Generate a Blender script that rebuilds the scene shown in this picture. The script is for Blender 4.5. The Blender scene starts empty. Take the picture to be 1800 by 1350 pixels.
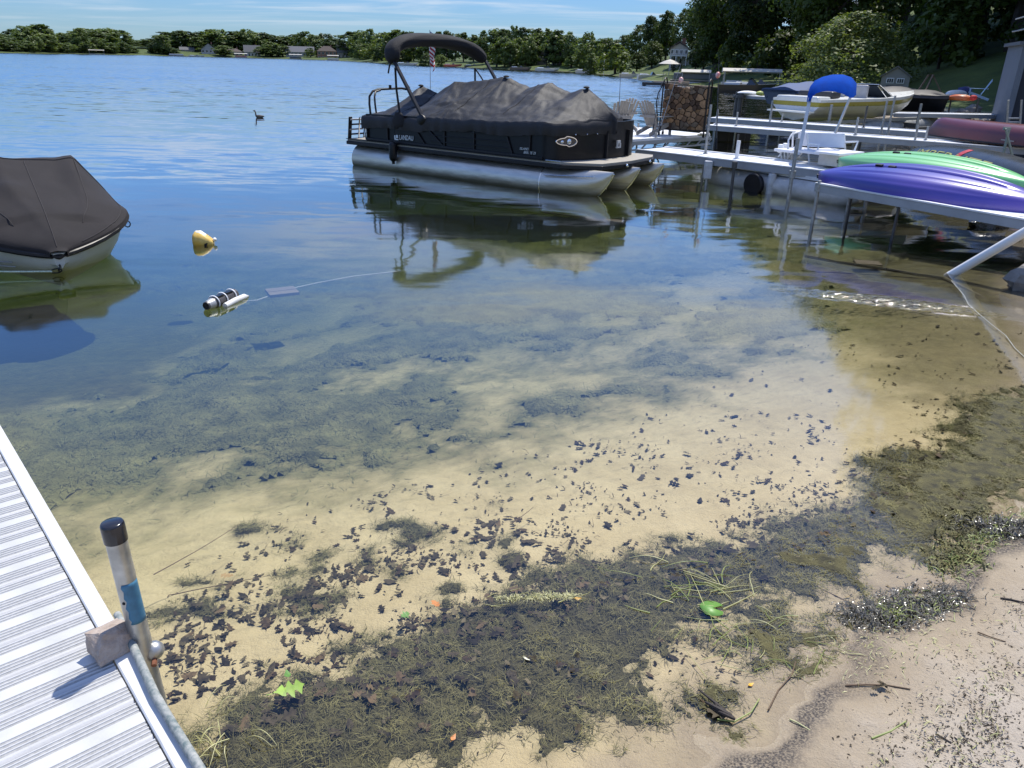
import bpy, bmesh, math, random
import numpy as np
from mathutils import Vector, Matrix

scene = bpy.context.scene
COL = scene.collection
R = math.radians
# ---------------------------------------------------------------- camera, sky, sun, exposure
CAM_H, PITCH, ROLL, FPX = 2.15, R(22.76), R(1.5), 1352.0
cam_d = bpy.data.cameras.new('camera'); cam = bpy.data.objects.new('camera', cam_d); COL.objects.link(cam)
cam_d.sensor_width = 36.0; cam_d.lens = FPX / 1800 * 36.0; cam_d.clip_start = 0.05; cam_d.clip_end = 6000
cam.matrix_world = Matrix.Translation((0, 0, CAM_H)) @ Matrix.Rotation(math.pi / 2 - PITCH, 4, 'X') @ Matrix.Rotation(ROLL, 4, 'Z')
scene.camera = cam
SUN_AZ, SUN_EL = R(32), R(63)
world = bpy.data.worlds.new('World'); scene.world = world; world.use_nodes = True
wn, wl = world.node_tree.nodes, world.node_tree.links
wn.clear()
w_out = wn.new('ShaderNodeOutputWorld'); w_bg = wn.new('ShaderNodeBackground'); w_bg.inputs['Strength'].default_value = 0.092
w_sky = wn.new('ShaderNodeTexSky'); w_sky.sky_type = 'NISHITA'; w_sky.sun_disc = False
w_sky.sun_elevation = SUN_EL; w_sky.sun_rotation = SUN_AZ
w_sky.air_density = 1.0; w_sky.dust_density = 0.25; w_sky.ozone_density = 3.2; w_sky.altitude = 250
# thin cirrus: noise laid out on a flat cloud deck high above the lake
w_tc = wn.new('ShaderNodeTexCoord'); w_sep = wn.new('ShaderNodeSeparateXYZ')
wl.new(w_tc.outputs['Generated'], w_sep.inputs[0])
w_zc = wn.new('ShaderNodeMath'); w_zc.operation = 'MAXIMUM'; w_zc.inputs[1].default_value = 0.0
wl.new(w_sep.outputs['Z'], w_zc.inputs[0])
w_za = wn.new('ShaderNodeMath'); w_za.operation = 'ADD'; w_za.inputs[1].default_value = 0.055
wl.new(w_zc.outputs[0], w_za.inputs[0])
w_dx = wn.new('ShaderNodeMath'); w_dx.operation = 'DIVIDE'; w_dy = wn.new('ShaderNodeMath'); w_dy.operation = 'DIVIDE'
wl.new(w_sep.outputs['X'], w_dx.inputs[0]); wl.new(w_za.outputs[0], w_dx.inputs[1])
wl.new(w_sep.outputs['Y'], w_dy.inputs[0]); wl.new(w_za.outputs[0], w_dy.inputs[1])
w_cmb = wn.new('ShaderNodeCombineXYZ'); wl.new(w_dx.outputs[0], w_cmb.inputs['X']); wl.new(w_dy.outputs[0], w_cmb.inputs['Y'])
w_map = wn.new('ShaderNodeMapping'); w_map.inputs['Rotation'].default_value = (0, 0, R(-24)); w_map.inputs['Scale'].default_value = (0.30, 0.75, 1)
w_map.inputs['Location'].default_value = (3.1, 0.7, 0)
wl.new(w_cmb.outputs[0], w_map.inputs[0])
w_n = wn.new('ShaderNodeTexNoise'); w_n.inputs['Scale'].default_value = 1.15; w_n.inputs['Detail'].default_value = 8; w_n.inputs['Roughness'].default_value = 0.60
w_n.inputs['Distortion'].default_value = 0.6
wl.new(w_map.outputs[0], w_n.inputs['Vector'])
w_r = wn.new('ShaderNodeMapRange'); w_r.inputs['From Min'].default_value = 0.44; w_r.inputs['From Max'].default_value = 0.72; w_r.inputs['To Max'].default_value = 0.80
w_r.interpolation_type = 'SMOOTHSTEP'
wl.new(w_n.outputs['Fac'], w_r.inputs['Value'])
w_tint = wn.new('ShaderNodeMix'); w_tint.data_type = 'RGBA'; w_tint.blend_type = 'MULTIPLY'; w_tint.inputs['Factor'].default_value = 1.0
w_tint.inputs['B'].default_value = (0.58, 0.84, 1.25, 1)
# sky curve flattened: horizon dimmed and higher sky lifted so the water reflects brighter
w_lum = wn.new('ShaderNodeRGBToBW'); wl.new(w_sky.outputs[0], w_lum.inputs[0])
w_lm = wn.new('ShaderNodeMath'); w_lm.operation = 'MAXIMUM'; w_lm.inputs[1].default_value = 0.05; wl.new(w_lum.outputs[0], w_lm.inputs[0])
w_dv = wn.new('ShaderNodeMath'); w_dv.operation = 'DIVIDE'; w_dv.inputs[0].default_value = 5.6; wl.new(w_lm.outputs[0], w_dv.inputs[1])
w_pw = wn.new('ShaderNodeMath'); w_pw.operation = 'POWER'; w_pw.inputs[1].default_value = 0.60; wl.new(w_dv.outputs[0], w_pw.inputs[0])
w_sc = wn.new('ShaderNodeVectorMath'); w_sc.operation = 'SCALE'; wl.new(w_sky.outputs[0], w_sc.inputs[0]); wl.new(w_pw.outputs[0], w_sc.inputs['Scale'])
wl.new(w_sc.outputs[0], w_tint.inputs['A'])
w_mix = wn.new('ShaderNodeMix'); w_mix.data_type = 'RGBA'; w_mix.inputs['B'].default_value = (8.2, 8.6, 9.2, 1)
w_fd = wn.new('ShaderNodeMapRange'); w_fd.inputs['From Min'].default_value = 0.012; w_fd.inputs['From Max'].default_value = 0.07; wl.new(w_sep.outputs['Z'], w_fd.inputs['Value'])
w_mm = wn.new('ShaderNodeMath'); w_mm.operation = 'MULTIPLY'; wl.new(w_r.outputs[0], w_mm.inputs[0]); wl.new(w_fd.outputs[0], w_mm.inputs[1])
wl.new(w_mm.outputs[0], w_mix.inputs['Factor']); wl.new(w_tint.outputs['Result'], w_mix.inputs['A'])
wl.new(w_mix.outputs['Result'], w_bg.inputs['Color']); wl.new(w_bg.outputs[0], w_out.inputs[0])
sun_d = bpy.data.lights.new('sun', 'SUN'); sun_d.energy = 5.0; sun_d.angle = R(0.53); sun_d.color = (1.0, 0.95, 0.86)
sun = bpy.data.objects.new('sun', sun_d); COL.objects.link(sun)
sun_dir = Vector((math.sin(SUN_AZ) * math.cos(SUN_EL), math.cos(SUN_AZ) * math.cos(SUN_EL), math.sin(SUN_EL)))
sun.rotation_euler = (-sun_dir).to_track_quat('-Z', 'Y').to_euler()
scene.view_settings.view_transform = 'Standard'; scene.view_settings.look = 'None'
scene.view_settings.gamma = 1.0; scene.view_settings.use_curve_mapping = False
scene.view_settings.exposure = 0.18
cy = scene.cycles
cy.max_bounces = 7; cy.diffuse_bounces = 3; cy.glossy_bounces = 4; cy.transmission_bounces = 5; cy.transparent_max_bounces = 10; cy.volume_bounces = 0
cy.caustics_reflective = False; cy.caustics_refractive = False; cy.sample_clamp_indirect = 6.0
cy.use_denoising = True

# ---------------------------------------------------------------- photograph geometry -> metres
_c, _s, _cp, _sp = math.cos(ROLL), math.sin(ROLL), math.cos(PITCH), math.sin(PITCH)
def ray(x, y):
    u = (x - 900) / FPX; v = -(y - 675) / FPX
    u, v = u * _c - v * _s, u * _s + v * _c
    return Vector((u, _cp + v * _sp, -_sp + v * _cp))
def at(x, y, z=0.0):
    d = ray(x, y); return Vector((0, 0, CAM_H)) + d * ((z - CAM_H) / d.z)
def atY(x, y, Y):
    d = ray(x, y); return Vector((0, 0, CAM_H)) + d * (Y / d.y)

# ---------------------------------------------------------------- numpy noise
def _hash(ix, iy, seed):
    n = (ix.astype(np.int64) * 374761393 + iy.astype(np.int64) * 668265263 + seed * 982451653) & 0x7fffffff
    n = (n ^ (n >> 13)) * 1274126177 & 0x7fffffff
    return ((n ^ (n >> 16)) & 0xffff) / 65535.0
def vnoise(x, y, seed=0):
    ix, iy = np.floor(x), np.floor(y); fx, fy = x - ix, y - iy
    fx = fx * fx * fx * (fx * (fx * 6 - 15) + 10); fy = fy * fy * fy * (fy * (fy * 6 - 15) + 10)
    a = _hash(ix, iy, seed); b = _hash(ix + 1, iy, seed); c = _hash(ix, iy + 1, seed); d = _hash(ix + 1, iy + 1, seed)
    return (a * (1 - fx) + b * fx) * (1 - fy) + (c * (1 - fx) + d * fx) * fy
def fbm(x, y, seed=0, octs=4, gain=0.5):
    t, a, s = 0.0, 1.0, 0.0
    for k in range(octs):
        t = t + a * vnoise(x * 2 ** k + 17.3 * k, y * 2 ** k - 9.1 * k, seed + k); s += a; a *= gain
    return t / s

# ---------------------------------------------------------------- materials
MATS = {}
def _new(name):
    m = bpy.data.materials.new(name); m.use_nodes = True; m.node_tree.nodes.clear()
    return m, m.node_tree.nodes, m.node_tree.links
def pm(name, col, rough=0.5, metal=0.0, var=0.12, scale=6.0, bump=0.0, bscale=40.0, col2=None, spec=0.5, stretch=(1, 1, 1), coat=0.0, detail=5, coat_r=.05, grime_shade=None, rand=0.0):
    """principled paint / metal / cloth with mottled colour and fine relief"""
    if name in MATS: return MATS[name]
    m, N, L = _new(name)
    out = N.new('ShaderNodeOutputMaterial'); b = N.new('ShaderNodeBsdfPrincipled'); L.new(b.outputs[0], out.inputs[0])
    tc = N.new('ShaderNodeTexCoord'); mp = N.new('ShaderNodeMapping'); mp.inputs['Scale'].default_value = stretch
    L.new(tc.outputs['Object'], mp.inputs[0])
    n = N.new('ShaderNodeTexNoise'); n.inputs['Scale'].default_value = scale; n.inputs['Detail'].default_value = detail; n.inputs['Roughness'].default_value = 0.6
    L.new(mp.outputs[0], n.inputs['Vector'])
    r = N.new('ShaderNodeMapRange'); r.inputs['From Min'].default_value = 0.3; r.inputs['From Max'].default_value = 0.7
    if rand:   # every copy has its own tone
        oi = N.new('ShaderNodeObjectInfo'); ra = N.new('ShaderNodeMath'); ra.operation = 'MULTIPLY_ADD'; ra.inputs[1].default_value = rand; L.new(oi.outputs['Random'], ra.inputs[0]); rb = N.new('ShaderNodeMath'); rb.operation = 'SUBTRACT'; rb.inputs[1].default_value = rand / 2
        L.new(n.outputs['Fac'], ra.inputs[2]); L.new(ra.outputs[0], rb.inputs[0]); L.new(rb.outputs[0], r.inputs['Value'])
    else: L.new(n.outputs['Fac'], r.inputs['Value'])
    mx = N.new('ShaderNodeMix'); mx.data_type = 'RGBA'
    c2 = col2 if col2 else tuple(min(1, c * (1 + var)) for c in col)
    c1 = col if col2 else tuple(c * (1 - var) for c in col)
    mx.inputs['A'].default_value = (*c1, 1); mx.inputs['B'].default_value = (*c2, 1)
    L.new(r.outputs[0], mx.inputs['Factor']); L.new(mx.outputs['Result'], b.inputs['Base Color'])
    rr = N.new('ShaderNodeMapRange'); rr.inputs['To Min'].default_value = max(0.02, rough - 0.08); rr.inputs['To Max'].default_value = min(1, rough + 0.08)
    L.new(n.outputs['Fac'], rr.inputs['Value']); L.new(rr.outputs[0], b.inputs['Roughness'])
    b.inputs['Metallic'].default_value = metal
    if grime_shade:   # shade of the lower half put into the colour, with brownish scum: (height, softness, colour)
        sp = N.new('ShaderNodeSeparateXYZ'); L.new(tc.outputs['Object'], sp.inputs[0]); g0 = N.new('ShaderNodeMath'); g0.operation = 'MULTIPLY_ADD'; g0.inputs[1].default_value = .10
        L.new(n.outputs['Fac'], g0.inputs[0]); L.new(sp.outputs['Z'], g0.inputs[2]); gr = N.new('ShaderNodeMapRange'); gr.inputs['From Min'].default_value = grime_shade[0] + .05 + grime_shade[1]; gr.inputs['From Max'].default_value = grime_shade[0] + .05
        L.new(g0.outputs[0], gr.inputs['Value']); gm = N.new('ShaderNodeMix'); gm.data_type = 'RGBA'; gm.inputs['B'].default_value = (*grime_shade[2], 1); L.new(mx.outputs['Result'], gm.inputs['A']); L.new(gr.outputs[0], gm.inputs['Factor'])
        L.new(gm.outputs['Result'], b.inputs['Base Color']); gi = N.new('ShaderNodeMath'); gi.operation = 'MULTIPLY_ADD'; gi.inputs[1].default_value = -metal * .8; gi.inputs[2].default_value = metal; L.new(gr.outputs[0], gi.inputs[0]); L.new(gi.outputs[0], b.inputs['Metallic'])
    if 'Specular IOR Level' in b.inputs: b.inputs['Specular IOR Level'].default_value = spec
    if coat: b.inputs['Coat Weight'].default_value = coat; b.inputs['Coat Roughness'].default_value = coat_r
    if bump:
        n2 = N.new('ShaderNodeTexNoise'); n2.inputs['Scale'].default_value = bscale; n2.inputs['Detail'].default_value = 4
        L.new(mp.outputs[0], n2.inputs['Vector'])
        bp = N.new('ShaderNodeBump'); bp.inputs['Strength'].default_value = 1.0; bp.inputs['Distance'].default_value = bump
        L.new(n2.outputs['Fac'], bp.inputs['Height']); L.new(bp.outputs[0], b.inputs['Normal'])
    MATS[name] = m
    return m
def foliage(name, dark, light, scale=0.6, trans=0.35, rough=0.5, yellow=0.0):
    if name in MATS: return MATS[name]
    m, N, L = _new(name)
    out = N.new('ShaderNodeOutputMaterial')
    d = N.new('ShaderNodeBsdfPrincipled'); d.inputs['Roughness'].default_value = rough; d.inputs['Specular IOR Level'].default_value = 0.25
    t = N.new('ShaderNodeBsdfTranslucent'); ms = N.new('ShaderNodeMixShader'); ms.inputs[0].default_value = trans
    tc = N.new('ShaderNodeTexCoord'); n = N.new('ShaderNodeTexNoise'); n.inputs['Scale'].default_value = scale; n.inputs['Detail'].default_value = 6
    n.inputs['Roughness'].default_value = 0.7
    L.new(tc.outputs['Object'], n.inputs['Vector'])
    oi = N.new('ShaderNodeObjectInfo')
    ad = N.new('ShaderNodeMath'); ad.operation = 'MULTIPLY_ADD'; ad.inputs[1].default_value = 0.45; L.new(oi.outputs['Random'], ad.inputs[0])
    L.new(n.outputs['Fac'], ad.inputs[2])
    r = N.new('ShaderNodeMapRange'); r.inputs['From Min'].default_value = 0.42; r.inputs['From Max'].default_value = 0.98
    L.new(ad.outputs[0], r.inputs['Value'])
    mx = N.new('ShaderNodeMix'); mx.data_type = 'RGBA'; mx.inputs['A'].default_value = (*dark, 1); mx.inputs['B'].default_value = (*light, 1)
    L.new(r.outputs[0], mx.inputs['Factor'])
    L.new(mx.outputs['Result'], d.inputs['Base Color'])
    br = N.new('ShaderNodeMix'); br.data_type = 'RGBA'; br.blend_type = 'MULTIPLY'; br.inputs['Factor'].default_value = 1.0
    br.inputs['B'].default_value = (1.25, 1.35, 0.45, 1); L.new(mx.outputs['Result'], br.inputs['A']); L.new(br.outputs['Result'], t.inputs['Color'])
    L.new(d.outputs[0], ms.inputs[1]); L.new(t.outputs[0], ms.inputs[2]); L.new(ms.outputs[0], out.inputs[0])
    MATS[name] = m
    return m

# ---------------------------------------------------------------- mesh building
class MB:
    """collects shapes; build() links them as ONE mesh object. T = (origin, ex, ey, ez) local frame or None for world metres"""
    def __init__(s, T=None): s.v, s.f, s.T = [], [], T
    def add(s, vs, fs):
        k = len(s.v)
        if s.T:
            O, ex, ey, ez = s.T
            vs = [O + ex * p[0] + ey * p[1] + ez * p[2] for p in vs]
        s.v.extend(tuple(p) for p in vs); s.f.extend(tuple(i + k for i in f) for f in fs)
        return s
    def box(s, c, d, rz=0.0):
        hx, hy, hz = d[0] / 2, d[1] / 2, d[2] / 2; ca, sa = math.cos(rz), math.sin(rz)
        vs = []
        for z in (-hz, hz):
            for x, y in ((-hx, -hy), (hx, -hy), (hx, hy), (-hx, hy)):
                vs.append((c[0] + x * ca - y * sa, c[1] + x * sa + y * ca, c[2] + z))
        return s.add(vs, [(3, 2, 1, 0), (4, 5, 6, 7), (0, 1, 5, 4), (1, 2, 6, 5), (2, 3, 7, 6), (3, 0, 4, 7)])
    def beam(s, a, b, w, h, up=(0, 0, 1)):
        a, b = Vector(a), Vector(b); d = (b - a).normalized(); side = d.cross(Vector(up))
        if side.length < 1e-4: side = d.cross(Vector((1, 0, 0)))
        side.normalize(); u = side.cross(d).normalized(); vs = []
        for p in (a, b):
            for i, j in ((-1, -1), (1, -1), (1, 1), (-1, 1)): vs.append(p + side * (i * w / 2) + u * (j * h / 2))
        return s.add(vs, [(3, 2, 1, 0), (4, 5, 6, 7), (0, 1, 5, 4), (1, 2, 6, 5), (2, 3, 7, 6), (3, 0, 4, 7)])
    def tube(s, path, r, n=8, closed=False, caps=True):
        P = [Vector(p) for p in path]; m = len(P)
        rs = r if isinstance(r, (list, tuple)) else [r] * m
        rings = []; ref = None
        for i, p in enumerate(P):
            if closed: t = P[(i + 1) % m] - P[i - 1]
            else: t = P[min(i + 1, m - 1)] - P[max(i - 1, 0)]
            if t.length < 1e-9: t = Vector((0, 0, 1))
            t.normalize()
            if ref is None:
                ref = t.cross(Vector((0, 0, 1)))
                if ref.length < 0.05: ref = t.cross(Vector((1, 0, 0)))
            ref = ref - t * ref.dot(t)
            if ref.length < 1e-6: ref = t.orthogonal()
            ref.normalize(); b = t.cross(ref)
            rings.append([p + (ref * math.cos(2 * math.pi * k / n) + b * math.sin(2 * math.pi * k / n)) * rs[i] for k in range(n)])
        return s.loft(rings, caps and not closed, closed)
    def loft(s, rings, caps=True, ringclosed=False, open_section=False):
        n = len(rings[0]); m = len(rings); vs = [p for rg in rings for p in rg]; fs = []
        for i in range(m if ringclosed else m - 1):
            j = (i + 1) % m
            for k in range(n - 1 if open_section else n):
                l = (k + 1) % n; fs.append((i * n + k, i * n + l, j * n + l, j * n + k))
        if caps and not open_section: fs.append(tuple(range(n - 1, -1, -1))); fs.append(tuple((m - 1) * n + k for k in range(n)))
        return s.add(vs, fs)
    def prism(s, poly, z0, z1):
        n = len(poly)
        return s.loft([[(p[0], p[1], z0) for p in poly], [(p[0], p[1], z1) for p in poly]])
    def blob(s, c, r, nu=10, nv=7, jit=0.0, rnd=None):
        vs, fs = [], []
        for j in range(nv + 1):
            th = math.pi * j / nv
            for i in range(nu):
                ph = 2 * math.pi * i / nu; q = 1 + (rnd.uniform(-jit, jit) if rnd and 0 < j < nv else 0)
                vs.append((c[0] + r[0] * q * math.sin(th) * math.cos(ph), c[1] + r[1] * q * math.sin(th) * math.sin(ph), c[2] - r[2] * q * math.cos(th)))
        for j in range(nv):
            for i in range(nu):
                k = (i + 1) % nu; fs.append((j * nu + i, j * nu + k, (j + 1) * nu + k, (j + 1) * nu + i))
        return s.add(vs, fs)
    def build(s, name, mat, parent=None, smooth=False, at=None, bevel=0.0, ang=40, solid=0.0):
        base = WLOC.get(parent.name, Vector((0, 0, 0))) if parent else (Vector(at) if at is not None else Vector((0, 0, 0)))
        me = bpy.data.meshes.new(name)
        me.from_pydata([(p[0] - base.x, p[1] - base.y, p[2] - base.z) for p in s.v], [], s.f)
        me.update()
        if not s.T or True:
            bm = bmesh.new(); bm.from_mesh(me); bmesh.ops.recalc_face_normals(bm, faces=bm.faces); bm.to_mesh(me); bm.free()
        o = bpy.data.objects.new(name, me); COL.objects.link(o)
        if parent: o.parent = parent; WLOC[o.name] = base
        else: o.location = base; WLOC[o.name] = base
        me.materials.append(mat)
        if smooth:
            for p in me.polygons: p.use_smooth = True
            if ang < 180: me.set_sharp_from_angle(angle=R(ang))
        if bevel:
            md = o.modifiers.new('bevel', 'BEVEL'); md.width = bevel; md.segments = 2; md.limit_method = 'ANGLE'
        if solid:
            md = o.modifiers.new('thickness', 'SOLIDIFY'); md.thickness = solid
        return o
WLOC = {}
def tag(o, label=None, cat=None, group=None, kind=None):
    for k, v in (('label', label), ('category', cat), ('group', group), ('kind', kind)):
        if v: o[k] = v
    return o
def thing(name, label, cat, loc=(0, 0, 0), group=None):
    o = bpy.data.objects.new(name, None); COL.objects.link(o); o.location = loc; o.empty_display_size = 0.1
    WLOC[o.name] = Vector(loc)
    return tag(o, label, cat, group)
def dup(root, loc, rz=0.0, sc=1.0, label=None):
    r = root.copy(); COL.objects.link(r); r.location = loc; r.rotation_euler = (0, 0, rz)
    r.scale = (sc, sc, sc) if not isinstance(sc, tuple) else sc
    if label: r['label'] = label
    WLOC[r.name] = Vector(loc)
    for ch in list(root.children):
        c = ch.copy(); COL.objects.link(c); c.parent = r; WLOC[c.name] = Vector(loc)
        for g in list(ch.children):
            d = g.copy(); COL.objects.link(d); d.parent = c; WLOC[d.name] = Vector(loc)
    return r
def mesh_np(name, V, F, mat, smooth=False):
    V = np.asarray(V, np.float32); F = np.asarray(F, np.int32); k = F.shape[1]
    me = bpy.data.meshes.new(name); me.vertices.add(len(V)); me.vertices.foreach_set('co', V.ravel())
    me.loops.add(F.size); me.loops.foreach_set('vertex_index', F.ravel())
    me.polygons.add(len(F)); me.polygons.foreach_set('loop_start', np.arange(0, F.size, k, dtype=np.int32))
    me.polygons.foreach_set('loop_total', np.full(len(F), k, np.int32))
    if smooth: me.polygons.foreach_set('use_smooth', np.ones(len(F), bool))
    me.update(calc_edges=True); me.validate()
    me.materials.append(mat)
    return me
def obj_np(name, V, F, mat, smooth=False, loc=(0, 0, 0)):
    o = bpy.data.objects.new(name, mesh_np(name, V, F, mat, smooth)); COL.objects.link(o); o.location = loc; WLOC[o.name] = Vector(loc)
    return o
def letters(text, name, mat, origin, ex, ey, size, parent, depth=0.003, shear=0.0, wide=1.0, warp=None):
    cu = bpy.data.curves.new(name, 'FONT'); cu.body = text; cu.size = size; cu.extrude = depth; cu.shear = shear; cu.align_x = 'LEFT'
    t = bpy.data.objects.new(name, cu); COL.objects.link(t)
    dg = bpy.context.evaluated_depsgraph_get(); dg.update()
    me = bpy.data.meshes.new_from_object(t.evaluated_get(dg)); bpy.data.objects.remove(t)
    ez = ex.cross(ey); base = WLOC[parent.name]
    for v in me.vertices:
        p = warp(v.co.x * wide, v.co.y, v.co.z) if warp else origin + ex * (v.co.x * wide) + ey * v.co.y + ez * v.co.z
        v.co = p - base
    me.materials.clear(); me.materials.append(mat)
    o = bpy.data.objects.new(name, me); COL.objects.link(o); o.parent = parent; WLOC[o.name] = base
    return o
# ---------------------------------------------------------------- lake shape and ground
LAKE = [(-4, -2.05), (-1.5, .03), (.68, 1.87), (.85, 2.02), (1.12, 2.3), (1.28, 2.42), (1.52, 2.64), (1.81, 2.84), (2.26, 3.21), (2.47, 3.37), (2.80, 3.60),
        (3.6, 4.7), (4.7, 6.5), (5.9, 8.6), (7.4, 11.2), (9.8, 14.6), (13, 19), (16, 24), (18.3, 29), (19, 34), (18.6, 40), (18.5, 48), (18.5, 56),
        (20, 66), (22, 73.8), (22.9, 81.7), (22.4, 94), (21.4, 105), (20.1, 118), (18.7, 146), (19.2, 179), (12.6, 215), (-2.3, 236), (-47, 320),
        (-75, 420), (-130, 540), (-200, 560), (-241, 530), (-253, 484), (-237, 380), (-235, 300), (-260, 200), (-320, 0), (-200, -80), (-40, -34)]
def poly_sd(x, y, poly):
    """signed distance to a polygon outline, positive inside"""
    x = np.asarray(x, float); y = np.asarray(y, float); d = np.full(x.shape, 1e18); ins = np.zeros(x.shape, bool)
    for (ax, ay), (bx, by) in zip(poly, poly[1:] + poly[:1]):
        ex, ey = bx - ax, by - ay; t = np.clip(((x - ax) * ex + (y - ay) * ey) / (ex * ex + ey * ey + 1e-12), 0, 1)
        d = np.minimum(d, (x - ax - t * ex) ** 2 + (y - ay - t * ey) ** 2)
        c = (ay > y) != (by > y)
        if abs(by - ay) > 1e-12: ins ^= c & (x < ex * (y - ay) / (by - ay) + ax)
    return np.where(ins, 1, -1) * np.sqrt(d)
def smooth01(t): t = np.clip(t, 0, 1); return t * t * (3 - 2 * t)
DX = [0, .5, 1, 2, 4, 8, 15, 30, 60, 110]; DZ = [0, .035, .075, .17, .40, .84, 1.55, 3.0, 6, 8.5]
def ground_z(x, y):
    x = np.asarray(x, float); y = np.asarray(y, float)
    s = poly_sd(x, y, LAKE); r = np.hypot(x, y)
    s = s + (fbm(x * 3.1, y * 3.1, 5, 3) - .5) * .16 * np.clip(1.4 - r / 12, 0, 1)
    dep = -np.interp(s, DX, DZ) + (fbm(x * 1.3, y * 1.3, 8, 3) - .5) * .10 * smooth01(s / 4)
    l = np.maximum(-s, 0); w = smooth01((r - 9) / 16)
    far = smooth01((r - 180) / 60)
    right = smooth01((x - 8) / 10) * (1 - far)
    up = .26 * (1 - np.exp(-l / 1.6)) + w * (.45 * (1 - np.exp(-l / 1.2)) + .03 * np.minimum(l, 30))
    up = up + right * w * np.clip((l - 7) * .30, 0, 13) + far * np.clip((l - 5) * .05, 0, 4) + (fbm(x * .5, y * .5, 3, 3) - .5) * .12 * smooth01(l / 2)
    z = np.where(s > 0, dep, up)
    return z
def gz(x, y): return float(ground_z(np.array([x]), np.array([y]))[0])
def _axis(lo, fa, fb, hi, step, n):
    a = fa - np.geomspace(step, fa - lo, n); b = fb + np.geomspace(step, hi - fb, n)
    return np.concatenate([a[::-1], np.arange(fa, fb + step / 2, step), b])
gx = _axis(-1500, -3.2, 4.2, 1500, .035, 95); gy = _axis(-300, .5, 6.0, 1900, .035, 105)
XX, YY = np.meshgrid(gx, gy); ZZ = ground_z(XX, YY)
ZZ = ZZ + ((fbm(XX * 9, YY * 9, 21, 3) - .5) * .018 + (fbm(XX * 24, YY * 24, 27, 2) - .5) * .006) * np.clip(1.3 - np.hypot(XX, YY) / 9, 0, 1)
nx, ny = len(gx), len(gy); idx = np.arange(nx * ny).reshape(ny, nx)
GF = np.stack([idx[:-1, :-1], idx[:-1, 1:], idx[1:, 1:], idx[1:, :-1]], -1).reshape(-1, 4)
def ground_material():
    m, N, L = _new('sand_and_turf')
    out = N.new('ShaderNodeOutputMaterial'); b = N.new('ShaderNodeBsdfPrincipled'); L.new(b.outputs[0], out.inputs[0])
    tc = N.new('ShaderNodeTexCoord'); sp = N.new('ShaderNodeSeparateXYZ'); L.new(tc.outputs['Object'], sp.inputs[0])
    def noise(sc, det=6, ro=.6, st=None):
        n = N.new('ShaderNodeTexNoise'); n.inputs['Scale'].default_value = sc; n.inputs['Detail'].default_value = det; n.inputs['Roughness'].default_value = ro
        if st:
            mp = N.new('ShaderNodeMapping'); mp.inputs['Scale'].default_value = st; mp.inputs['Rotation'].default_value = (0, 0, R(20)); L.new(tc.outputs['Object'], mp.inputs[0]); L.new(mp.outputs[0], n.inputs['Vector'])
        else: L.new(tc.outputs['Object'], n.inputs['Vector'])
        return n.outputs['Fac']
    def rng(v, a, b_, c=0.0, d=1.0):
        r = N.new('ShaderNodeMapRange'); r.inputs['From Min'].default_value = a; r.inputs['From Max'].default_value = b_
        r.inputs['To Min'].default_value = c; r.inputs['To Max'].default_value = d; L.new(v, r.inputs['Value']); return r.outputs[0]
    def mix(f, a, c):
        x = N.new('ShaderNodeMix'); x.data_type = 'RGBA'
        for k, q in (('A', a), ('B', c)):
            if isinstance(q, tuple): x.inputs[k].default_value = (*q, 1)
            else: L.new(q, x.inputs[k])
        if isinstance(f, float): x.inputs['Factor'].default_value = f
        else: L.new(f, x.inputs['Factor'])
        return x.outputs['Result']
    def mth(op, a, c=None):
        q = N.new('ShaderNodeMath'); q.operation = op
        for i, v in enumerate((a, c)):
            if v is None: continue
            if isinstance(v, (int, float)): q.inputs[i].default_value = v
            else: L.new(v, q.inputs[i])
        return q.outputs[0]
    grain = noise(330, 3, .7); mott = noise(2.3, 7, .65); patch = noise(11, 6, .6)
    sand = mix(rng(mott, .35, .65), (.52, .42, .235), (.61, .505, .300))
    sand = mix(rng(patch, .52, .75, 0, .45), sand, (.40, .32, .18))
    sand = mix(rng(grain, .56, .72, 0, .55), sand, (.22, .17, .11)); sand = mix(rng(grain, .26, .36, .5, 0), sand, (.60, .52, .40))
    dry = mix(rng(mott, .35, .65), (.38, .325, .255), (.46, .40, .32))
    dry = mix(rng(grain, .56, .66, 0, .6), dry, (.17, .13, .10)); dry = mix(rng(grain, .28, .38, .6, 0), dry, (.60, .54, .45))
    drk = noise(38, 8, .72); dry = mix(rng(drk, .57, .66, 0, .75), dry, (.085, .065, .045))
    zn = mth('ADD', sp.outputs['Z'], rng(patch, 0, 1, -.02, .02))
    at_ = N.new('ShaderNodeAttribute'); at_.attribute_name = 'film'; film = at_.outputs['Fac']
    filmc = mix(rng(noise(14, 6, .7), .35, .65), (.105, .100, .035), (.21, .195, .085))
    sand = mix(film, sand, filmc)
    wetsand = mix(rng(mott, .35, .65), (.30, .235, .155), (.37, .30, .205)); wetsand = mix(rng(grain, .56, .72, 0, .5), wetsand, (.14, .11, .08))
    film_shade = N.new('ShaderNodeAttribute'); film_shade.attribute_name = 'film_shade'  # dark bed colour, part algae film and part painted shade
    sand = mix(film_shade.outputs['Fac'], sand, mix(rng(noise(7, 6, .7), .35, .65), (.040, .036, .012), (.125, .110, .040)))
    land = mix(rng(zn, .035, .085), wetsand, dry); land = mix(rng(sp.outputs['Z'], -.03, .004), sand, land)
    # dark grit washed up in a strip just above the water line
    zg = mth('ADD', sp.outputs['Z'], rng(noise(5, 4), 0, 1, -.007, .007)); grit = mth('MULTIPLY', rng(zg, .004, .010), rng(zg, .034, .022)); grit = mth('MULTIPLY', grit, rng(noise(120, 4, .7), .38, .58, .1, .95))
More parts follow.
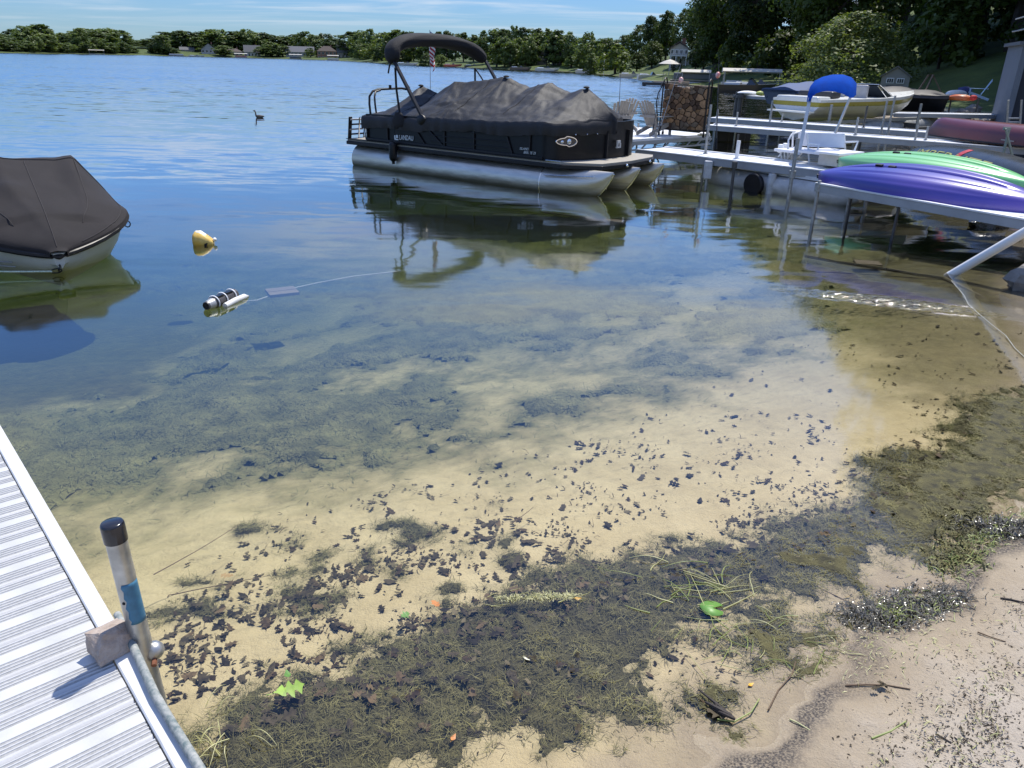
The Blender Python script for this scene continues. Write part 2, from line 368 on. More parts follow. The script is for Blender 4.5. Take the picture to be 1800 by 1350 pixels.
    grit = mth('MULTIPLY', grit, rng(noise(1.6, 3), .36, .50, .45, 1)); land = mix(grit, land, (.035, .031, .032))
    # old sediment and algae film where it is deep
    deep = mix(rng(noise(1.7, 7, .65), .3, .7), (.050, .060, .016), (.16, .165, .055))
    land = mix(rng(mth('ADD', sp.outputs['Z'], rng(mott, 0, 1, -.25, .25)), -.50, -1.2), land, deep)
    turf = mix(rng(noise(.22, 8, .7), .35, .65), (.032, .054, .010), (.085, .115, .022))
    dist = N.new('ShaderNodeVectorMath'); dist.operation = 'LENGTH'; L.new(tc.outputs['Object'], dist.inputs[0])
    tf = mth('MULTIPLY', rng(dist.outputs['Value'], 24, 27), mth('MAXIMUM', rng(sp.outputs['Z'], .42, .62), mth('MULTIPLY', rng(dist.outputs['Value'], 60, 70), rng(sp.outputs['Z'], .0, .06))))
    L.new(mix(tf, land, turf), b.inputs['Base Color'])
    wet = rng(zn, .045, .012, 0, 1); wet = mth('MULTIPLY', wet, rng(sp.outputs['Z'], -.02, .0)); L.new(rng(wet, 0, 1, .9, .25), b.inputs['Roughness'])
    b.inputs['Specular IOR Level'].default_value = .35
    rip = N.new('ShaderNodeTexWave'); rip.inputs['Scale'].default_value = 3.2; rip.inputs['Distortion'].default_value = 5.5; rip.inputs['Detail'].default_value = 3; rip.inputs['Detail Scale'].default_value = 1.6
    rm = N.new('ShaderNodeMapping'); rm.inputs['Rotation'].default_value = (0, 0, R(52)); L.new(tc.outputs['Object'], rm.inputs[0]); L.new(rm.outputs[0], rip.inputs['Vector'])
    h = mth('ADD', mth('MULTIPLY', mth('MULTIPLY', rip.outputs['Fac'], rng(sp.outputs['Z'], -.04, -.14)), .012), mth('MULTIPLY', patch, .02))
    h = mth('ADD', h, mth('MULTIPLY', noise(90, 4, .7), .010))
    bp = N.new('ShaderNodeBump'); bp.inputs['Strength'].default_value = .9; bp.inputs['Distance'].default_value = 1.0
    L.new(h, bp.inputs['Height']); L.new(bp.outputs[0], b.inputs['Normal'])
    return m
GROUND_M = ground_material()
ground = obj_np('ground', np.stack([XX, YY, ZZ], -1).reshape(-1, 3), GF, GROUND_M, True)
tag(ground, 'pale sandy beach shelving into the clear shallow lake', kind='structure')

def water_material():
    m, N, L = _new('lake_water')
    out = N.new('ShaderNodeOutputMaterial'); tr = N.new('ShaderNodeBsdfTransparent'); gl = N.new('ShaderNodeBsdfGlossy'); gl.inputs['Roughness'].default_value = 0.06
    fr = N.new('ShaderNodeFresnel'); fr.inputs['IOR'].default_value = 1.333; mx = N.new('ShaderNodeMixShader')
    tc = N.new('ShaderNodeTexCoord')
    def mth(op, a, c=None, cl=False):
        q = N.new('ShaderNodeMath'); q.operation = op; q.use_clamp = cl
        for i, v in enumerate((a, c)):
            if v is None: continue
            if isinstance(v, (int, float)): q.inputs[i].default_value = v
            else: L.new(v, q.inputs[i])
        return q.outputs[0]
    def rng(v, a, b_, c=0.0, d=1.0, smooth=False):
        r = N.new('ShaderNodeMapRange'); r.inputs['From Min'].default_value = a; r.inputs['From Max'].default_value = b_
        r.inputs['To Min'].default_value = c; r.inputs['To Max'].default_value = d; L.new(v, r.inputs['Value'])
        if smooth: r.interpolation_type = 'SMOOTHSTEP'
        return r.outputs[0]
    def noise(sc, st, rz, det=3, ro=.5, dist=0.0):
        mp = N.new('ShaderNodeMapping'); mp.inputs['Scale'].default_value = st; mp.inputs['Rotation'].default_value = (0, 0, R(rz)); L.new(tc.outputs['Object'], mp.inputs[0])
        n = N.new('ShaderNodeTexNoise'); n.inputs['Scale'].default_value = sc; n.inputs['Detail'].default_value = det; n.inputs['Roughness'].default_value = ro
        n.inputs['Distortion'].default_value = dist
        L.new(mp.outputs[0], n.inputs['Vector']); return n
    def vm(op, a, c):
        q = N.new('ShaderNodeVectorMath'); q.operation = op
        L.new(a, q.inputs[0])
        if isinstance(c, tuple): q.inputs[1].default_value = c
        elif op == 'SCALE': L.new(c, q.inputs['Scale'])
        else: L.new(c, q.inputs[1])
        return q.outputs[0]
    dist = N.new('ShaderNodeVectorMath'); dist.operation = 'LENGTH'; L.new(tc.outputs['Object'], dist.inputs[0]); D = dist.outputs['Value']
    # slope field: short ripples, longer wavelets, wind chop; each grows with the distance from the sheltered shore
    ripple = vm('SUBTRACT', noise(3.6, (.32, 1.0, 1), -6, 3, .5, .3).outputs['Color'], (.5, .5, .5))
    wavelet = vm('SUBTRACT', noise(1.15, (.28, 1.0, 1), -3, 3, .5, .4).outputs['Color'], (.5, .5, .5))
    chop = vm('SUBTRACT', noise(2.6, (.40, 1.0, 1), 4, 4, .6).outputs['Color'], (.5, .5, .5))
    gust = noise(.055, (.35, 1.0, 1), 2, 4, .55).outputs['Fac']
    calm = noise(.42, (.45, 1.0, 1), -8, 3, .5).outputs['Fac']
    # sheltered water stays almost flat; a light breeze ruffles the rest
    ra = mth('MULTIPLY', rng(D, 5, 15, .012, .125), rng(calm, .36, .62, .25, 1.2))
    wa = mth('MULTIPLY', rng(D, 5, 20, .006, .055), rng(calm, .33, .6, .4, 1.2))
    ca = mth('MULTIPLY', rng(D, 14, 60, 0, .30, True), rng(gust, .36, .60, .6, 1.2))
    s = vm('ADD', vm('ADD', vm('SCALE', ripple, ra), vm('SCALE', wavelet, wa)), vm('SCALE', chop, ca))
    # restless patch beside the slanting pole: steep tiny ripples that catch the sun
    sp = N.new('ShaderNodeSeparateXYZ'); L.new(tc.outputs['Object'], sp.inputs[0])
    ax, ay = mth('SUBTRACT', sp.outputs['X'], PATCH[0]), mth('SUBTRACT', sp.outputs['Y'], PATCH[1])
    u = mth('ADD', mth('MULTIPLY', ax, .93), mth('MULTIPLY', ay, -.36)); v = mth('ADD', mth('MULTIPLY', ax, .36), mth('MULTIPLY', ay, .93))
    rr = mth('ADD', mth('POWER', mth('DIVIDE', u, 1.15), 2), mth('POWER', mth('DIVIDE', v, .26), 2))
    pk = rng(mth('ADD', rr, mth('MULTIPLY', noise(4, (1, 1, 1), 0, 3).outputs['Fac'], 1.1)), .55, 1.5, 1, 0, True)
    tiny = vm('SUBTRACT', noise(34, (.5, 1.0, 1), 15, 3, .6).outputs['Color'], (.5, .5, .5))
    tl = vm('ADD', tiny, (-.02, -.075, 0)); s = vm('ADD', s, vm('SCALE', tl, mth('MULTIPLY', pk, 2.7)))
    s = vm('MULTIPLY', s, (.8, 1.0, 0.0))
    # the faces of far waves that show are those tilted towards the shore
    lean = N.new('ShaderNodeCombineXYZ'); L.new(rng(D, 16, 90, 0, -.055, True), lean.inputs['Y'])
    s = vm('ADD', s, lean.outputs[0]); nn = vm('ADD', s, (0, 0, 1.0)); nz = N.new('ShaderNodeVectorMath'); nz.operation = 'NORMALIZE'; L.new(nn, nz.inputs[0])
    for q in (gl, fr): L.new(nz.outputs[0], q.inputs['Normal'])
    L.new(mth('MULTIPLY', fr.outputs[0], 2.05, True), mx.inputs[0]); L.new(tr.outputs[0], mx.inputs[1]); L.new(gl.outputs[0], mx.inputs[2])
    L.new(mx.outputs[0], out.inputs['Surface'])
    va = N.new('ShaderNodeVolumeAbsorption'); va.inputs['Color'].default_value = (.62, .74, .46, 1); va.inputs['Density'].default_value = 0.6
    vs = N.new('ShaderNodeVolumeScatter'); vs.inputs['Color'].default_value = (.60, .68, .34, 1); vs.inputs['Density'].default_value = 0.045; vs.inputs['Anisotropy'].default_value = 0.3
    vadd = N.new('ShaderNodeAddShader'); L.new(va.outputs[0], vadd.inputs[0]); L.new(vs.outputs[0], vadd.inputs[1]); L.new(vadd.outputs[0], out.inputs['Volume'])
    return m
_p = at(1555, 530); PATCH = (_p.x, _p.y)
lake = MB().box((0, 300, -8), (3000, 2600, 16)).build('lake_water', water_material())
tag(lake, 'clear calm lake water reflecting blue sky', kind='structure')

# ---------------------------------------------------------------- beds of weed, algae and leaf litter
def pxpoly(pts, z): return [tuple(at(x, y, z)[:2]) for x, y in pts]
ALGAE = [pxpoly(p, -.05) for p in (
    [(330, 1370), (380, 1235), (480, 1190), (590, 1165), (660, 1110), (800, 1065), (880, 1030), (1000, 975), (1150, 962), (1290, 965), (1400, 905), (1500, 880),
     (1530, 810), (1570, 790), (1650, 800), (1700, 710), (1820, 690), (1820, 880), (1700, 925), (1640, 985), (1560, 1000), (1530, 960), (1500, 1000),
     (1490, 1060), (1385, 1045), (1320, 1070), (1395, 1125), (1500, 1120), (1390, 1185), (1330, 1185), (1260, 1105), (1180, 1110), (1060, 1195), (1000, 1260), (850, 1300), (820, 1370)],
    [(1205, 1240), (1240, 1215), (1270, 1230), (1240, 1262)], [(1065, 1240), (1100, 1236), (1135, 1285), (1110, 1290)], [(955, 1260), (1010, 1245), (1010, 1300), (960, 1300)],
    [(505, 990), (550, 985), (545, 1040), (505, 1035)], [(255, 1030), (340, 1010), (350, 1050), (260, 1060)], [(1590, 990), (1650, 940), (1640, 1000)])]
WEED = pxpoly([(-300, 1000), (60, 930), (110, 880), (200, 850), (330, 875), (420, 850), (560, 842), (640, 830), (700, 835), (780, 812), (850, 822), (910, 790), (980, 742), (1060, 722), (1180, 708),
               (1260, 672), (1400, 640), (1480, 600), (1530, 520), (1600, 480), (1700, 440), (1500, 372), (900, 300), (-700, 430)], -.22)
BARE = [pxpoly(p, -.35) for p in ([(770, 635), (860, 625), (905, 640), (890, 690), (845, 685), (835, 655)], [(985, 640), (1060, 610), (1150, 585), (1210, 560), (1190, 595), (1090, 625), (1010, 655)],
        [(1010, 645), (1050, 640), (1045, 662), (1015, 660)], [(600, 640), (740, 620), (700, 640), (620, 655)], [(1050, 560), (1100, 552), (1090, 568)],
        [(330, 810), (430, 800), (400, 830), (330, 830)], [(760, 790), (795, 792), (785, 806), (762, 803)], [(1180, 500), (1300, 480), (1330, 520), (1220, 545)], [(-400, 420), (270, 430), (340, 540), (220, 660), (-400, 720)], [(1480, 560), (1640, 600), (1640, 700), (1530, 690)])]
_tr = random.Random(15); TUFTS = []
for _k in range(46):
    _q = at(_tr.uniform(110, 900), _tr.uniform(880, 1110), -.12); TUFTS.append((_q.x, _q.y, _tr.uniform(.0, .075)))
def algae_m(x, y):
    d = np.max([poly_sd(x, y, p) for p in ALGAE], 0)
    for cx_, cy_, cr_ in TUFTS: d = np.maximum(d, cr_ - np.hypot(x - cx_, (y - cy_) * 1.25) * 1.6)
    return d + (fbm(x * 6, y * 6, 41, 4, .62) - .50) * .40 + (fbm(x * 22, y * 22, 44, 3) - .5) * .12 + .035
def weed_m(x, y):
    d = poly_sd(x, y, WEED); b = np.max([poly_sd(x, y, p) for p in BARE], 0)
    fine = (fbm(x * 8, y * 8, 54, 4, .65) - .5) * .55
    m = np.minimum(d, .55) + (fbm(x * 2.4, y * 2.4, 51, 5, .6) - .5) * .9 + fine
    m = np.minimum(m, .16 + (fbm(x * .95, y * .95, 57, 5, .6) - .37) * 2.2 + fine * .7)
    return np.minimum(m, -b * .9 + .09 + (fbm(x * 3.5, y * 3.5, 58, 5, .65) - .5) * 1.1 + fine)
def mound(x, y, m, top, seed, fr):
    return np.clip(m * 1.6, 0, 1) ** (.5 if fr > 5 else .85) * top * (.25 + 1.1 * fbm(x * fr, y * fr, seed, 4, .6)) + (fbm(x * fr * 4, y * fr * 4, seed + 3, 2) - .5) * top * .35
def bed_sheet(name, x0, x1, y0, y1, st, mask, top, seed, fr, mat):
    a, b = np.arange(x0, x1, st), np.arange(y0, y1, st); X, Y = np.meshgrid(a, b); m = mask(X, Y)
    sink = smooth01((m - .08) / .30) if name == 'water_weed' else 1.0
    Z = np.minimum(ground_z(X, Y) - .012 - .022 * (1 - sink) + mound(X, Y, m, top, seed, fr) * sink, .004)
    ii = np.arange(X.size).reshape(X.shape); q = np.stack([ii[:-1, :-1], ii[:-1, 1:], ii[1:, 1:], ii[1:, :-1]], -1).reshape(-1, 4)
    dith = _hash(np.floor(X / (st * 1.6)), np.floor(Y / (st * 1.6)), seed).ravel()
    wide = name == 'water_weed'
    keep = m.ravel() > ((.10 + .10 * dith) if wide else (-.02 + .05 * dith)); g = ground_z(X, Y).ravel() < .012; keep &= g
    q = q[keep[q].all(1)]; used = np.unique(q); re = np.zeros(X.size, np.int32); re[used] = np.arange(len(used))
    A = np.stack([X.ravel(), Y.ravel(), Z.ravel()], -1); V = A[used]; fr_ = (m.ravel() > (-.10 if wide else -.05)) & g
    return tag(obj_np(name, V, re[q], mat, True), kind='stuff'), A[fr_]
def strands(name, P, lmin, lmax, w, lift, mat, seed):
    r = np.random.RandomState(seed); n = len(P); az = r.uniform(0, 2 * math.pi, n); ln = r.uniform(lmin, lmax, n); el = r.uniform(-.1, lift, n)
    d = np.stack([np.cos(az) * np.cos(el), np.sin(az) * np.cos(el), np.sin(el)], -1); sd = np.stack([-np.sin(az), np.cos(az), r.uniform(-.6, .6, n)], -1) * w
    bend = r.uniform(-.5, .5, n)[:, None] * np.stack([-np.sin(az), np.cos(az), 0 * az], -1)
    p0, p1, p2 = P, P + d * ln[:, None] * .5 + bend * ln[:, None] * .15, P + d * ln[:, None] * np.array([1, 1, .7]) + bend * ln[:, None] * .55
    V = np.stack([p0 - sd, p0 + sd, p1 - sd * .8, p1 + sd * .8, p2], 1).reshape(-1, 3); V[:, 2] = np.minimum(V[:, 2], .003)
    k = np.arange(n)[:, None] * 5; F = np.concatenate([k + np.array([0, 1, 3]), k + np.array([0, 3, 2]), k + np.array([2, 3, 4])], 0)
    return tag(obj_np(name, V, F, mat), kind='stuff')
M_ALG = pm('algae_dark', (.014, .013, .005), .85, scale=11, col2=(.135, .118, .040), detail=9, bump=.012, bscale=130)
M_ALG2 = pm('algae_olive', (.030, .028, .008), .7, scale=12, col2=(.20, .18, .06))
M_WEED = pm('weed_green', (.060, .062, .021), .9, scale=3.4, col2=(.255, .235, .105), detail=9, bump=.03, bscale=45)
M_WEED2 = pm('weed_strand_green', (.085, .090, .034), .8, scale=6, col2=(.24, .235, .11))
rs = np.random.RandomState(7)
# a thin film of silt and algae lies on the sand round the beds and farther out
fw = smooth01(weed_m(XX, YY) * 1.3 + .55); fa = smooth01(algae_m(XX, YY) * 3.0 + .45) * .7
fo = smooth01((np.hypot(XX, YY) - 4.6) / 3.5) * (.35 + .5 * fbm(XX * 1.6, YY * 1.6, 66, 4))
film = np.clip(np.maximum(np.maximum(fw * .92, fa), fo), 0, .95) * np.where(ZZ < .01, 1, 0)
FILM_SHADE = [(pxpoly([(-400, 420), (280, 430), (350, 545), (230, 680), (-400, 740)], -.5), .93), (pxpoly([(1395, 440), (1480, 525), (1570, 550), (1700, 560), (1900, 590), (2000, 330), (1400, 320)], -.15), .95), (pxpoly([(1440, 520), (1500, 600), (1540, 640), (1560, 720), (1650, 740), (1900, 700), (1900, 520)], -.12), .55)]  # bed darkened in colour for shade by docks and left boat, plus algae film
film_shade = np.max([smooth01(poly_sd(XX, YY, p) / .55 + .5 + (fbm(XX * 2.6, YY * 2.6, 88, 5, .62) - .5) * 1.8) * a for p, a in FILM_SHADE], 0) * np.where(ZZ < .01, 1, 0)
mt_ = ground.data.attributes.new('film_shade', 'FLOAT', 'POINT'); mt_.data.foreach_set('value', film_shade.ravel().astype(np.float32))
fat = ground.data.attributes.new('film', 'FLOAT', 'POINT'); fat.data.foreach_set('value', film.ravel().astype(np.float32))
o, V = bed_sheet('algae_mat', -1.7, 4.0, 1.2, 5.4, .0125, algae_m, .068, 61, 7.5, M_ALG)
P = V[rs.randint(0, len(V), 52000)]; strands('algae_filaments', P + rs.normal(0, .006, P.shape), .015, .055, .0011, .7, M_ALG2, 3)
P = V[rs.randint(0, len(V), 60000)]; P = P[fbm(P[:, 0] * 13, P[:, 1] * 13, 45, 3) > .54]; strands('algae_tufts', P + rs.normal(0, .008, P.shape) + np.array([0, 0, .006]), .02, .06, .0010, .8, pm('algae_pale', (.075, .070, .022), .7, scale=8, col2=(.27, .245, .085)), 13)
o, V = bed_sheet('water_weed', -9.5, 9, 2.8, 19, .04, weed_m, .07, 71, 3.4, M_WEED)
P = V[rs.randint(0, len(V), 170000)]; P = P[rs.uniform(size=len(P)) < np.clip(7 / np.hypot(P[:, 0], P[:, 1]), .25, 1)]; strands('weed_strands', P + rs.normal(0, .02, P.shape), .03, .085, .0022, .6, M_WEED2, 4)
# ---------------------------------------------------------------- trees
def crown_mesh(name, seed, H, Rr, base, ncl, nper, leaf, prof, flat=.8):
    r = np.random.RandomState(seed); t = r.uniform(0, 1, ncl) ** .85; pr = prof(t); ph = r.uniform(0, 2 * math.pi, ncl); u = np.sqrt(r.uniform(.12, 1, ncl))
    lob = 1 + .22 * np.sin(ph * 3 + r.uniform(0, 6)) + .15 * np.sin(ph * 5 + t * 7)
    C = np.stack([np.cos(ph) * Rr * pr * u * lob * .86, np.sin(ph) * Rr * pr * u * lob * .86, base + (H - base) * (.04 + .90 * t)], -1)
    cr = Rr * .25 * r.uniform(.55, 1.35, ncl) * (.45 + .55 * pr)
    k = np.repeat(np.arange(ncl), nper); n = len(k)
    d = r.normal(size=(n, 3)); d /= np.linalg.norm(d, axis=1)[:, None]
    p = C[k] + d * (cr[k] * r.uniform(.25, 1, n) ** .5)[:, None] * np.array([1, 1, flat])
    out = p - np.array([0, 0, base + (H - base) * .4]); out /= np.linalg.norm(out, axis=1)[:, None] + 1e-9
    nr = out * .5 + d * .5 + r.normal(size=(n, 3)) * .55 + np.array([0, 0, .35]); nr /= np.linalg.norm(nr, axis=1)[:, None]
    a = np.cross(nr, r.normal(size=(n, 3))); a /= np.linalg.norm(a, axis=1)[:, None]; b = np.cross(nr, a)
    s = (leaf * r.uniform(.6, 1.35, n))[:, None]
    V = np.stack([p - a * s, p - b * s * .62, p + a * s, p + b * s * .62], 1).reshape(-1, 3); V[:, 2] = np.maximum(V[:, 2], .1)
    return V, np.arange(n * 4).reshape(n, 4)
rnd_prof = lambda t: np.sin(math.pi * (.14 + .80 * t)) ** .6
tall_prof = lambda t: np.sin(math.pi * (.10 + .84 * t)) ** .8
cone_prof = lambda t: np.clip(1.02 - t, .04, 1) ** .85
dome_prof = lambda t: np.sqrt(np.clip(1 - t * t * .97, 0, 1))
M_BARK = pm('bark', (.055, .042, .032), .95, scale=4, var=.35, bump=.03, bscale=12, stretch=(1, 1, .2))
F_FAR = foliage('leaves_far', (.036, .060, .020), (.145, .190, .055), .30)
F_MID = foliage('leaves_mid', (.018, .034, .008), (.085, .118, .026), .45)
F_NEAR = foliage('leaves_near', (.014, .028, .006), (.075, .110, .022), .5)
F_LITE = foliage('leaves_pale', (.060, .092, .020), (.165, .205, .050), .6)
F_OLIVE = foliage('leaves_olive', (.10, .135, .045), (.26, .30, .125), 1.1)
F_DARK = foliage('needles_dark', (.010, .022, .012), (.030, .050, .024), .8, .15)
def trunk_mesh(name, seed, H, r0, top, nl):
    rr = random.Random(seed); m = MB(); p = [Vector((0, 0, -1.0))]; n = 7
    for i in range(1, n): p.append(Vector((rr.uniform(-.12, .12) * r0 * 4, rr.uniform(-.12, .12) * r0 * 4, H * top * i / (n - 1))))
    m.tube(p, [r0 * (1.35 - 1.0 * i / (n - 1)) for i in range(n)], 7)
    for k in range(nl):
        i = rr.randint(2, n - 2); a = rr.uniform(0, 6.28); q = p[i]; l = H * rr.uniform(.16, .30)
        e = q + Vector((math.cos(a), math.sin(a), rr.uniform(.35, .9))) * l
        m.tube([q, (q + e) / 2 + Vector((0, 0, -.06 * l)), e], [r0 * .5, r0 * .34, r0 * .12], 5)
    me = bpy.data.meshes.new(name); me.from_pydata([tuple(v) for v in m.v], [], m.f); me.materials.append(M_BARK); return me
CR, TR = {}, {}
def template(key, cnt, H, Rr, base, ncl, nper, leaf, prof, mat, top=.8, nl=5, r0=.28, flat=.8):
    CR[key] = [mesh_np('crown', *crown_mesh('crown', 100 + sum(map(ord, key)) + i * 7, H, Rr, base, ncl, nper, leaf, prof, flat), mat) for i in range(cnt)]
    TR[key] = [trunk_mesh('trunk', i * 3 + 5, H, r0, top, nl) for i in range(cnt)]
    CR[key].append((H, Rr))
template('far', 6, 12, 4.6, .5, 90, 26, .42, rnd_prof, F_FAR)
template('fartall', 4, 16, 4.6, 1.0, 100, 26, .46, tall_prof, F_FAR)
template('farlite', 3, 9, 4.2, .4, 70, 22, .38, dome_prof, F_LITE)
template('farcone', 2, 12, 2.6, .6, 60, 24, .34, cone_prof, F_DARK, .95, 0, .15)
template('mid', 4, 18, 6.2, 2.0, 130, 40, .36, tall_prof, F_MID, .8, 7, .4)
template('near', 3, 24, 8.2, 2.6, 230, 78, .27, tall_prof, F_NEAR, .82, 9, .5)
template('willow', 1, 8, 4.4, .2, 170, 90, .12, dome_prof, F_OLIVE, .6, 8, .22, .95)
template('bush', 2, 3, 2.2, .05, 60, 40, .15, dome_prof, F_MID, .6, 3, .06)
_tc = [0]
RANK = {}
MARKS = [(8, 'pale shore cabin at the left edge'), (72, 'tallest spreading tree'), (137, 'slim bare trunked tree'), (170, 'long pale boat shelter'), (282, 'lone dark tree on the point'), (330, 'low cream house'), (368, 'timbered far house'), (411, 'low tan house'), (444, 'white steep roofed house'),
         (494, 'pale round willow'), (528, 'long grey roofed house'), (575, 'red brick house'), (610, 'beige porch house'), (690, 'black canopy arch'), (748, 'small round lawn tree'), (800, 'middle of the far lawn'), (860, 'right foot of the canopy arch'), (952, 'A-frame house'), (982, 'left twin house'), (1008, 'right twin house'), (1061, 'white lamp post'), (1095, 'yellow green willow'), (1190, 'beige three storey house')]
def ranked(o, px, row):
    m = min(MARKS[1:], key=lambda q: abs(q[0] - px)); RANK.setdefault((m, px < m[0], row), []).append((abs(px - m[0]), o)); return o
def tree(key, loc, h, w, name, label, group=None, cat='tree'):
    _tc[0] += 1; L = CR[key]; H, Rr = L[-1]; i = _tc[0] % (len(L) - 1)
    e = thing(name, label, cat, loc, group); e.rotation_euler = (0, 0, _tc[0] * 2.399); e.scale = (w / (2 * Rr), w / (2 * Rr), h / H)
    for nm, me in (('crown', L[i]), ('trunk', TR[key][i])):
        c = bpy.data.objects.new(nm, me); COL.objects.link(c); c.parent = e
    return e
def tree_px(key, px, top, Y, wpx, name, label, group=None, cat='tree', zb=None):
    p = atY(px, top, Y); z = gz(p.x, p.y) if zb is None else zb
    return tree(key, (p.x, p.y, z - .1), max(1.0, p.z - z), wpx * Y / FPX, name, label, group, cat)
SHX = [-80, 0, 150, 250, 350, 480, 560, 620, 700, 900, 1000, 1070]; SHY = [380, 381, 486, 533, 548, 563, 545, 508, 322, 238, 217, 181]
shoreY = lambda px: float(np.interp(px, SHX, SHY))
TX = [-60, 0, 30, 65, 80, 100, 130, 160, 175, 205, 230, 250, 262, 275, 295, 310, 345, 400, 440, 480, 500, 540, 575, 610, 632, 665, 700, 735, 760, 800, 830, 870, 900, 925, 960, 1000, 1020, 1050, 1075]
TY = [54, 53, 50, 42, 48, 52, 48, 56, 53, 57, 66, 68, 68, 60, 62, 56, 56, 57, 54, 60, 58, 55, 64, 68, 49, 59, 50, 57, 60, 57, 55, 52, 49, 48, 52, 58, 66, 56, 68]
rr = random.Random(11)
px = -50.0
while px < 1085:
    y = float(np.interp(px, TX, TY)); Y = shoreY(px)
    lab = ('tall round crowned tree in the dark wood along the far left shore' if px < 250 else
           'tall leafy tree rising behind the lakeside houses across the water' if px < 620 else
           'tall green tree on the wooded far shore behind the canopied pontoon boat')
    grp = 'trees on the far left shore' if px < 250 else 'trees behind the far houses' if px < 620 else 'trees on the far shore behind the pontoon boat'
    if not 232 < px < 268: ranked(tree_px(rr.choice(['far', 'far', 'fartall']), px, y + rr.choice([rr.uniform(-3, 2), rr.uniform(-3, 2), rr.uniform(2, 9), rr.uniform(-7, -3)]), Y + rr.uniform(30, 46) * Y / 400, rr.uniform(28, 60), 'broadleaf_tree', lab, grp), px, 'tall back tree')
    px += rr.uniform(12, 19)
px = -45.0
while px < 1075:
    y = float(np.interp(px, TX, TY)); Y = shoreY(px)
    open_ = 310 < px < 345 or 350 < px < 385 or 392 < px < 428 or 430 < px < 462 or 508 < px < 628 or 712 < px < 865 or 942 < px < 1024 or 232 < px < 268
    if not open_:
        lab = ('lower bushy tree hanging over the water on the far left shore' if px < 250 else
               'smaller green tree standing between the far lakeside houses' if px < 620 else 'leafy tree at the edge of the far water behind the pontoon boat')
        grp = 'waterside trees on the far left shore' if px < 250 else 'trees between the far houses' if px < 620 else 'waterside trees behind the pontoon boat'
        ranked(tree_px(rr.choice(['far', 'far', 'farlite']) if px > 250 else 'far', px, y + rr.uniform(10, 26), Y + rr.uniform(3, 14), rr.uniform(30, 46), 'broadleaf_tree', lab, grp), px, 'low waterside tree')
    px += rr.uniform(9, 15)
for k, px in enumerate((226, 234, 242, 250, 258, 266, 274)): ranked(tree_px('far', px, 68 + (k * 5) % 4, 760, 40, 'broadleaf_tree', 'hazy', 'distant trees beyond the far left point', zb=1.0), px, 'distant hazy tree')
# single trees that stand out across the lake
tree_px('fartall', 70, 40, shoreY(70) + 20, 46, 'broadleaf_tree', 'tallest spreading tree of the dark wood at the far left')
tree_px('fartall', 137, 47, shoreY(137) + 8, 30, 'broadleaf_tree', 'slim tree with a bare lower trunk in the far left wood')
tree_px('far', 282, 60, shoreY(282) + 6, 32, 'broadleaf_tree', 'dark lone tree at the tip of the far left point')
tree_px('farlite', 345, 64, shoreY(345) + 40, 38, 'broadleaf_tree', 'bright green round tree above the timbered house')
tree_px('farcone', 390, 77, shoreY(390) + 14, 14, 'conifer_tree', 'dark conifer right of the timbered far house')
tree_px('farlite', 474, 74, shoreY(474) + 12, 40, 'broadleaf_tree', 'broad pale willow right of the white gabled house across the lake')
tree_px('farcone', 513, 83, shoreY(513) + 12, 12, 'conifer_tree', 'pointed dark evergreen in front of the long grey roofed far house')
tree_px('farlite', 545, 83, shoreY(545) + 9, 24, 'bush', 'pale rounded bush left of the brick far house', cat='bush')
for q, (px, top, w) in enumerate([(640, 84, 26), (662, 92, 22), (690, 92, 24), (622, 88, 22)]):
    tree_px('farlite', px, top, shoreY(px) + 7, w, 'waterside_bush', 'light green bush at the far waterside left of the black canopy arch', 'light bushes left of the canopy arch', 'bush')
tree_px('far', 748, 92, 268, 24, 'broadleaf_tree', 'small round tree alone on the bright far lawn'); tree_px('far', 775, 94, 275, 20, 'broadleaf_tree', 'second small tree on the far lawn beside the round one')
tree_px('farcone', 962, 74, 236, 18, 'conifer_tree', 'tall dark spruce beside the far A-frame house'); tree_px('farlite', 1005, 98, 226, 34, 'lakeside_bush', 'low light bush below the twin far houses', None, 'bush')
tree_px('farlite', 1085, 74, 172, 56, 'willow_tree', 'yellow green willow bending over the far bank left of the beige house'); tree_px('far', 1040, 92, 186, 30, 'broadleaf_tree', 'dark rounded tree beside the far lamp post')
for px, top, Y, w in [(1072, 66, 215, 40), (1100, 58, 205, 44), (1128, 40, 196, 44), (1146, 24, 190, 40), (1168, 30, 188, 40), (1178, 14, 182, 46), (1208, 12, 176, 46), (1232, 2, 168, 50), (1150, 70, 176, 40), (1122, 88, 170, 34), (1258, -8, 160, 54), (1290, -30, 150, 60)]:
    ranked(tree_px('mid', px, top, Y, w, 'broadleaf_tree', 'tall dark tree in the wood that climbs behind the beige three storey house', 'trees behind the beige house'), px, 'tall slope tree')
for px, top, Y, w in [(1228, 66, 132, 34), (1244, 52, 128, 40), (1268, 40, 124, 44)]:
    tree_px('mid', px, top, Y, w, 'broadleaf_tree', ['leftmost', 'middle', 'rightmost'][(px > 1230) + (px > 1250)] + ' of three dark shade trees before the half hidden beige house', 'shade trees before the beige house')
tree_px('farcone', 1186, 96, 141, 10, 'conifer_tree', 'narrow cypress in front of the beige three storey house'); tree_px('farcone', 1197, 100, 141, 12, 'conifer_tree', 'second narrow cypress beside the white house wing')
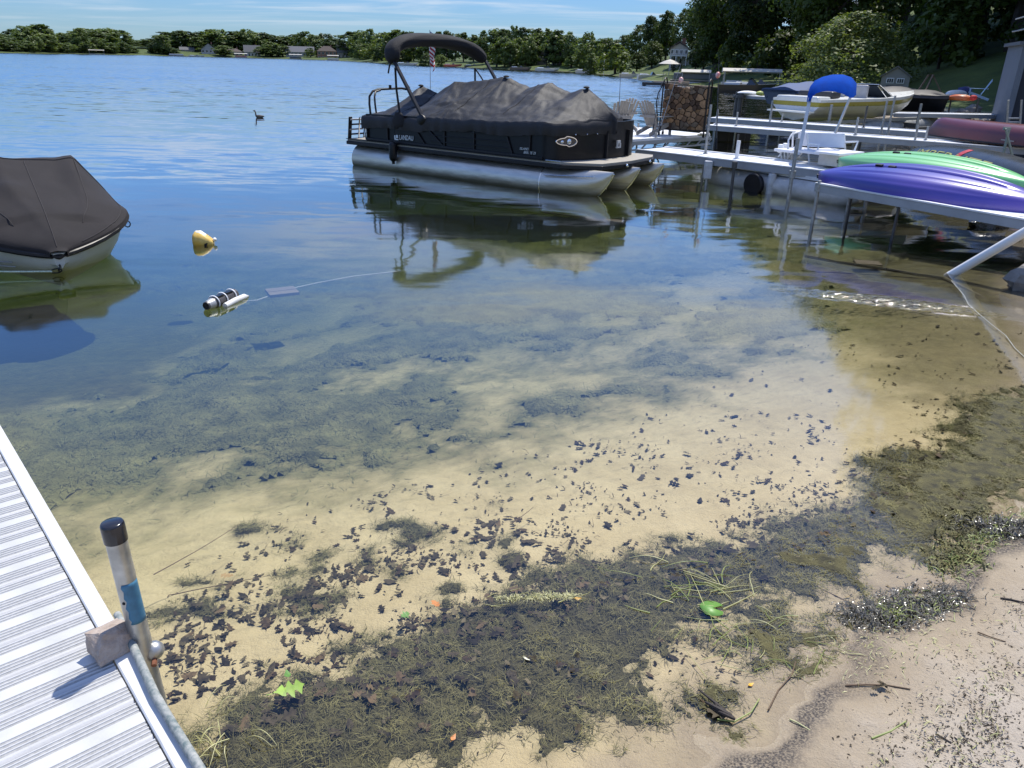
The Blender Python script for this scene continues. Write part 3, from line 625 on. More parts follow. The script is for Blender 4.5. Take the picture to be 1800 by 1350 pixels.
for k, (x, y, h, w) in enumerate([(31, 47, 27, 16.5), (37, 75, 25, 15), (31.5, 88, 21, 14), (30.5, 108, 19, 13), (29.5, 126, 17, 12), (27.5, 31, 24, 14)]):
    tree('near', (x, y, gz(x, y) - .1), h, w, 'broadleaf_tree', ['huge dark tree overhanging the lawn at the top right', 'tall tree with sunlit leaves right of the olive coloured bush', 'tall dark tree behind the olive coloured waterside bush',
         'dark tree above the long white boat canopy', 'dark tree left of the long white boat canopy', 'dark tree towering over the grey boat house'][k], 'big trees on the right bank')
for k, (x, y, h, w) in enumerate([(44, 56, 24, 17), (42, 78, 24, 17), (52, 68, 24, 18), (41, 98, 22, 16), (55, 90, 24, 18), (39, 118, 20, 15), (38, 138, 20, 15), (50, 112, 22, 17), (60, 58, 24, 18), (34, 41, 22, 15), (38, 49, 24, 16), (36, 57, 25, 16), (35, 60, 24, 15), (33, 49.5, 23, 14), (35, 66, 23, 14), (45, 50, 24, 17), (52, 48, 24, 17), (36, 152, 18, 14), (48, 135, 22, 16), (46, 42, 23, 16), (66, 78, 24, 18)]):
    tree('near', (x, y, gz(x, y) - .1), h, w, 'broadleaf_tree', 'dark tree deep in the shaded wood on the right hillside', 'trees of the shaded hillside')
for k, (x, y, h, w) in enumerate([(31, 62, 5, 7), (34, 70, 5, 8), (37, 62, 5, 7), (34, 52, 4, 7), (38, 54, 5, 8), (31, 80, 5, 7), (30, 96, 5, 8), (29, 112, 5, 7), (36, 46, 4, 6), (40, 48, 5, 8), (34, 84, 6, 8)]):
    tree('bush', (x, y, gz(x, y) - .1), h, w, 'undergrowth_bush', 'dark bush in the undergrowth below the right hand trees', 'bushes under the right hand trees', 'bush')
tree('willow', (23.8, 60, gz(23.8, 60) - .4), 5.6, 9.2, 'willow_bush', 'big olive green bush leaning over the water behind the docks', None, 'bush')

ORD = ['nearest', 'second', 'third', 'fourth', 'fifth', 'sixth', 'seventh', 'eighth', 'ninth', 'tenth']
for (m, left, row), L_ in RANK.items():
    for k, (d_, o) in enumerate(sorted(L_, key=lambda q: q[0])): o['label'] = '%s, %s on the %s side of the %s' % (row, ORD[min(k, 9)], 'left' if left else 'right', m[1])
# ---------------------------------------------------------------- houses across the lake
M_GLASS = pm('window_glass', (.02, .025, .03), .12, spec=.8)
M_TRIM = pm('white_trim', (.70, .70, .68), .5, var=.06)
def wallmat(k, c): return pm('house_wall_' + k, c, .8, var=.12, scale=1.5, bump=.01, bscale=9)
def roofmat(k, c): return pm('house_roof_' + k, c, .9, var=.2, scale=2.5, bump=.03, bscale=6)
def house(x0, x1, ybase, ywall, ytop, Y, style, wm, rm, label, rows, cols, deck=False, depth=7.0, name='lakeside_house'):
    a, b = atY(x0, ybase, Y), atY(x1, ybase, Y); c = (a + b) / 2; W = (b - a).length
    view = Vector((c.x, c.y, 0)).normalized(); ex = Vector((view.y, -view.x, 0)); T = (Vector((c.x, c.y, 0)), ex, view, Vector((0, 0, 1)))
    zb = c.z - 2.5; zw = atY((x0 + x1) / 2, ywall, Y).z; zt = atY((x0 + x1) / 2, ytop, Y).z
    h = thing(name, label, 'house', (c.x, c.y, c.z)); h_w = MB(T).box((0, depth / 2, (zb + zw) / 2), (W, depth, zw - zb)); ov = .35
    if style == 'gable':   # ridge runs away from the lake
        h_w.loft([[(-W / 2, y, zw), (W / 2, y, zw), (0, y, zt - .15)] for y in (0, depth)])
        rf = MB(T); p = [(-W / 2 - ov, zw - .25), (0, zt), (W / 2 + ov, zw - .25), (W / 2 + ov, zw - .05), (0, zt + .22), (-W / 2 - ov, zw - .05)]
        rf.loft([[(q[0], y, q[1]) for q in p] for y in (-ov, depth + ov)])
    elif style == 'side':  # ridge runs along the shore
        rf = MB(T).loft([[(x, -ov, zw - .1), (x, depth / 2, zt), (x, depth + ov, zw - .1), (x, depth + ov, zw + .1), (x, depth / 2, zt + .22), (x, -ov, zw + .1)] for x in (-W / 2 - ov, W / 2 + ov)])
        h_w.loft([[(x, 0, zw), (x, depth, zw), (x, depth / 2, zt - .05)] for x in (-W / 2, W / 2)])
    else:                  # hip
        rf = MB(T).loft([[(-W / 2 - ov, -ov, zw), (W / 2 + ov, -ov, zw), (W / 2 + ov, depth + ov, zw), (-W / 2 - ov, depth + ov, zw)], [(-W * .16, depth * .45, zt), (W * .16, depth * .45, zt), (W * .16, depth * .55, zt), (-W * .16, depth * .55, zt)]])
    h_w.build('wall', wm, h); r = rf.build('roof', rm, h)
    MB(T).box((W * .22, depth * .6, zt + .1), (.7, .7, 1.4)).build('chimney', wallmat('brick', (.26, .13, .09)), r)
    H = zw - c.z; rh = H / rows
    for i in range(rows):
        for j in range(cols):
            wx = -W / 2 + W * (j + .5) / cols; wz = c.z + rh * (i + .55); ww, wh = W / cols * .52, rh * .52
            f = MB(T).box((wx, -.03, wz), (ww + .16, .1, wh + .16)).build('window', M_TRIM, h); MB(T).box((wx, -.07, wz), (ww, .06, wh)).build('pane', M_GLASS, f)
    if deck:
        d = MB(T).box((0, -1.2, c.z + rh * (rows - 1)), (W * .9, 2.2, .18))
        for j in range(4): d.box((-W * .42 + W * .28 * j, -2.2, c.z + rh * (rows - 1) / 2 - .8), (.16, .16, rh * (rows - 1) + 1.6))
        d.build('balcony', M_TRIM, h)
        rl = MB(T).box((0, -2.25, c.z + rh * (rows - 1) + .95), (W * .9, .07, .08))
        for j in range(9): rl.box((-W * .44 + W * .11 * j, -2.25, c.z + rh * (rows - 1) + .5), (.06, .06, .9))
        rl.build('railing', M_TRIM, h)
    return h
GREY, BROWN, SLATE = roofmat('grey', (.12, .12, .12)), roofmat('brown', (.10, .078, .065)), roofmat('slate', (.15, .15, .155))
house(318, 341, 95, 88, 83, 580, 'side', wallmat('cream', (.30, .285, .25)), GREY, 'low cream far house with a grey roof on its own green lawn', 1, 5)
house(356, 381, 102, 87, 76, 572, 'gable', wallmat('timber', (.30, .29, .27)), BROWN, 'timbered far house with dark gable and deck by the water', 2, 4, True)
house(396, 426, 99, 91, 85, 578, 'hip', wallmat('tan', (.36, .32, .26)), BROWN, 'low tan far house under a wide brown roof', 1, 5)
house(431, 458, 102, 92, 80, 574, 'side', wallmat('white', (.42, .42, .41)), GREY, 'white far house with a big steep grey roof', 1, 5, True)
house(504, 552, 100, 92, 82, 566, 'side', wallmat('grey', (.33, .33, .31)), SLATE, 'long grey roofed far house half hidden by trees', 1, 7)
house(559, 592, 106, 90, 81, 556, 'hip', wallmat('brick', (.26, .13, .09)), BROWN, 'red brick far house with two rows of windows', 2, 5)
house(594, 626, 107, 93, 77, 548, 'side', wallmat('beige', (.36, .32, .26)), SLATE, 'beige far house with a large sloping slate roof and porch', 1, 5, True)
house(942, 962, 105, 98, 79, 246, 'gable', wallmat('cedar', (.28, .24, .19)), BROWN, 'narrow A-frame far house with a tall glass front', 2, 2)
house(970, 993, 112, 96, 88, 242, 'hip', wallmat('tan', (.36, .32, .26)), BROWN, 'left one of the twin tan houses with balconies', 2, 3, True)
house(996, 1019, 112, 97, 90, 242, 'hip', wallmat('tan', (.36, .32, .26)), BROWN, 'right one of the twin tan houses with balconies', 2, 3, True)
house(1175, 1206, 124, 85, 74, 152, 'gable', wallmat('sand', (.47, .43, .35)), BROWN, 'tall beige three storey house above the far right bank', 3, 4, True)
house(1207, 1224, 122, 104, 96, 150, 'gable', wallmat('white', (.42, .42, .41)), GREY, 'small white house wing with blue dark windows', 2, 2)
house(1250, 1274, 118, 92, 82, 140, 'gable', wallmat('sand', (.47, .43, .35)), BROWN, 'beige house half hidden behind the shade trees', 2, 3)
# ---------------------------------------------------------------- the black canopied pontoon boat
Z = Vector((0, 0, 1))
M_ALU = pm('brushed_aluminium', (.56, .53, .47), .36, metal=.75, var=.14, scale=3, stretch=(1, 1, 6), bump=.0015, bscale=30, grime_shade=(.02, .13, (.13, .12, .085)))  # tubes darkened low down: painted shade with some scum
M_ALUD = pm('weathered_aluminium', (.40, .41, .41), .5, metal=.55, var=.25, scale=7)
M_BLACK = pm('black_gelcoat', (.0065, .007, .009), .32, var=.2, scale=2, spec=.28)
M_RAIL = pm('black_powder_coat', (.010, .010, .012), .42, var=.2, spec=.3)
M_COVER = pm('charcoal_canvas', (.024, .024, .0255), .55, var=.10, scale=2.2, bump=.003, bscale=260, spec=.30)
M_CANVAS = pm('black_canvas', (.007, .007, .009), .85, var=.3, scale=5, bump=.006, bscale=35)
M_DECK = pm('tan_deck', (.34, .31, .26), .7, var=.1, scale=20)
M_SILV = pm('silver_lettering', (.62, .63, .64), .35, metal=.4, var=.04)
M_CHROME = pm('chrome', (.75, .76, .78), .12, metal=1.0, var=.03)
M_WHITE = pm('white_paint', (.76, .77, .77), .45, var=.07, scale=5, bump=.001, bscale=50)
M_GREYP = pm('grey_metal', (.27, .28, .30), .5, metal=.3, var=.2, scale=5)
S0 = at(620, 290); PE, PN = Vector((.805, -.593, 0)), Vector((.593, .805, 0)); PT = (S0, PE, PN, Z)
def PW(x, y, z): return S0 + PE * x + PN * y + Z * z
pb = thing('pontoon_boat', 'black pontoon boat under a charcoal mooring cover with a folded black canopy arch', 'pontoon boat', tuple(S0))
for k, yc in enumerate((.27, 1.22, 2.17)):
    L = [0, .02, 1.5, 3.2, 4.93, 5.15, 5.4, 5.65, 5.85, 6.0, 6.12, 6.22, 6.28]
    rings = []
    for x in L:
        t = max(0, (x - 4.93) / 1.36); r = .30 if x > .01 else .27; top = .43; bot = -.17 + .58 * t ** 5.2; w = r * (1 - t ** 1.75) + .007
        cz, hz = (top + bot) / 2, (top - bot) / 2
        rings.append([(x, yc + w * math.cos(a) * (1 if math.sin(a) > 0 else (1 - .5 * t)), cz + hz * math.sin(a)) for a in [2 * math.pi * i / 20 for i in range(20)]])
    tb = MB(PT).loft(rings).build('pontoon', M_ALU, pb, True, ang=50)
    wr = []
    for a in range(24): wr.append((4.93, yc + .303 * math.cos(a * math.pi / 12), .13 + .303 * math.sin(a * math.pi / 12)))
    MB(PT).tube(wr, .008, 5, True).build('weld_seam', M_CHROME, tb, True)
    kl = MB(PT); kl.tube([(x, yc, b + .004) for x, b in [(x_, -.172 + .58 * max(0, (x_ - 4.93) / 1.36) ** 5.2) for x_ in (5.3, 5.6, 5.8, 5.95, 6.05, 6.13, 6.2, 6.25, 6.285)]], .016, 6); kl.build('keel_strip', M_CHROME, tb, True)
    if k == 0: MB(PT).beam((5.03, -.035, .29), (6.0, .10, .34), .03, .022).build('splash_strake', M_CHROME, tb, bevel=.006)
DK = [(-.12, .0), (5.35, .0), (5.98, .38), (6.10, 1.2), (6.06, 2.1), (5.9, 2.44), (-.12, 2.44)]
MB(PT).prism([(x, y) for x, y in DK], .50, .535).build('deck', M_DECK, pb)
off = MB(PT)
DKo = [(-.14, -.025), (5.36, -.025), (6.0, .36), (6.125, 1.2), (6.085, 2.11), (5.91, 2.465), (-.14, 2.465)]
off.prism(DKo, .425, .497); off.build('rub_rail', M_RAIL, pb, bevel=.012)
MB(PT).box((2.45, .02, .538), (5.18, .09, .012)).build('side_ledge', M_RAIL, pb)
for k, (x, y) in enumerate([(5.5, .14), (6.13, 1.0), (6.12, 1.9)]): MB(PT).blob((x, y, .47), (.03, .03, .03), 8, 6).build('docking_cleat', M_CHROME, pb, True)
MB(PT).beam((5.05, -.005, .545), (5.35, .02, .545), .04, .025).build('mooring_cleat', M_CHROME, pb, bevel=.006)
def arc(pts, per=6):
    out = []
    for i in range(len(pts) - 1):
        p0, p1, p2, p3 = [Vector((*pts[max(0, min(len(pts) - 1, j))], 0)) for j in (i - 1, i, i + 1, i + 2)]
        for k in range(per):
            t = k / per; q = .5 * ((2 * p1) + (p2 - p0) * t + (2 * p0 - 5 * p1 + 4 * p2 - p3) * t * t + (3 * p1 - p0 - 3 * p2 + p3) * t ** 3); out.append((q.x, q.y))
    out.append(tuple(pts[-1])); return out
BOWP = arc([(4.8, .05), (5.02, .06), (5.25, .24), (5.46, .62), (5.60, 1.15), (5.66, 1.7), (5.60, 2.12), (5.35, 2.36), (5.0, 2.40)])
FP = [(.42, .06), (1.5, .05), (3.0, .05)] + BOWP + [(3.0, 2.40), (.42, 2.40)]
fc = MB(PT); n = len(FP)
inn = [(x * .985 + .04, 1.2 + (y - 1.2) * .97) for x, y in FP]
fc.loft([[(x, y, .537) for x, y in FP], [(x, y, 1.06 + .02 * x) for x, y in FP], [(x, y, 1.06 + .02 * x) for x, y in inn], [(x, y, .537) for x, y in inn]], caps=False, ringclosed=True)
fc.build('fence_panel', M_BLACK, pb, True, ang=35)
MB(PT).box((.40, 1.23, .78), (.03, 2.30, .48)).build('stern_gate', M_BLACK, pb)
# frame posts, ribs and slanting trims on the near fence
for x in (.46, 1.06, 2.62, 3.36, 4.66): MB(PT).beam((x, .035, .54), (x, .035, 1.0), .03, .035, (1, 0, 0)).build('fence_post', M_RAIL, pb, bevel=.006)
for z in (.66, .77, .88): MB(PT).beam((2.15 + (.95 - z) * .3, .035, z), (4.15 + (1 - z) * .2, .035, z + .02), .02, .016).build('fence_rib', M_RAIL, pb, bevel=.004)
for a, b in (((1.75, .975), (2.12, .56)), ((2.05, .975), (2.62, .57)), ((4.10, .99), (4.28, .56))): MB(PT).beam((a[0], .034, a[1]), (b[0], .034, b[1]), .03, .03, (0, 1, 0)).build('slanting_trim', M_RAIL, pb, bevel=.005)
MB(PT).beam((.42, .030, .575), (4.95, .030, .565), .03, .05).build('base_rail', M_RAIL, pb, bevel=.008)
for x, y, dx, dy in ((5.585, 1.12, .03, 0), (5.655, 1.80, .03, 0)):
    MB(PT).beam((x + .03, y, .54), (x + .03, y, 1.02), .035, .045).build('gate_post', M_RAIL, pb, True)
# writing and emblems
lo = PW(1.30, .027, .60); ex1 = (PE + Z * .02).normalized()
letters('LANDAU', 'boat_lettering', M_SILV, PW(1.40, .030, .625), ex1, Z, .135, pb, .004, .0, .72)
em = MB(PT); em.beam((1.275, .036, .70), (1.275, .036, .615), .012, .035, (1, 0, 0)); em.beam((1.262, .036, .622), (1.37, .036, .622), .012, .022); em.box((1.335, .036, .68), (.055, .012, .06)); em.build('emblem', M_SILV, pb)
letters('ISLAND', 'model_lettering', M_SILV, PW(4.44, .028, .675), ex1, Z, .062, pb, .003, .25, .95)
letters('BREEZE 25', 'model_lettering', M_SILV, PW(4.53, .028, .615), ex1, Z, .062, pb, .003, .25, .95)
gp = PW(5.695, 1.37, .74); gx_ = (PN + PE * .09).normalized()
e2 = MB((gp, gx_, Z, PE)); e2.beam((0, .11, 0), (0, -.02, 0), .03, .022, (1, 0, 0)); e2.beam((-.03, -.015, 0), (.10, -.015, 0), .03, .02, (0, 1, 0)); e2.beam((.085, -.01, 0), (.085, .06, 0), .03, .022, (1, 0, 0)); e2.box((.05, .085, 0), (.07, .05, .02)); e2.build('emblem', M_SILV, pb)
# docking light: eye shaped chrome bezel with a dark lens
lp = PW(5.285, .262, .865); lx = (PE * .62 + PN * .78).normalized(); LT = (lp - lx.cross(Z) * -.012, lx, Z, lx.cross(Z))
eye = [(.19 * math.cos(a), .075 * math.sin(a) * (1.15 if math.cos(a) > 0 else .8), .01) for a in [2 * math.pi * i / 28 for i in range(28)]]
lt = MB(LT).tube(eye, .014, 6, True).build('docking_light', M_CHROME, pb, True)
MB(LT).loft([[(p[0] * .95, p[1] * .95, -.02) for p in eye], [(p[0] * .95, p[1] * .95, .008) for p in eye]]).build('lens', M_GLASS, lt)
MB(LT).blob((.05, .0, .012), (.04, .05, .016), 10, 6).build('reflector', M_CHROME, lt, True); MB(LT).blob((-.08, -.005, .012), (.03, .028, .012), 10, 6).build('reflector', M_CHROME, lt, True)
# mooring cover
RX = [.34, .93, 1.42, 1.89, 2.5, 3.21, 3.74, 4.22, 4.68, 5.06, 5.4, 5.70]; RZ = [1.06, 1.64, 1.47, 1.74, 1.74, 1.875, 1.70, 1.82, 1.655, 1.735, 1.50, 1.24]
PK = np.array([[.93, 1.2], [1.89, 1.2], [3.21, 1.2], [4.22, 1.2], [5.06, 1.2], [2.55, .42], [3.1, 2.0]])
oX = np.array([p[0] for p in FP[:3] + BOWP[:32]]); oY = np.array([p[1] for p in FP[:3] + BOWP[:32]])
def cov_half(x): return np.clip(1.225 - np.interp(x, np.maximum.accumulate(oX), oY) + .03, .02, 2)
def cover_z(x, y):
    hw = cov_half(x); v = np.clip(np.abs(y - 1.225) / hw, 0, 1); ed = np.interp(x, [.3, 3.6, 5.4], [1.04, 1.145, 1.21])
    rid = np.interp(x, RX, RZ)
    z = ed + (rid - ed) * (1 - v) ** 1.06
    for (px_, py_), a in zip(PK[5:], (.10, .07)): z = z + a * np.exp(-np.hypot(x - px_, y - py_) / .22) * (1 - v ** 6)
    wr = 0
    for px_, py_ in PK:
        rr_ = np.hypot(x - px_, y - py_); an = np.arctan2(y - py_, x - px_)
        wr = wr + (fbm(an * 2.6 + 40, rr_ * .9 + px_ * 9, 77, 3) - .5) * np.exp(-((rr_ - .45) / .55) ** 2)
    z = z + wr * .085 + (fbm(x * 2.2, y * 7, 81, 4) - .5) * .05 * (.3 + v) + (fbm(x * 9, y * 5, 84, 3) - .5) * .018
    z = z - np.abs(fbm(x * 3.4 + y * 1.2, y * 2.0 - x * .8, 87, 3) - .5) * .06 * (.25 + .75 * v) * (1 - v ** 8) + .005
    return z - .05 * np.clip(v - .93, 0, 1) / .07 * .6
nX, nY = 190, 70; cx = .34 + (5.70 - .34) * np.linspace(0, 1, nX) ** .97; CXX = np.repeat(cx[:, None], nY, 1); vv = np.linspace(-1, 1, nY); vv = np.sign(vv) * np.abs(vv) ** .85
CYY = 1.225 + cov_half(CXX) * vv[None, :]; CZZ = cover_z(CXX, CYY)
sk = []
for dz, do in ((.05, .022), (.12, .03), (.19, .026), (.235, .02)):
    sk.append(dz)
cv = MB(PT); grid = [(float(CXX[i, j]), float(CYY[i, j]), float(CZZ[i, j])) for i in range(nX) for j in range(nY)]
cv.add(grid, [(i * nY + j, (i + 1) * nY + j, (i + 1) * nY + j + 1, i * nY + j + 1) for i in range(nX - 1) for j in range(nY - 1)])
def skirt(pts):
    rows = []
    for dz, do, wv in ((-.004, .0, 0), (.035, .028, .004), (.10, .034, .008), (.17, .030, .012), (.225, .022, .016)):
        row = []
        for i, (x, y, z) in enumerate(pts):
            cx_, cy_ = 2.9, 1.225; nx_, ny_ = (0, -1 if y < cy_ else 1) if x < 4.9 else Vector((x - 4.6, (y - cy_) * .9)).normalized()
            o_ = do + wv * math.sin(x * 17 + y * 9 + math.sin(x * 5) * 2)
            row.append((x + nx_ * o_, y + ny_ * o_, z - dz - (.02 * math.sin(x * 3.1 + 1) if dz > .2 else 0)))
        rows.append(row)
    cv.loft(rows, caps=False, open_section=True)
near = [grid[i * nY] for i in range(nX)]; bowe = [grid[(nX - 1) * nY + j] for j in range(nY)]; farr = [grid[i * nY + nY - 1] for i in range(nX - 1, -1, -1)]
stn = [grid[j] for j in range(nY - 1, -1, -1)]
skirt(near + bowe[1:] + farr[1:] + stn[1:])
cvo = cv.build('mooring_cover', M_COVER, pb, True, ang=180)
for xs in (1.30, 2.75, 3.9): MB(PT).tube([(xs + .1 * math.sin(t * 3), .22 + t * 1.2, float(cover_z(np.array(xs + .1 * math.sin(t * 3)), np.array(.22 + t * 1.2))) + .002) for t in np.linspace(0, 1, 22)], .006, 5).build('cover_seam', M_CANVAS, cvo, True)
for q in (0, 2, 4): MB(PT).blob((PK[q][0], 1.2, float(cover_z(PK[q][0], 1.2)) + .012), (.06, .06, .022), 10, 6).build('pole_cap', M_CANVAS, cvo, True)
for x, y in ((5.36, .40), (5.46, .62), (5.53, .85), (5.70, 2.2)): MB(PT).blob((x + .05, y - .03, .985), (.012, .012, .012), 6, 5).build('snap_button', M_CHROME, cvo, True)
# folded canopy arch
ar = MB(PT); path = [(1.36, .02, 2.12), (1.26, .03, 2.28), (1.22, .12, 2.40), (1.22, .35, 2.50), (1.23, .75, 2.555), (1.25, 1.2, 2.565), (1.29, 1.65, 2.545), (1.36, 2.05, 2.49), (1.47, 2.36, 2.38), (1.66, 2.50, 2.17)]
rings = []
for i, p in enumerate(path):
    t = Vector(path[min(i + 1, 9)]) - Vector(path[max(i - 1, 0)]); t.normalize(); a = Vector((1, 0, 0)); a = (a - t * a.dot(t)).normalized(); b = t.cross(a)
    ring = []
    for k in range(16):
        g = 2 * math.pi * k / 16; w = 1 + .10 * math.sin(k * 2.3 + i * 1.7)
        ra, rb = (.20, .135) if 0 < i < 9 else (.13, .10)
        ring.append(Vector(p) - Z * .05 + a * ra * w * math.cos(g) + b * rb * w * math.sin(g))
    rings.append(ring)
ar.loft(rings)
ao = ar.build('canopy_arch', M_CANVAS, pb, True, ang=60); md = ao.modifiers.new('smooth', 'SUBSURF'); md.levels = 1; md.render_levels = 2
for y, yb in ((.02, .02), (2.48, 2.44)):
    MB(PT).beam((2.06 + (.45 if y > 1 else 0), yb, 1.10), (1.30 if y < 1 else 1.66, y, 2.14), .05, .075, (0, 1, 0)).build('arch_leg', M_RAIL, pb, bevel=.012)
    MB(PT).tube([(1.46, yb, 1.02), (1.37, y, 1.6), (1.36, y, 1.98)], .022, 8).build('arch_brace', M_RAIL, pb, True)
    MB(PT).tube([(1.70, yb + .03, 1.62), (1.52, y + .03, 1.80), (1.36, y + .02, 1.97)], .016, 7).build('arch_strut', M_RAIL, pb, True)
MB(PT).tube([(1.30, .0, 2.12), (1.24, -.02, 2.0), (1.20, -.02, 1.87)], .016, 6).build('loose_strap', M_CANVAS, pb, True)
MB(PT).blob((1.42, .0, .99), (.16, .05, .16), 10, 7, .15, random.Random(3)).build('strap_bundle', M_CANVAS, pb, True)
MB(PT).blob((2.06, .0, 1.05), (.12, .05, .10), 10, 7, .15, random.Random(4)).build('arch_hinge', M_RAIL, pb, True)
# tow bar at the stern
MB(PT).tube([(.42, .20, .98), (.38, .21, 1.25), (.36, .24, 1.40), (.36, .34, 1.50), (.36, .5, 1.535), (.36, 1.2, 1.55), (.36, 1.42, 1.52), (.37, 1.52, 1.42), (.40, 1.55, 1.2), (.42, 1.56, .98)], .024, 8).build('tow_bar', M_RAIL, pb, True)
MB(PT).tube([(.60, .20, .98), (.55, .21, 1.25), (.50, .25, 1.40), (.44, .34, 1.49), (.42, .5, 1.52)], .020, 8).build('tow_bar_brace', M_RAIL, pb, True)
MB(PT).tube([(.36, .85, 1.55), (.36, .85, 1.62)], .03, 8).build('tow_pin', M_RAIL, pb, True)
# boarding ladder
ld = MB(PT); ld.beam((-.18, .10, .42), (-.10, .10, .98), .03, .09, (0, 1, 0)); ld.build('ladder_side', M_RAIL, pb, bevel=.01)
ld = MB(PT); ld.beam((-.18, .52, .42), (-.10, .52, .98), .03, .05, (0, 1, 0)); ld.build('ladder_side', M_ALUD, pb, bevel=.01)
for k in range(5): MB(PT).beam((-.165 + .015 * k, .08, .52 + .10 * k), (-.165 + .015 * k, .54, .52 + .10 * k), .07, .03).build('rung', M_RAIL if k % 2 else M_ALUD, pb, bevel=.006)
MB(PT).tube([(-.10, .30, .50), (.02, .25, .97), (.10, .25, .99), (.16, .27, .52)], .016, 7).build('grab_rail', M_CHROME, pb, True)
MB(PT).prism([(-.42, .25), (-.10, .25), (-.10, 2.2), (-.42, 2.2)], .40, .44).build('swim_platform', M_RAIL, pb)
MB(PT).box((.55, .95, 1.02), (.24, 1.4, .16)).build('stern_seat', M_WHITE, pb, bevel=.04)
tag(MB(PT).tube([(1.335, -.01, .92), (1.33, -.07, .62)], .006, 5).tube([(1.33, -.09, .60), (1.33, -.09, .585), (1.33, -.09, .56), (1.33, -.09, .53), (1.33, -.09, .28), (1.33, -.09, .23), (1.33, -.09, .20), (1.33, -.09, .15)], [.012, .05, .075, .085, .085, .07, .035, .03], 12).build('boat_fender', M_BLACK, None, True, at=tuple(PW(1.33, -.09, .15))),
    'black fender hanging on a line over the pontoon boat side', 'fender')
fl = thing('flag', 'small striped American flag hanging from a thin staff behind the black canopy arch', 'flag', tuple(PW(.18, 2.3, .55)))
MB(PT).tube([(.18, 2.3, .55), (.20, 2.3, 2.75)], .007, 6).build('staff', M_ALUD, fl, True)
M_RED, M_BLUE = pm('flag_red', (.42, .02, .03), .8), pm('flag_blue', (.03, .05, .22), .8)
def fpt(u, v): return (.21 + .22 * u + .02 * math.sin(v * 9), 2.3 - .16 * u + .06 * math.sin(u * 7 + v * 3), 2.72 - .62 * v - .22 * u)
for k in range(13):
    m_ = MB(PT); a_, b_ = k / 13, (k + .96) / 13; u0 = .0 if k > 6 else .42
    m_.loft([[fpt(u, a_), fpt(u, b_), tuple(Vector(fpt(u, b_)) + Vector((0, .006, 0))), tuple(Vector(fpt(u, a_)) + Vector((0, .006, 0)))] for u in np.linspace(u0, 1, 8)])
    m_.build('stripe', M_RED if k % 2 == 0 else M_WHITE, fl, True)
m_ = MB(PT); m_.loft([[fpt(u, 0), fpt(u, .27), fpt(u, .535), tuple(Vector(fpt(u, .535)) + Vector((0, .006, 0))), tuple(Vector(fpt(u, 0)) + Vector((0, .006, 0)))] for u in np.linspace(0, .42, 6)])
ca = m_.build('canton', M_BLUE, fl, True)
st = MB(PT)
for i in range(5):
    for j in range(4):
        q = Vector(fpt(.05 + .085 * i, .05 + .12 * j)); st.blob((q.x, q.y - .008, q.z), (.012, .006, .012), 5, 4)
tag(st.build('star_field', M_WHITE, ca), kind='stuff')

# ---------------------------------------------------------------- the covered runabout on the left
LO = at(107, 478); LE, LN = Vector((-.6, .8, 0)), Vector((.8, .6, 0)); LT_ = (LO, LE, LN, Z)
lb = thing('covered_runabout', 'white hulled boat under a dark grey cover at the left edge of the photo', 'boat', tuple(LO))
def lw(t): t = min(max(t + .10, 0), .85) / .85; return .05 + .77 * (1 - (1 - t) ** 2.3)
def lz(t): return .22 + .23 * min(1, max(0, (t + .1) / .7))
rings = []
for t in (-.12, -.06, 0, .08, .18, .3, .45, .65, .9, 1.3, 2.0, 2.8, 3.3):
    w = lw(t); wl = max(.01, w * (.62 if t < .3 else .74) - (.05 if t < 0 else 0)); zk = -.22 if t > .3 else -.22 * max(0, (t + .0) / .3) + (.10 if t < -.05 else 0)
    zc = .02 + (.10 * max(0, (.3 - t))); zg = lz(t) - .03
    rings.append([(t, 0, zk), (t, wl * .6, zk * .4 + zc * .3), (t, wl, zc), (t, (wl + w) / 2 + .01, (zc + zg) / 2 - .02), (t, w, zg), (t, w * .9, zg + .03), (t, -w * .9, zg + .03), (t, -w, zg), (t, -(wl + w) / 2 - .01, (zc + zg) / 2 - .02), (t, -wl, zc), (t, -wl * .6, zk * .4 + zc * .3)])
MB(LT_).loft(rings).build('hull', pm('cream_gelcoat', (.50, .52, .48), .3, var=.08, scale=3), lb, True, ang=30)
gn = MB(LT_); gp_ = [(t, -lw(t) - .008, lz(t) - .03) for t in (2.8, 2, 1.3, .9, .65, .45, .3, .15, .05, -.04)] + [(-.115, 0, .185)] + [(t, lw(t) + .008, lz(t) - .03) for t in (-.04, .05, .15, .3, .45, .65, .9, 1.3, 2, 2.8)]
gn.tube(gp_, .030, 8); gn.build('rub_rail', M_RAIL, lb, True)
st_ = MB(LT_)
for zz in (.075, .125): st_.tube([(t, -lw(t) * (.80 + zz), zz + .02 * t) for t in (2.6, 1.6, 1, .7, .45, .25, .12)], .006, 5)
st_.build('pinstripe', M_GREYP, lb)
bs = MB(LT_); rows_ = []
for t in (2.8, 2, 1.3, .9, .65, .45, .3, .18, .08): rows_.append([(t, -lw(t) - .012, lz(t) - .02), (t, -lw(t) - .014, lz(t) + .10 * min(1, t / .6)), (t, -lw(t) + .03, lz(t) + .10 * min(1, t / .6)), (t, -lw(t) + .03, lz(t) - .02)])
bs.loft(rows_).build('side_stripe', M_BLACK, lb)
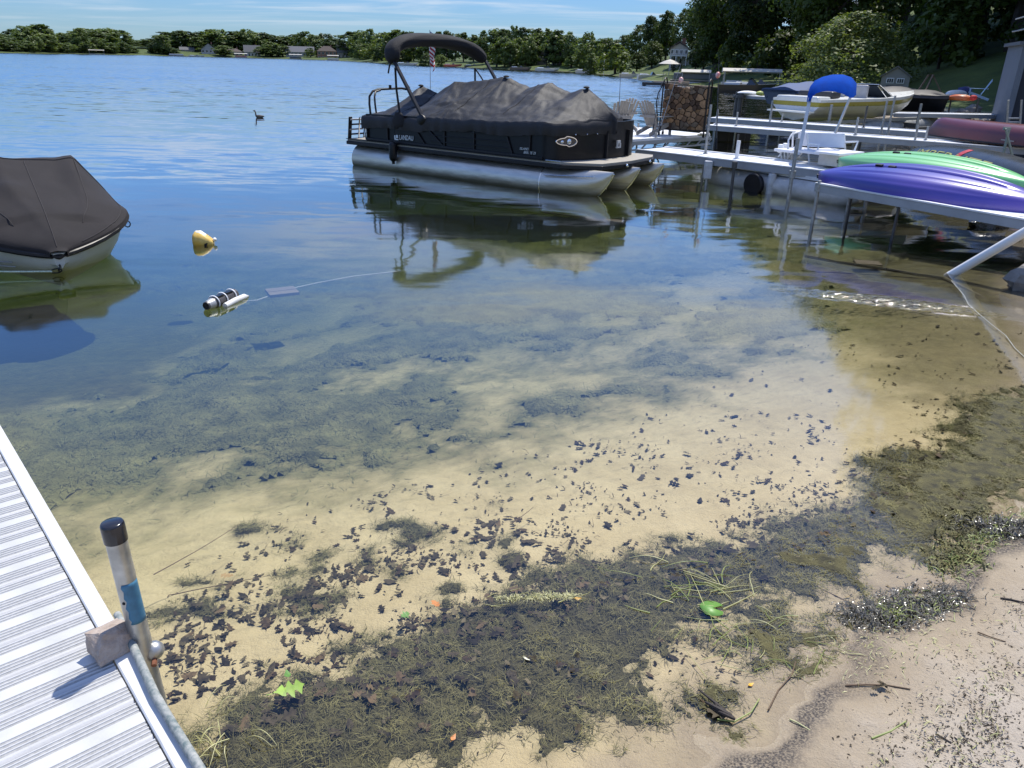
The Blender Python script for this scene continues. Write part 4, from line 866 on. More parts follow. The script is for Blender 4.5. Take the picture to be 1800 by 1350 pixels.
def lcov(t, v):
    w = lw(t) + .03; y = v * w; ez = lz(t) + .02 + (.08 * min(1, max(0, t) / .6) if v < 0 else 0)
    zr = np.interp(t, [-.13, .0, .35, 1.46, 1.62, 2.4, 3.3], [.25, .36, .55, .985, .99, .72, .55])
    k = min(1, (1 - abs(v)) / (1 - min(.62, .45 + .1 * t)) ) if t > .3 else (1 - abs(v)) ** .6
    k = k ** (.9)
    z = ez + (max(zr, ez) - ez) * k
    z += .05 * math.exp(-((t - .8) / .16) ** 2 - ((y + .25) / .22) ** 2)
    z += .035 * math.exp(-abs(y + .25 * min(1, t / .8)) / .10) * min(1, t / .4) * k - .02 * math.exp(-((y - .30) / .12) ** 2) * k * min(1, t)
    z += (float(fbm(np.array(t * 1.7), np.array(y * 2.4), 91, 4)) - .5) * .05 * k - .012 * math.sin(min(1, max(0, (t - .2) / 1.2)) * math.pi) * k
    return (t, y, z)
lc = MB(LT_); nT, nV = 70, 41; tt = np.concatenate([np.linspace(-.15, 1.4, 48), np.linspace(1.44, 3.35, 22)])
lc.add([lcov(float(t), float(v)) for t in tt for v in np.linspace(-1, 1, nV)], [(i * nV + j, i * nV + j + 1, (i + 1) * nV + j + 1, (i + 1) * nV + j) for i in range(nT - 1) for j in range(nV - 1)])
for sgn in (0, nV - 1):
    e_ = [lcov(float(t), -1.0 if sgn == 0 else 1.0) for t in tt]
    lc.loft([[(p[0], p[1] * (1 + .02 * q), p[2] - .055 * q) for p in e_] for q in (0, .5, 1)], caps=False, open_section=True)
lco = lc.build('mooring_cover', pm('dark_grey_canvas', (.029, .026, .026), .8, var=.2, scale=2.4, bump=.003, bscale=300, spec=.2), lb, True, ang=50)
M_SEAM = pm('grey_seam', (.030, .026, .026), .85)
for v0, v1, t0, t1 in ((0, 0, -.1, 1.42), (.52, .60, .25, 1.46), (-.50, -.60, .25, 1.46)): MB(LT_).tube([Vector(lcov(float(t), v0 + (v1 - v0) * i / 23)) + Z * .003 for i, t in enumerate(np.linspace(t0, t1, 24))], .005, 5).build('cover_seam', M_SEAM, lco, True)
MB(LT_).tube([Vector(lcov(1.46, float(v))) + Z * .003 for v in np.linspace(-.95, .95, 40)], .006, 5).build('cover_seam', M_SEAM, lco, True)
MB(LT_).tube([Vector(lcov(float(t), .93)) + Z * .003 for t in np.linspace(.0, 2.6, 40)], .005, 5).build('cover_seam', M_SEAM, lco, True)
rg = MB(LT_).tube([(-.135 + .03 * math.cos(a), -.02 + .01 * math.sin(a), .075 + .03 * math.sin(a)) for a in np.linspace(0, 6.0, 14)], .008, 6)
rg.tube([(-.12, -.05 + .05 * math.cos(a), .045 + .022 * math.sin(a)) for a in np.linspace(0, 6.28, 14)], .007, 6, True); rg.build('bow_eye', M_RAIL, lb, True)
hk = MB(LT_).tube([(.50, .80 + .03 * math.cos(a), .34 + .035 * math.sin(a)) for a in np.linspace(0, 6.28, 12)], .007, 5, True); hk.build('cover_hook', M_RAIL, lb, True)
tag(MB().tube([LO + LE * -.13 + LN * -.09 + Z * .045, LO + LE * .05 + LN * -.45 + Z * .05, LO + LE * .35 + LN * -1.0 + Z * .075, LO + LE * .9 + LN * -2.0 + Z * .12], .010, 6).build('mooring_rope', pm('pale_rope', (.50, .58, .46), .9, var=.3, scale=60), None, True, at=tuple(LO + LE * .9 + LN * -2.0)),
    'pale rope tied to the bow ring of the grey covered boat', 'rope')

# ---------------------------------------------------------------- small boats and lifts along the far banks
def far_boat(px, py, Y, ln, kind, col, label, name='motor_boat', ang=None, canopy=None, hb=1.0):
    c = atY(px, py, Y); c.z = 0.0; v = Vector((c.x, c.y, 0)).normalized(); ex = Vector((v.y, -v.x, 0))
    if ang: ex = (Matrix.Rotation(R(ang), 3, 'Z') @ ex)
    T = (c, ex, Z.cross(ex), Z); b = thing(name, label, 'boat', tuple(c)); hm = pm('boat_paint_%d_%d_%d' % tuple(int(q * 100) for q in col), col, .35, var=.05)
    w = ln * .17; H = .75 * hb
    if kind == 'run':
        rings = [[(x, 0, zk), (x, wd * .8, zk + .2), (x, wd, zg), (x, -wd, zg), (x, -wd * .8, zk + .2)] for x, wd, zk, zg in ((-ln / 2, w, -.2, H * .85), (0, w, -.2, H * .9), (ln * .25, w * .8, -.15, H), (ln * .42, w * .35, .1, H * 1.1), (ln / 2, .03, H * .9, H * 1.18))]
        MB(T).loft(rings).build('hull', hm, b, True, ang=35)
        MB(T).loft([[(-.05 * ln, s * w * .8, H * .85) for s in (-1, 1)] + [(.0, s * w * .5, H * 1.5) for s in (1, -1)], [(.12 * ln, s * w * .7, H * .9) for s in (-1, 1)] + [(.02 * ln, s * w * .5, H * 1.5) for s in (1, -1)]]).build('windscreen', M_GLASS, b)
        MB(T).box((-ln * .28, 0, H * .95), (ln * .25, w * 1.3, .25)).build('seat', M_WHITE, b)
    elif kind == 'pon':
        for s in (-1, 1): MB(T).tube([(-ln / 2, s * w * .7, .1), (ln * .36, s * w * .7, .1), (ln * .5, s * w * .7, .3)], [.3, .3, .08], 8).build('pontoon', M_ALUD, b, True)
        MB(T).box((0, 0, .48), (ln, w * 2, .10)).build('deck', M_DECK, b)
        MB(T).box((0, 0, .95), (ln * .88, w * 1.9, .75)).build('fence_panel', hm, b, bevel=.1)
    else:
        MB(T).box((0, 0, .22), (ln, w * 2.6, .30)).build('deck', hm, b)
        for s in (-1, 1): MB(T).box((s * ln * .4, 0, .0), (ln * .15, w * 2, .3)).build('float', M_RAIL, b)
    if canopy:
        cw, ch, cm = canopy
        MB(T).loft([[(x, -w * 1.3, ch), (x, -w * .7, ch + .3), (x, w * .7, ch + .3), (x, w * 1.3, ch), (x, w * 1.2, ch - .12), (x, -w * 1.2, ch - .12)] for x in (-cw / 2, cw / 2)]).build('canopy', cm, b)
        for sx in (-1, 1):
            for sy in (-1, 1): MB(T).beam((sx * cw * .46, sy * w * 1.25, -.3), (sx * cw * .46, sy * w * 1.25, ch), .07, .07, (1, 0, 0)).build('post', M_ALUD, b)
    return b
CW, CT = pm('canopy_cream', (.50, .475, .42), .7, var=.06), pm('canopy_tan', (.40, .37, .31), .7, var=.08)
far_boat(1112, 134, 140, 4.6, 'run', (.62, .60, .54), 'cream motor boat leftmost by the far right bank')
far_boat(1146, 136, 132, 4.6, 'run', (.66, .64, .58), 'second cream motor boat by the far right bank', ang=12)
far_boat(1222, 144, 104, 6.2, 'pon', (.10, .11, .12), 'dark pontoon boat under a cream topped lift before the beige house', canopy=(3.6, 1.45, CW))
far_boat(1318, 151, 88, 6.0, 'run', (.62, .62, .60), 'white motor boat under the long cream canopy by the willow', canopy=(6.0, 1.75, CW), ang=4)
far_boat(1318, 158, 76, 5.6, 'run', (.03, .03, .035), 'black motor boat on the lift in front of the long cream canopy', ang=-10)
far_boat(1335, 148, 80, 5.4, 'run', (.60, .58, .52), 'cream motor boat tucked beside the willow bush')
far_boat(1149, 145, 92, 2.5, 'raft', (.03, .03, .04), 'dark swimming raft floating alone off the far bank', 'swim_raft')
far_boat(1180, 150, 100, 4.2, 'raft', (.30, .24, .18), 'wooden landing float before the beige house', 'landing_float')
far_boat(170, 93, 470, 8, 'raft', (.35, .34, .32), 'long pale roofed boat shelter below the far left wood', 'boat_shelter', canopy=(8, 2.2, CT)); far_boat(310, 97, 500, 9, 'pon', (.5, .5, .5), 'pale pontoon boat beside the far left point')
far_boat(346, 101, 540, 10, 'run', (.7, .7, .7), 'white boat in front of the far cream house')
far_boat(424, 104, 535, 8, 'pon', (.45, .16, .15), 'red and white boat shelter below the low tan far house', 'boat_shelter', canopy=(8, 2.4, CW))
far_boat(520, 107, 500, 7.5, 'pon', (.06, .07, .08), 'dark boat under a cream canopy at the middle of the far bank', canopy=(7.5, 2.6, CW)); far_boat(586, 110, 480, 7, 'pon', (.60, .60, .56), 'cream boat under a canopy below the brick far house', canopy=(6.5, 2.6, CW))
far_boat(716, 116, 300, 8, 'run', (.55, .62, .70), 'pale blue boat at the edge of the bright far lawn'); far_boat(796, 119, 272, 6, 'run', (.42, .12, .11), 'red boat pulled up below the bright far lawn'); far_boat(833, 120, 262, 6, 'run', (.05, .06, .07), 'dark boat right of the red boat at the far lawn')
far_boat(915, 122, 228, 6, 'run', (.10, .10, .11), 'dark boat moored below the A-frame house'); far_boat(962, 123, 220, 6.5, 'run', (.60, .66, .72), 'white and blue boat below the twin far houses'); far_boat(1030, 128, 196, 5, 'run', (.7, .7, .7), 'small white boat below the lamp post on the far bank')
um = thing('garden_umbrella', 'cream garden umbrella on the terrace below the beige house', 'umbrella', tuple(atY(1176, 126, 128))); uo = WLOC[um.name]; um.location.z = uo.z
MB((uo, Vector((1, 0, 0)), Vector((0, 1, 0)), Z)).loft([[(math.cos(a) * r, math.sin(a) * r, z) for a in [i * .785 for i in range(8)]] for r, z in ((1.7, 1.1), (.9, 1.5), (.05, 1.75))]).build('canopy', CW, um)
MB((uo, Vector((1, 0, 0)), Vector((0, 1, 0)), Z)).tube([(0, 0, -1.2), (0, 0, 1.8)], .05, 6).build('pole', M_ALUD, um)
lp_ = thing('lamp_post', 'thin white lamp post on the far bank left of the willow', 'lamp post', tuple(atY(1061, 128, 176))); lo_ = WLOC[lp_.name]; LTT = (lo_, Vector((1, 0, 0)), Vector((0, 1, 0)), Z)
MB(LTT).tube([(0, 0, -.5), (0, 0, 2.4)], .07, 6).build('pole', M_WHITE, lp_); MB(LTT).blob((0, 0, 2.5), (.18, .18, .2), 8, 6).build('lamp_head', M_WHITE, lp_, True)
# ---------------------------------------------------------------- docks on the right
M_DWHITE = pm('dock_white', (.70, .71, .72), .5, var=.08, scale=3); M_DSIDE = pm('dock_side_grey', (.30, .32, .35), .5, metal=.2, var=.12, scale=3)
M_GALV = pm('galvanised_pipe', (.30, .31, .31), .5, metal=.6, var=.25, scale=20)
M_DKPIPE = pm('dark_pipe', (.06, .06, .06), .6, var=.3, scale=20)
def dock(label, a, b, width, zt, npan, posts, thick=.13, side=1, group=None):
    """a, b: ends of the near top edge; deck panels, two side beams and posts are parts"""
    a, b = Vector((a[0], a[1], 0)), Vector((b[0], b[1], 0)); d = (b - a).normalized(); p = Z.cross(d) * side; T = (Vector((a.x, a.y, 0)), d, p, Z); L = (b - a).length
    e = thing('dock', label, 'dock', (a.x, a.y, 0), group); first = None; w = L / npan
    for i in range(npan):
        if first is None:
            first = MB(T).box((w / 2, width / 2, zt - .02), (w - .012, width - .06, .04)).build('deck_panel', M_DWHITE, e, bevel=.006)
        else:
            q = first.copy(); COL.objects.link(q); q.parent = e; q.location = d * (w * i) + Z * (.003 * ((i * 7) % 3 - 1))
    for y in (.0, width): MB(T).beam((0, y, zt - thick / 2), (L, y, zt - thick / 2), .05, thick).build('side_beam', M_DSIDE, e, bevel=.004)
    for y in (.0, width): MB(T).beam((0, y, zt + .012), (L, y, zt + .012), .07, .02).build('edge_strip', M_DWHITE, e)
    for x in np.arange(.6, L, 1.5): MB(T).beam((float(x), .03, zt - .09), (float(x), width - .03, zt - .09), .05, .08).build('cross_beam', M_DSIDE, e)
    for (px, y0, y1, Y, r, mt) in posts:
        t = atY(px, y0, Y); post = MB().tube([(t.x, t.y, min(gz(t.x, t.y), -.1) - .2), (t.x, t.y, t.z)], r, 10).build('post', mt, e, True)
        MB().tube([(t.x, t.y, zt - .10), (t.x, t.y, zt + .02)], r * 1.8, 10).build('post_bracket', mt, post, True)
    return e, T
A0, A1 = at(1120, 263.5, .5), at(1447, 301, .5); dA = (A1 - A0).normalized(); Aend = A1 + dA * 1.6
eA, TA = dock('long white dock running from the pontoon boat bow to the kayak rack', A0, Aend, 1.0, .5, 22,
     [(1250, 184, 300, 16.4, .025, M_GALV), (1403, 243, 365, 13.75, .032, M_GALV), (1299, 247, 300, 15.6, .035, M_DWHITE), (1291, 292, 372, 14.9, .028, M_DKPIPE), (1298, 236, 300, 16.9, .02, M_DKPIPE)])
q = at(1246, 300, .2); q = atY(1245, 292, 15.5)
MB().loft([[(q.x + .10 * math.cos(a), q.y + .10 * math.sin(a), z) for a in [math.pi / 4 + k * math.pi / 2 for k in range(4)]] for z in (.12, .46)]).build('corner_bumper', pm('scuffed_white', (.50, .51, .52), .7, var=.25, scale=9), eA, bevel=.02)
MB().tube([(q.x, q.y, -1.2), (q.x, q.y, .14)], .03, 8).build('post', M_GALV, eA, True)
B0, B1 = at(1232, 220, .5), at(1800, 262, .5)
dock('narrow white dock in the middle, reaching the red canoe', B0, B1 + (B1 - B0).normalized() * 1.5, .9, .5, 14,
     [(1262, 192, 240, 25.0, .03, M_GALV), (1297, 197, 225, 24.6, .025, M_GALV), (1509, 206, 240, 22.3, .03, M_GALV), (1614, 220, 262, 21.0, .028, M_GALV), (1632, 222, 250, 21.2, .028, M_GALV)])
C0, C1 = at(1238, 207, .5), at(1618, 233, .5)
dock('farther narrow white dock below the yellow striped ski boat', C0, C1 + (C1 - C0).normalized() * 3.5, .9, .5, 14,
     [(1357, 188, 222, 26.9, .03, M_GALV), (1376, 200, 216, 27.3, .025, M_GALV), (1525, 186, 222, 25.2, .03, M_DKPIPE), (1560, 176, 236, 23.4, .03, M_GALV), (1574, 168, 236, 23.6, .03, M_GALV)])
D0, D1 = at(1435, 323, .58), at(1830, 392, .58)
eD, TD = dock('grey dock on the right carrying the purple and green kayaks', D0, D1 + (D1 - D0).normalized() * .6, 1.6, .58, 8,
     [(1441, 317, 405, D0.y - .05, .026, M_GALV), (1582, 355, 380, 10.6, .02, M_DKPIPE), (1500, 330, 360, 12.0, .02, M_DKPIPE)], thick=.11)
# far dock of the blue covered boat
F0, F1 = atY(1300, 167, 44), atY(1372, 171, 42); F0.z = F1.z = 0
dock('short pale dock with dark piles beside the blue covered boat', F0, F1, 1.4, .75, 5, [(1298, 161, 185, 44, .13, M_DKPIPE), (1303, 164, 190, 43.6, .13, M_DKPIPE)])
for (px, py, Y, l, w, h, mt, nm, lab) in [(1314, 165, 43.7, 1.1, .5, .22, M_WHITE, 'paddle_board', 'white paddle board lying on the far short dock'), (1338, 167, 43, .6, .4, .25, pm('lime_float', (.45, .50, .12), .6), 'swim_float', 'lime green swim float on the far short dock'), (1357, 167, 42.6, .6, .5, .25, pm('lilac_float', (.30, .22, .50), .6), 'swim_float', 'lilac swim float on the far short dock')]:
    c = atY(px, py, Y); tag(MB().blob((c.x, c.y, .79 + h / 2), (l / 2, w / 2, h / 2), 14, 8).build(nm, mt, None, True, at=(c.x, c.y, .79)), lab, nm.replace('_', ' '))
# platform with chairs and firewood
PO = at(1128, 243.5, .5); pe, pn = Vector((.74, .67, 0)).normalized(), Vector((-.67, .74, 0)).normalized(); PTt = (Vector((PO.x, PO.y, 0)), pe, pn, Z)
pl = thing('dock_platform', 'square end platform with the chairs and the firewood rack', 'dock', (PO.x, PO.y, 0)); f_ = None
for i in range(15):
    if f_ is None: f_ = MB(PTt).box((-1.9 + .16, 1.25, .47), (.305, 2.5, .05)).build('deck_panel', M_DWHITE, pl)
    else:
        q = f_.copy(); COL.objects.link(q); q.parent = pl; q.location = pe * (.315 * i)
for y in (0, 2.5): MB(PTt).beam((-1.9, y, .40), (2.85, y, .40), .05, .09).build('side_beam', M_DSIDE, pl); MB(PTt).beam((-1.9, y, .24), (2.85, y, .24), .04, .04).build('lower_chord', M_DSIDE, pl)
for x in np.arange(-1.8, 2.8, .45): MB(PTt).beam((float(x), 0, .24), (float(x) + .2, 0, .38), .03, .03).build('truss_strut', M_DSIDE, pl)
for x, y in ((-1.7, .05), (2.75, .05), (2.75, 2.4), (.6, .05)): MB(PTt).tube([(x, y, -1.6), (x, y, .62)], .028, 8).build('post', M_GALV, pl, True)
MB(PTt).beam((1.2, .02, -.35), (1.75, .02, .38), .025, .025).beam((.4, .02, -.35), (1.0, .02, .38), .025, .025).build('brace', M_DKPIPE, pl)
M_CHAIR = pm('taupe_resin', (.30, .27, .235), .6, var=.08, scale=4)
def adirondack(px, ybase, Y, face, label, grp, mt=M_CHAIR, zb=.50, sc=.82, ns=6):
    c = atY(px, ybase, Y); T = (Vector((c.x, c.y, zb)), Vector((math.cos(face), math.sin(face), 0)) * sc, Vector((-math.sin(face), math.cos(face), 0)) * sc, Z * sc)
    e = thing('adirondack_chair', label, 'chair', (c.x, c.y, zb), grp); w = .56 / ns
    for i in range(ns):
        y = -.28 + w * (i + .5); top = 1.02 - .9 * y * y * 1.6
        MB(T).beam((-.12, y * .8, .28), (-.48, y * 1.12, top), w * .86, .022, (0, 1, 0) if False else (1, 0, 0)).build('back_slat', mt, e, bevel=.008)
    for i in range(5): MB(T).box((.42 - .12 * i, 0, .37 - .03 * i), (.10, .54, .022)).build('seat_slat', mt, e)
    for s in (-1, 1):
        MB(T).box((.10, s * .34, .56), (.70, .13, .025)).build('arm', mt, e, bevel=.008); MB(T).beam((.40, s * .30, 0), (.40, s * .30, .55), .09, .03, (1, 0, 0)).build('leg', mt, e)
        MB(T).beam((.42, s * .27, .36), (-.50, s * .27, .04), .03, .12).build('leg', mt, e)
    MB(T).beam((-.36, -.30, .56), (-.36, .30, .56), .03, .07).build('back_brace', mt, e)
    return e
adirondack(1084, 232, 20.3, R(100), 'taupe slatted chair nearest the pontoon boat cover', 'chairs on the dock platform')
adirondack(1094, 228, 21.8, R(110), 'taupe slatted chair mostly hidden behind another', 'chairs on the dock platform')
adirondack(1149, 236, 20.6, R(40), 'taupe slatted chair seen side on beside the firewood rack', 'chairs on the dock platform')
# firewood rack
FO = at(1158, 237, .5); fe, fn = Vector((.90, -.43, 0)).normalized(), Vector((.43, .90, 0)).normalized(); FT = (Vector((FO.x, FO.y, .5)), fe, fn, Z)
fr_ = thing('firewood_rack', 'black tube rack with looped ends full of split logs', 'rack', (FO.x, FO.y, .5)); W_, D_, H_ = 1.14, .36, 1.36
for x in (0, W_):
    lp = [(x, 0, .0), (x, 0, H_ - .2)] + [(x, D_ / 2 - D_ / 2 * math.cos(a), H_ - .18 + .18 * math.sin(a)) for a in np.linspace(.2, math.pi - .2, 9)] + [(x, D_, H_ - .2), (x, D_, .0)]
    MB(FT).tube(lp, .020, 8).build('end_loop', M_RAIL, fr_, True)
for y in (0, D_): MB(FT).beam((0, y, .15), (W_, y, .15), .035, .035).build('bottom_rail', M_RAIL, fr_)
for x in (0, W_):
    for y in (0, D_): MB(FT).box((x, y, .03), (.05, .05, .06)).build('foot', M_RAIL, fr_)
M_LEND = pm('split_wood', (.24, .155, .095), .85, var=.3, scale=7, bump=.006, bscale=40, stretch=(3, .4, 3)); M_LBARK = pm('log_bark', (.11, .075, .05), .95, var=.5, scale=18, bump=.01, bscale=30)
def clip_poly(P, mx, my, nx_, ny_):
    out = []
    for i in range(len(P)):
        p, q = P[i], P[(i + 1) % len(P)]; dp = (p[0] - mx) * nx_ + (p[1] - my) * ny_; dq = (q[0] - mx) * nx_ + (q[1] - my) * ny_
        if dp <= 0: out.append(p)
        if dp * dq < 0: t = dp / (dp - dq); out.append((p[0] + (q[0] - p[0]) * t, p[1] + (q[1] - p[1]) * t))
    return out
rl = random.Random(5); rotf = math.atan2(fe.y, fe.x); seeds = []
for row in range(9):
    for c in range(8): seeds.append((.055 + (W_ - .11) * (c + .5 + .5 * (row % 2) - .25) / 8 + rl.uniform(-.06, .06), .20 + row * .122 + rl.uniform(-.055, .055)))
M_ENDS = [pm('split_wood_%s' % k, c, .85, var=.3, scale=9, bump=.004, bscale=40) for k, c in (('pale', (.33, .195, .10)), ('tan', (.25, .145, .070)), ('brown', (.17, .095, .048)), ('grey', (.15, .11, .075)), ('dark', (.075, .042, .024)))]
for k, (sx, sz) in enumerate(seeds):
    P = [(.025, .165), (W_ - .025, .165), (W_ - .025, 1.34), (.025, 1.34)]
    for j, (qx, qz) in enumerate(seeds):
        if j != k and abs(qx - sx) + abs(qz - sz) < .5: P = clip_poly(P, (sx + qx) / 2, (sz + qz) / 2, qx - sx, qz - sz)
    top_ = 1.14 + .12 * math.exp(-((sx - .12) / .10) ** 2) + .10 * math.exp(-((sx - .92) / .22) ** 2)
    P = clip_poly(P, 0, top_ + rl.uniform(-.03, .03), 0, 1)
    if len(P) < 3: continue
    cx_, cz_ = sum(p[0] for p in P) / len(P), sum(p[1] for p in P) / len(P); P2 = []
    for i in range(len(P)):   # rounded, slightly shrunk outline
        p, q = P[i], P[(i + 1) % len(P)]
        if math.hypot(q[0] - p[0], q[1] - p[1]) < .012: continue
        for t in (.07, .93): P2.append(((p[0] + (q[0] - p[0]) * t - cx_) * .90, (p[1] + (q[1] - p[1]) * t - cz_) * .90))
    if len(P2) < 3: continue
    l0, l1 = -.19 + rl.uniform(-.03, .03), .19 + rl.uniform(-.03, .03); tl = rl.uniform(-.02, .02)
    m = MB(); m.loft([[(x, y + tl * x / .05 * .4, z) for x, z in P2] if y == l0 else [(x * .97, y, z * .97) for x, z in P2] for y in (l0, l1)])
    me = bpy.data.meshes.new('split_log'); me.from_pydata(m.v, [], m.f); me.materials.append(M_LBARK); me.materials.append(rl.choice(M_ENDS))
    bm = bmesh.new(); bm.from_mesh(me); bmesh.ops.recalc_face_normals(bm, faces=bm.faces); bm.to_mesh(me); bm.free()
    for p in me.polygons: p.material_index = 1 if abs(p.normal.y) > .6 or rl.random() < .2 else 0
    o = bpy.data.objects.new('split_log', me); COL.objects.link(o); o.location = FT[0] + fe * cx_ + fn * (D_ / 2) + Z * cz_; o.rotation_euler = (0, 0, rotf)
    tag(o, 'split log in the stack filling the black firewood rack', 'log', 'split logs in the firewood rack')
tag(MB(FT).tube([(.02, -.05, 1.25), (-.10, -.04, 1.0), (-.13, -.04, .75), (-.08, -.03, .5), (-.05, -.03, .2)], .014, 6).build('black_hose', M_RAIL, None, True, at=FT[0]), 'black hose hooked over the left end of the firewood rack', 'hose')
def rod(p0, p1, r, label, bob=None, mt=M_DKPIPE):
    e = thing('fishing_rod', label, 'fishing rod', tuple(p0)); MB().tube([p0, p0.lerp(p1, .5), p1], [r * 1.6, r, r * .5], 6).build('shaft', mt, e, True)
    MB().tube([p0, p0.lerp(p1, .12)], r * 2.4, 6).build('grip', M_RAIL, e, True)
    if bob is not None: MB().blob(bob, (.06, .06, .075), 10, 8).build('bobber', pm('bobber_red', (.60, .06, .04), .4, scale=9, col2=(.75, .70, .66)), e, True)
a = atY(1259, 262, 19.5); b = atY(1264, 100, 20.0); rod(a, b, .010, 'tall upright fishing rod with a red and white bobber right of the firewood', atY(1262, 132, 19.9))
a = atY(1157, 236, 20.0); b = atY(1197, 112, 20.3); rod(a, b, .008, 'slanting pale fishing rod leaning on the front of the firewood', atY(1197, 141, 20.25), M_GALV)
a = atY(1147, 232, 20.0); b = atY(1168, 120, 20.9); rod(a, b, .007, 'thin dark fishing rod left of the firewood rack')
a = atY(1087, 215, 19.6); b = atY(1091, 128, 19.9); rod(a, b, .007, 'thin upright fishing rod by the slatted chairs')
tag(MB().blob(tuple(at(1238, 236, .53)), (.16, .10, .05), 10, 6, .2, random.Random(2)).build('folded_cloth', M_WHITE, None, True, at=tuple(at(1238, 236, .5))), 'white folded cloth on the platform right of the firewood', 'cloth')

# ---------------------------------------------------------------- little paddle boat with a blue canopy
M_TUBE = pm('weathered_white_tube', (.46, .45, .43), .6, var=.22, scale=4, stretch=(1, 1, 2), bump=.004, bscale=14)
t0, t1 = at(1252, 322, 0), at(1447, 356, 0); t0 = Vector((t0.x, t0.y + .25, .12)); t1 = Vector((t1.x, t1.y + .25, .12)); td = (t1 - t0).normalized(); tn = Z.cross(td)
bb = thing('paddle_boat', 'small white paddle boat with a blue canopy tied behind the white dock', 'paddle boat', tuple(t0)); BT = (Vector((t0.x, t0.y, 0)), td, tn, Z); TL = (t1 - t0).length
for y in (0, 1.15): MB(BT).tube([(-.12, y, .16), (0, y, .13), (.25, y, .12), (TL + .5, y, .12), (TL + .8, y, .16)], [.06, .15, .20, .20, .08], 16).build('pontoon', M_TUBE, bb, True)
MB(BT).box((TL * .62, .58, .36), (TL * .85, 1.3, .06)).build('deck', M_DWHITE, bb)
M_BENCH = pm('bench_white', (.72, .73, .76), .45, var=.05)
def panel_px(x0, y0, x1, y1, Y0, Y1, th, name, mt, par, lean=.06):
    a_, b_, c_, d_ = atY(x0, y0, Y0), atY(x1, y0 + (x1 - x0) * .03, Y1), atY(x1, y1 + (x1 - x0) * .03, Y1 - lean), atY(x0, y1, Y0 - lean)
    nrm = (b_ - a_).cross(d_ - a_).normalized() * th
    return MB().loft([[a_, b_, c_, d_], [p + nrm for p in (a_, b_, c_, d_)]]).build(name, mt, par, bevel=.012)
panel_px(1420, 233, 1485, 258, 15.3, 15.0, .03, 'bench_back', M_BENCH, bb); panel_px(1403, 232, 1462, 256, 15.9, 15.7, .03, 'bench_back', M_BENCH, bb)
s0 = atY(1452, 268, 14.9); 
def box_px(x, y, Y, dx, dy, dz, name, mt, par, rz=None): 
    c = atY(x, y, Y); return MB((Vector((c.x, c.y, c.z)), td, tn, Z)).box((0, 0, 0), (dx, dy, dz)).build(name, mt, par, bevel=.01)
box_px(1448, 266, 15.1, .50, .95, .05, 'bench_seat', M_BENCH, bb); box_px(1474, 280, 14.6, .42, .62, .20, 'storage_box', pm('cream_box', (.50, .47, .42), .5), bb); box_px(1476, 268, 14.55, .50, .78, .04, 'box_lid', M_BENCH, bb); box_px(1402, 264, 15.6, .50, .8, .05, 'bench_seat', M_BENCH, bb)
for (xa, ya, xb, yb, Y) in [(1419, 235, 1423, 290, 15.0), (1484, 236, 1486, 268, 15.0), (1386, 252, 1384, 285, 15.6), (1394, 232, 1392, 280, 15.8)]:
    MB().tube([atY(xa, ya, Y), atY(xb, yb, Y)], .018, 8).build('bench_post', M_WHITE, bb, True)
MB().tube([atY(1385, 262, 15.5), atY(1386, 246, 15.55), atY(1392, 236, 15.6), atY(1404, 232, 15.65), atY(1410, 230, 15.7)], .017, 8).build('arm_rail', M_WHITE, bb, True)
MB().tube([atY(1420, 252, 14.95), atY(1440, 255, 14.85), atY(1436, 266, 14.8)], .017, 8).build('arm_rail', M_WHITE, bb, True)
MB().tube([atY(1486, 250, 15.0), atY(1508, 249, 14.8), atY(1500, 270, 14.75)], .02, 8).build('arm_rail', M_WHITE, bb, True)
for k in range(7):
    c = atY(1368 + 6 * k, 276 + (k % 3) * 3, 15.6); MB().tube([c, c + Vector((.10 * math.cos(k * 2), .10 * math.sin(k * 2), .16 + .05 * (k % 2)))], .014, 6).build('pedal_rod', M_WHITE, bb, True)
MB().box(tuple(atY(1372, 261, 15.7)), (.09, .09, .16)).build('pedal', M_WHITE, bb, bevel=.02); MB().box(tuple(atY(1380, 259, 15.8)), (.09, .09, .16)).build('pedal', M_WHITE, bb, bevel=.02)
M_ALEG = pm('canopy_leg_alu', (.50, .51, .52), .4, metal=.6, var=.1)
MB().beam(atY(1404, 272, 15.0), atY(1424, 172, 15.2), .06, .03).build('canopy_leg', M_ALEG, bb); MB().beam(atY(1468, 234, 15.6), atY(1496, 168, 15.6), .06, .03).build('canopy_leg', M_ALEG, bb)
M_BCAN = pm('blue_canvas', (.004, .060, .36), .9, spec=.08, var=.12, scale=7, bump=.004, bscale=60)
outp = [(1418, 179), (1420, 165), (1424, 152), (1432, 142), (1446, 135), (1464, 131), (1482, 131), (1497, 136), (1506, 147), (1505, 166)]
inp = [(1424, 178), (1429, 169), (1435, 164), (1444, 161), (1455, 160), (1467, 161), (1479, 164), (1488, 168), (1494, 172), (1499, 172)]
cm_ = MB(); ring_ = []
for (ox, oy), (ix, iy) in zip(outp, inp):
    mx_, my_ = (ox + ix) / 2, (oy + iy) / 2
    ring_.append([atY(ox, oy, 15.75), atY(ox, oy + 1, 15.35), atY(mx_, my_, 15.12), atY(ix, iy, 15.05), atY(ix, iy - 2, 15.35), atY(mx_, my_ - 2, 15.6)])
cm_.loft(ring_).build('blue_canopy', M_BCAN, bb, True, ang=60)
dr = []
for k in range(5):
    c = at(1335 + 11 * k, 263 - k * .2, .18); dr.append(c)
for k, c in enumerate(dr): tag(MB().box((c.x, c.y + 4.2, .16), (.42, .5, .34)).build('dock_float', M_RAIL, None, at=(c.x, c.y + 4.2, 0), bevel=.04), 'black float in the row lying on the water behind the paddle boat', 'float', 'black floats behind the paddle boat')
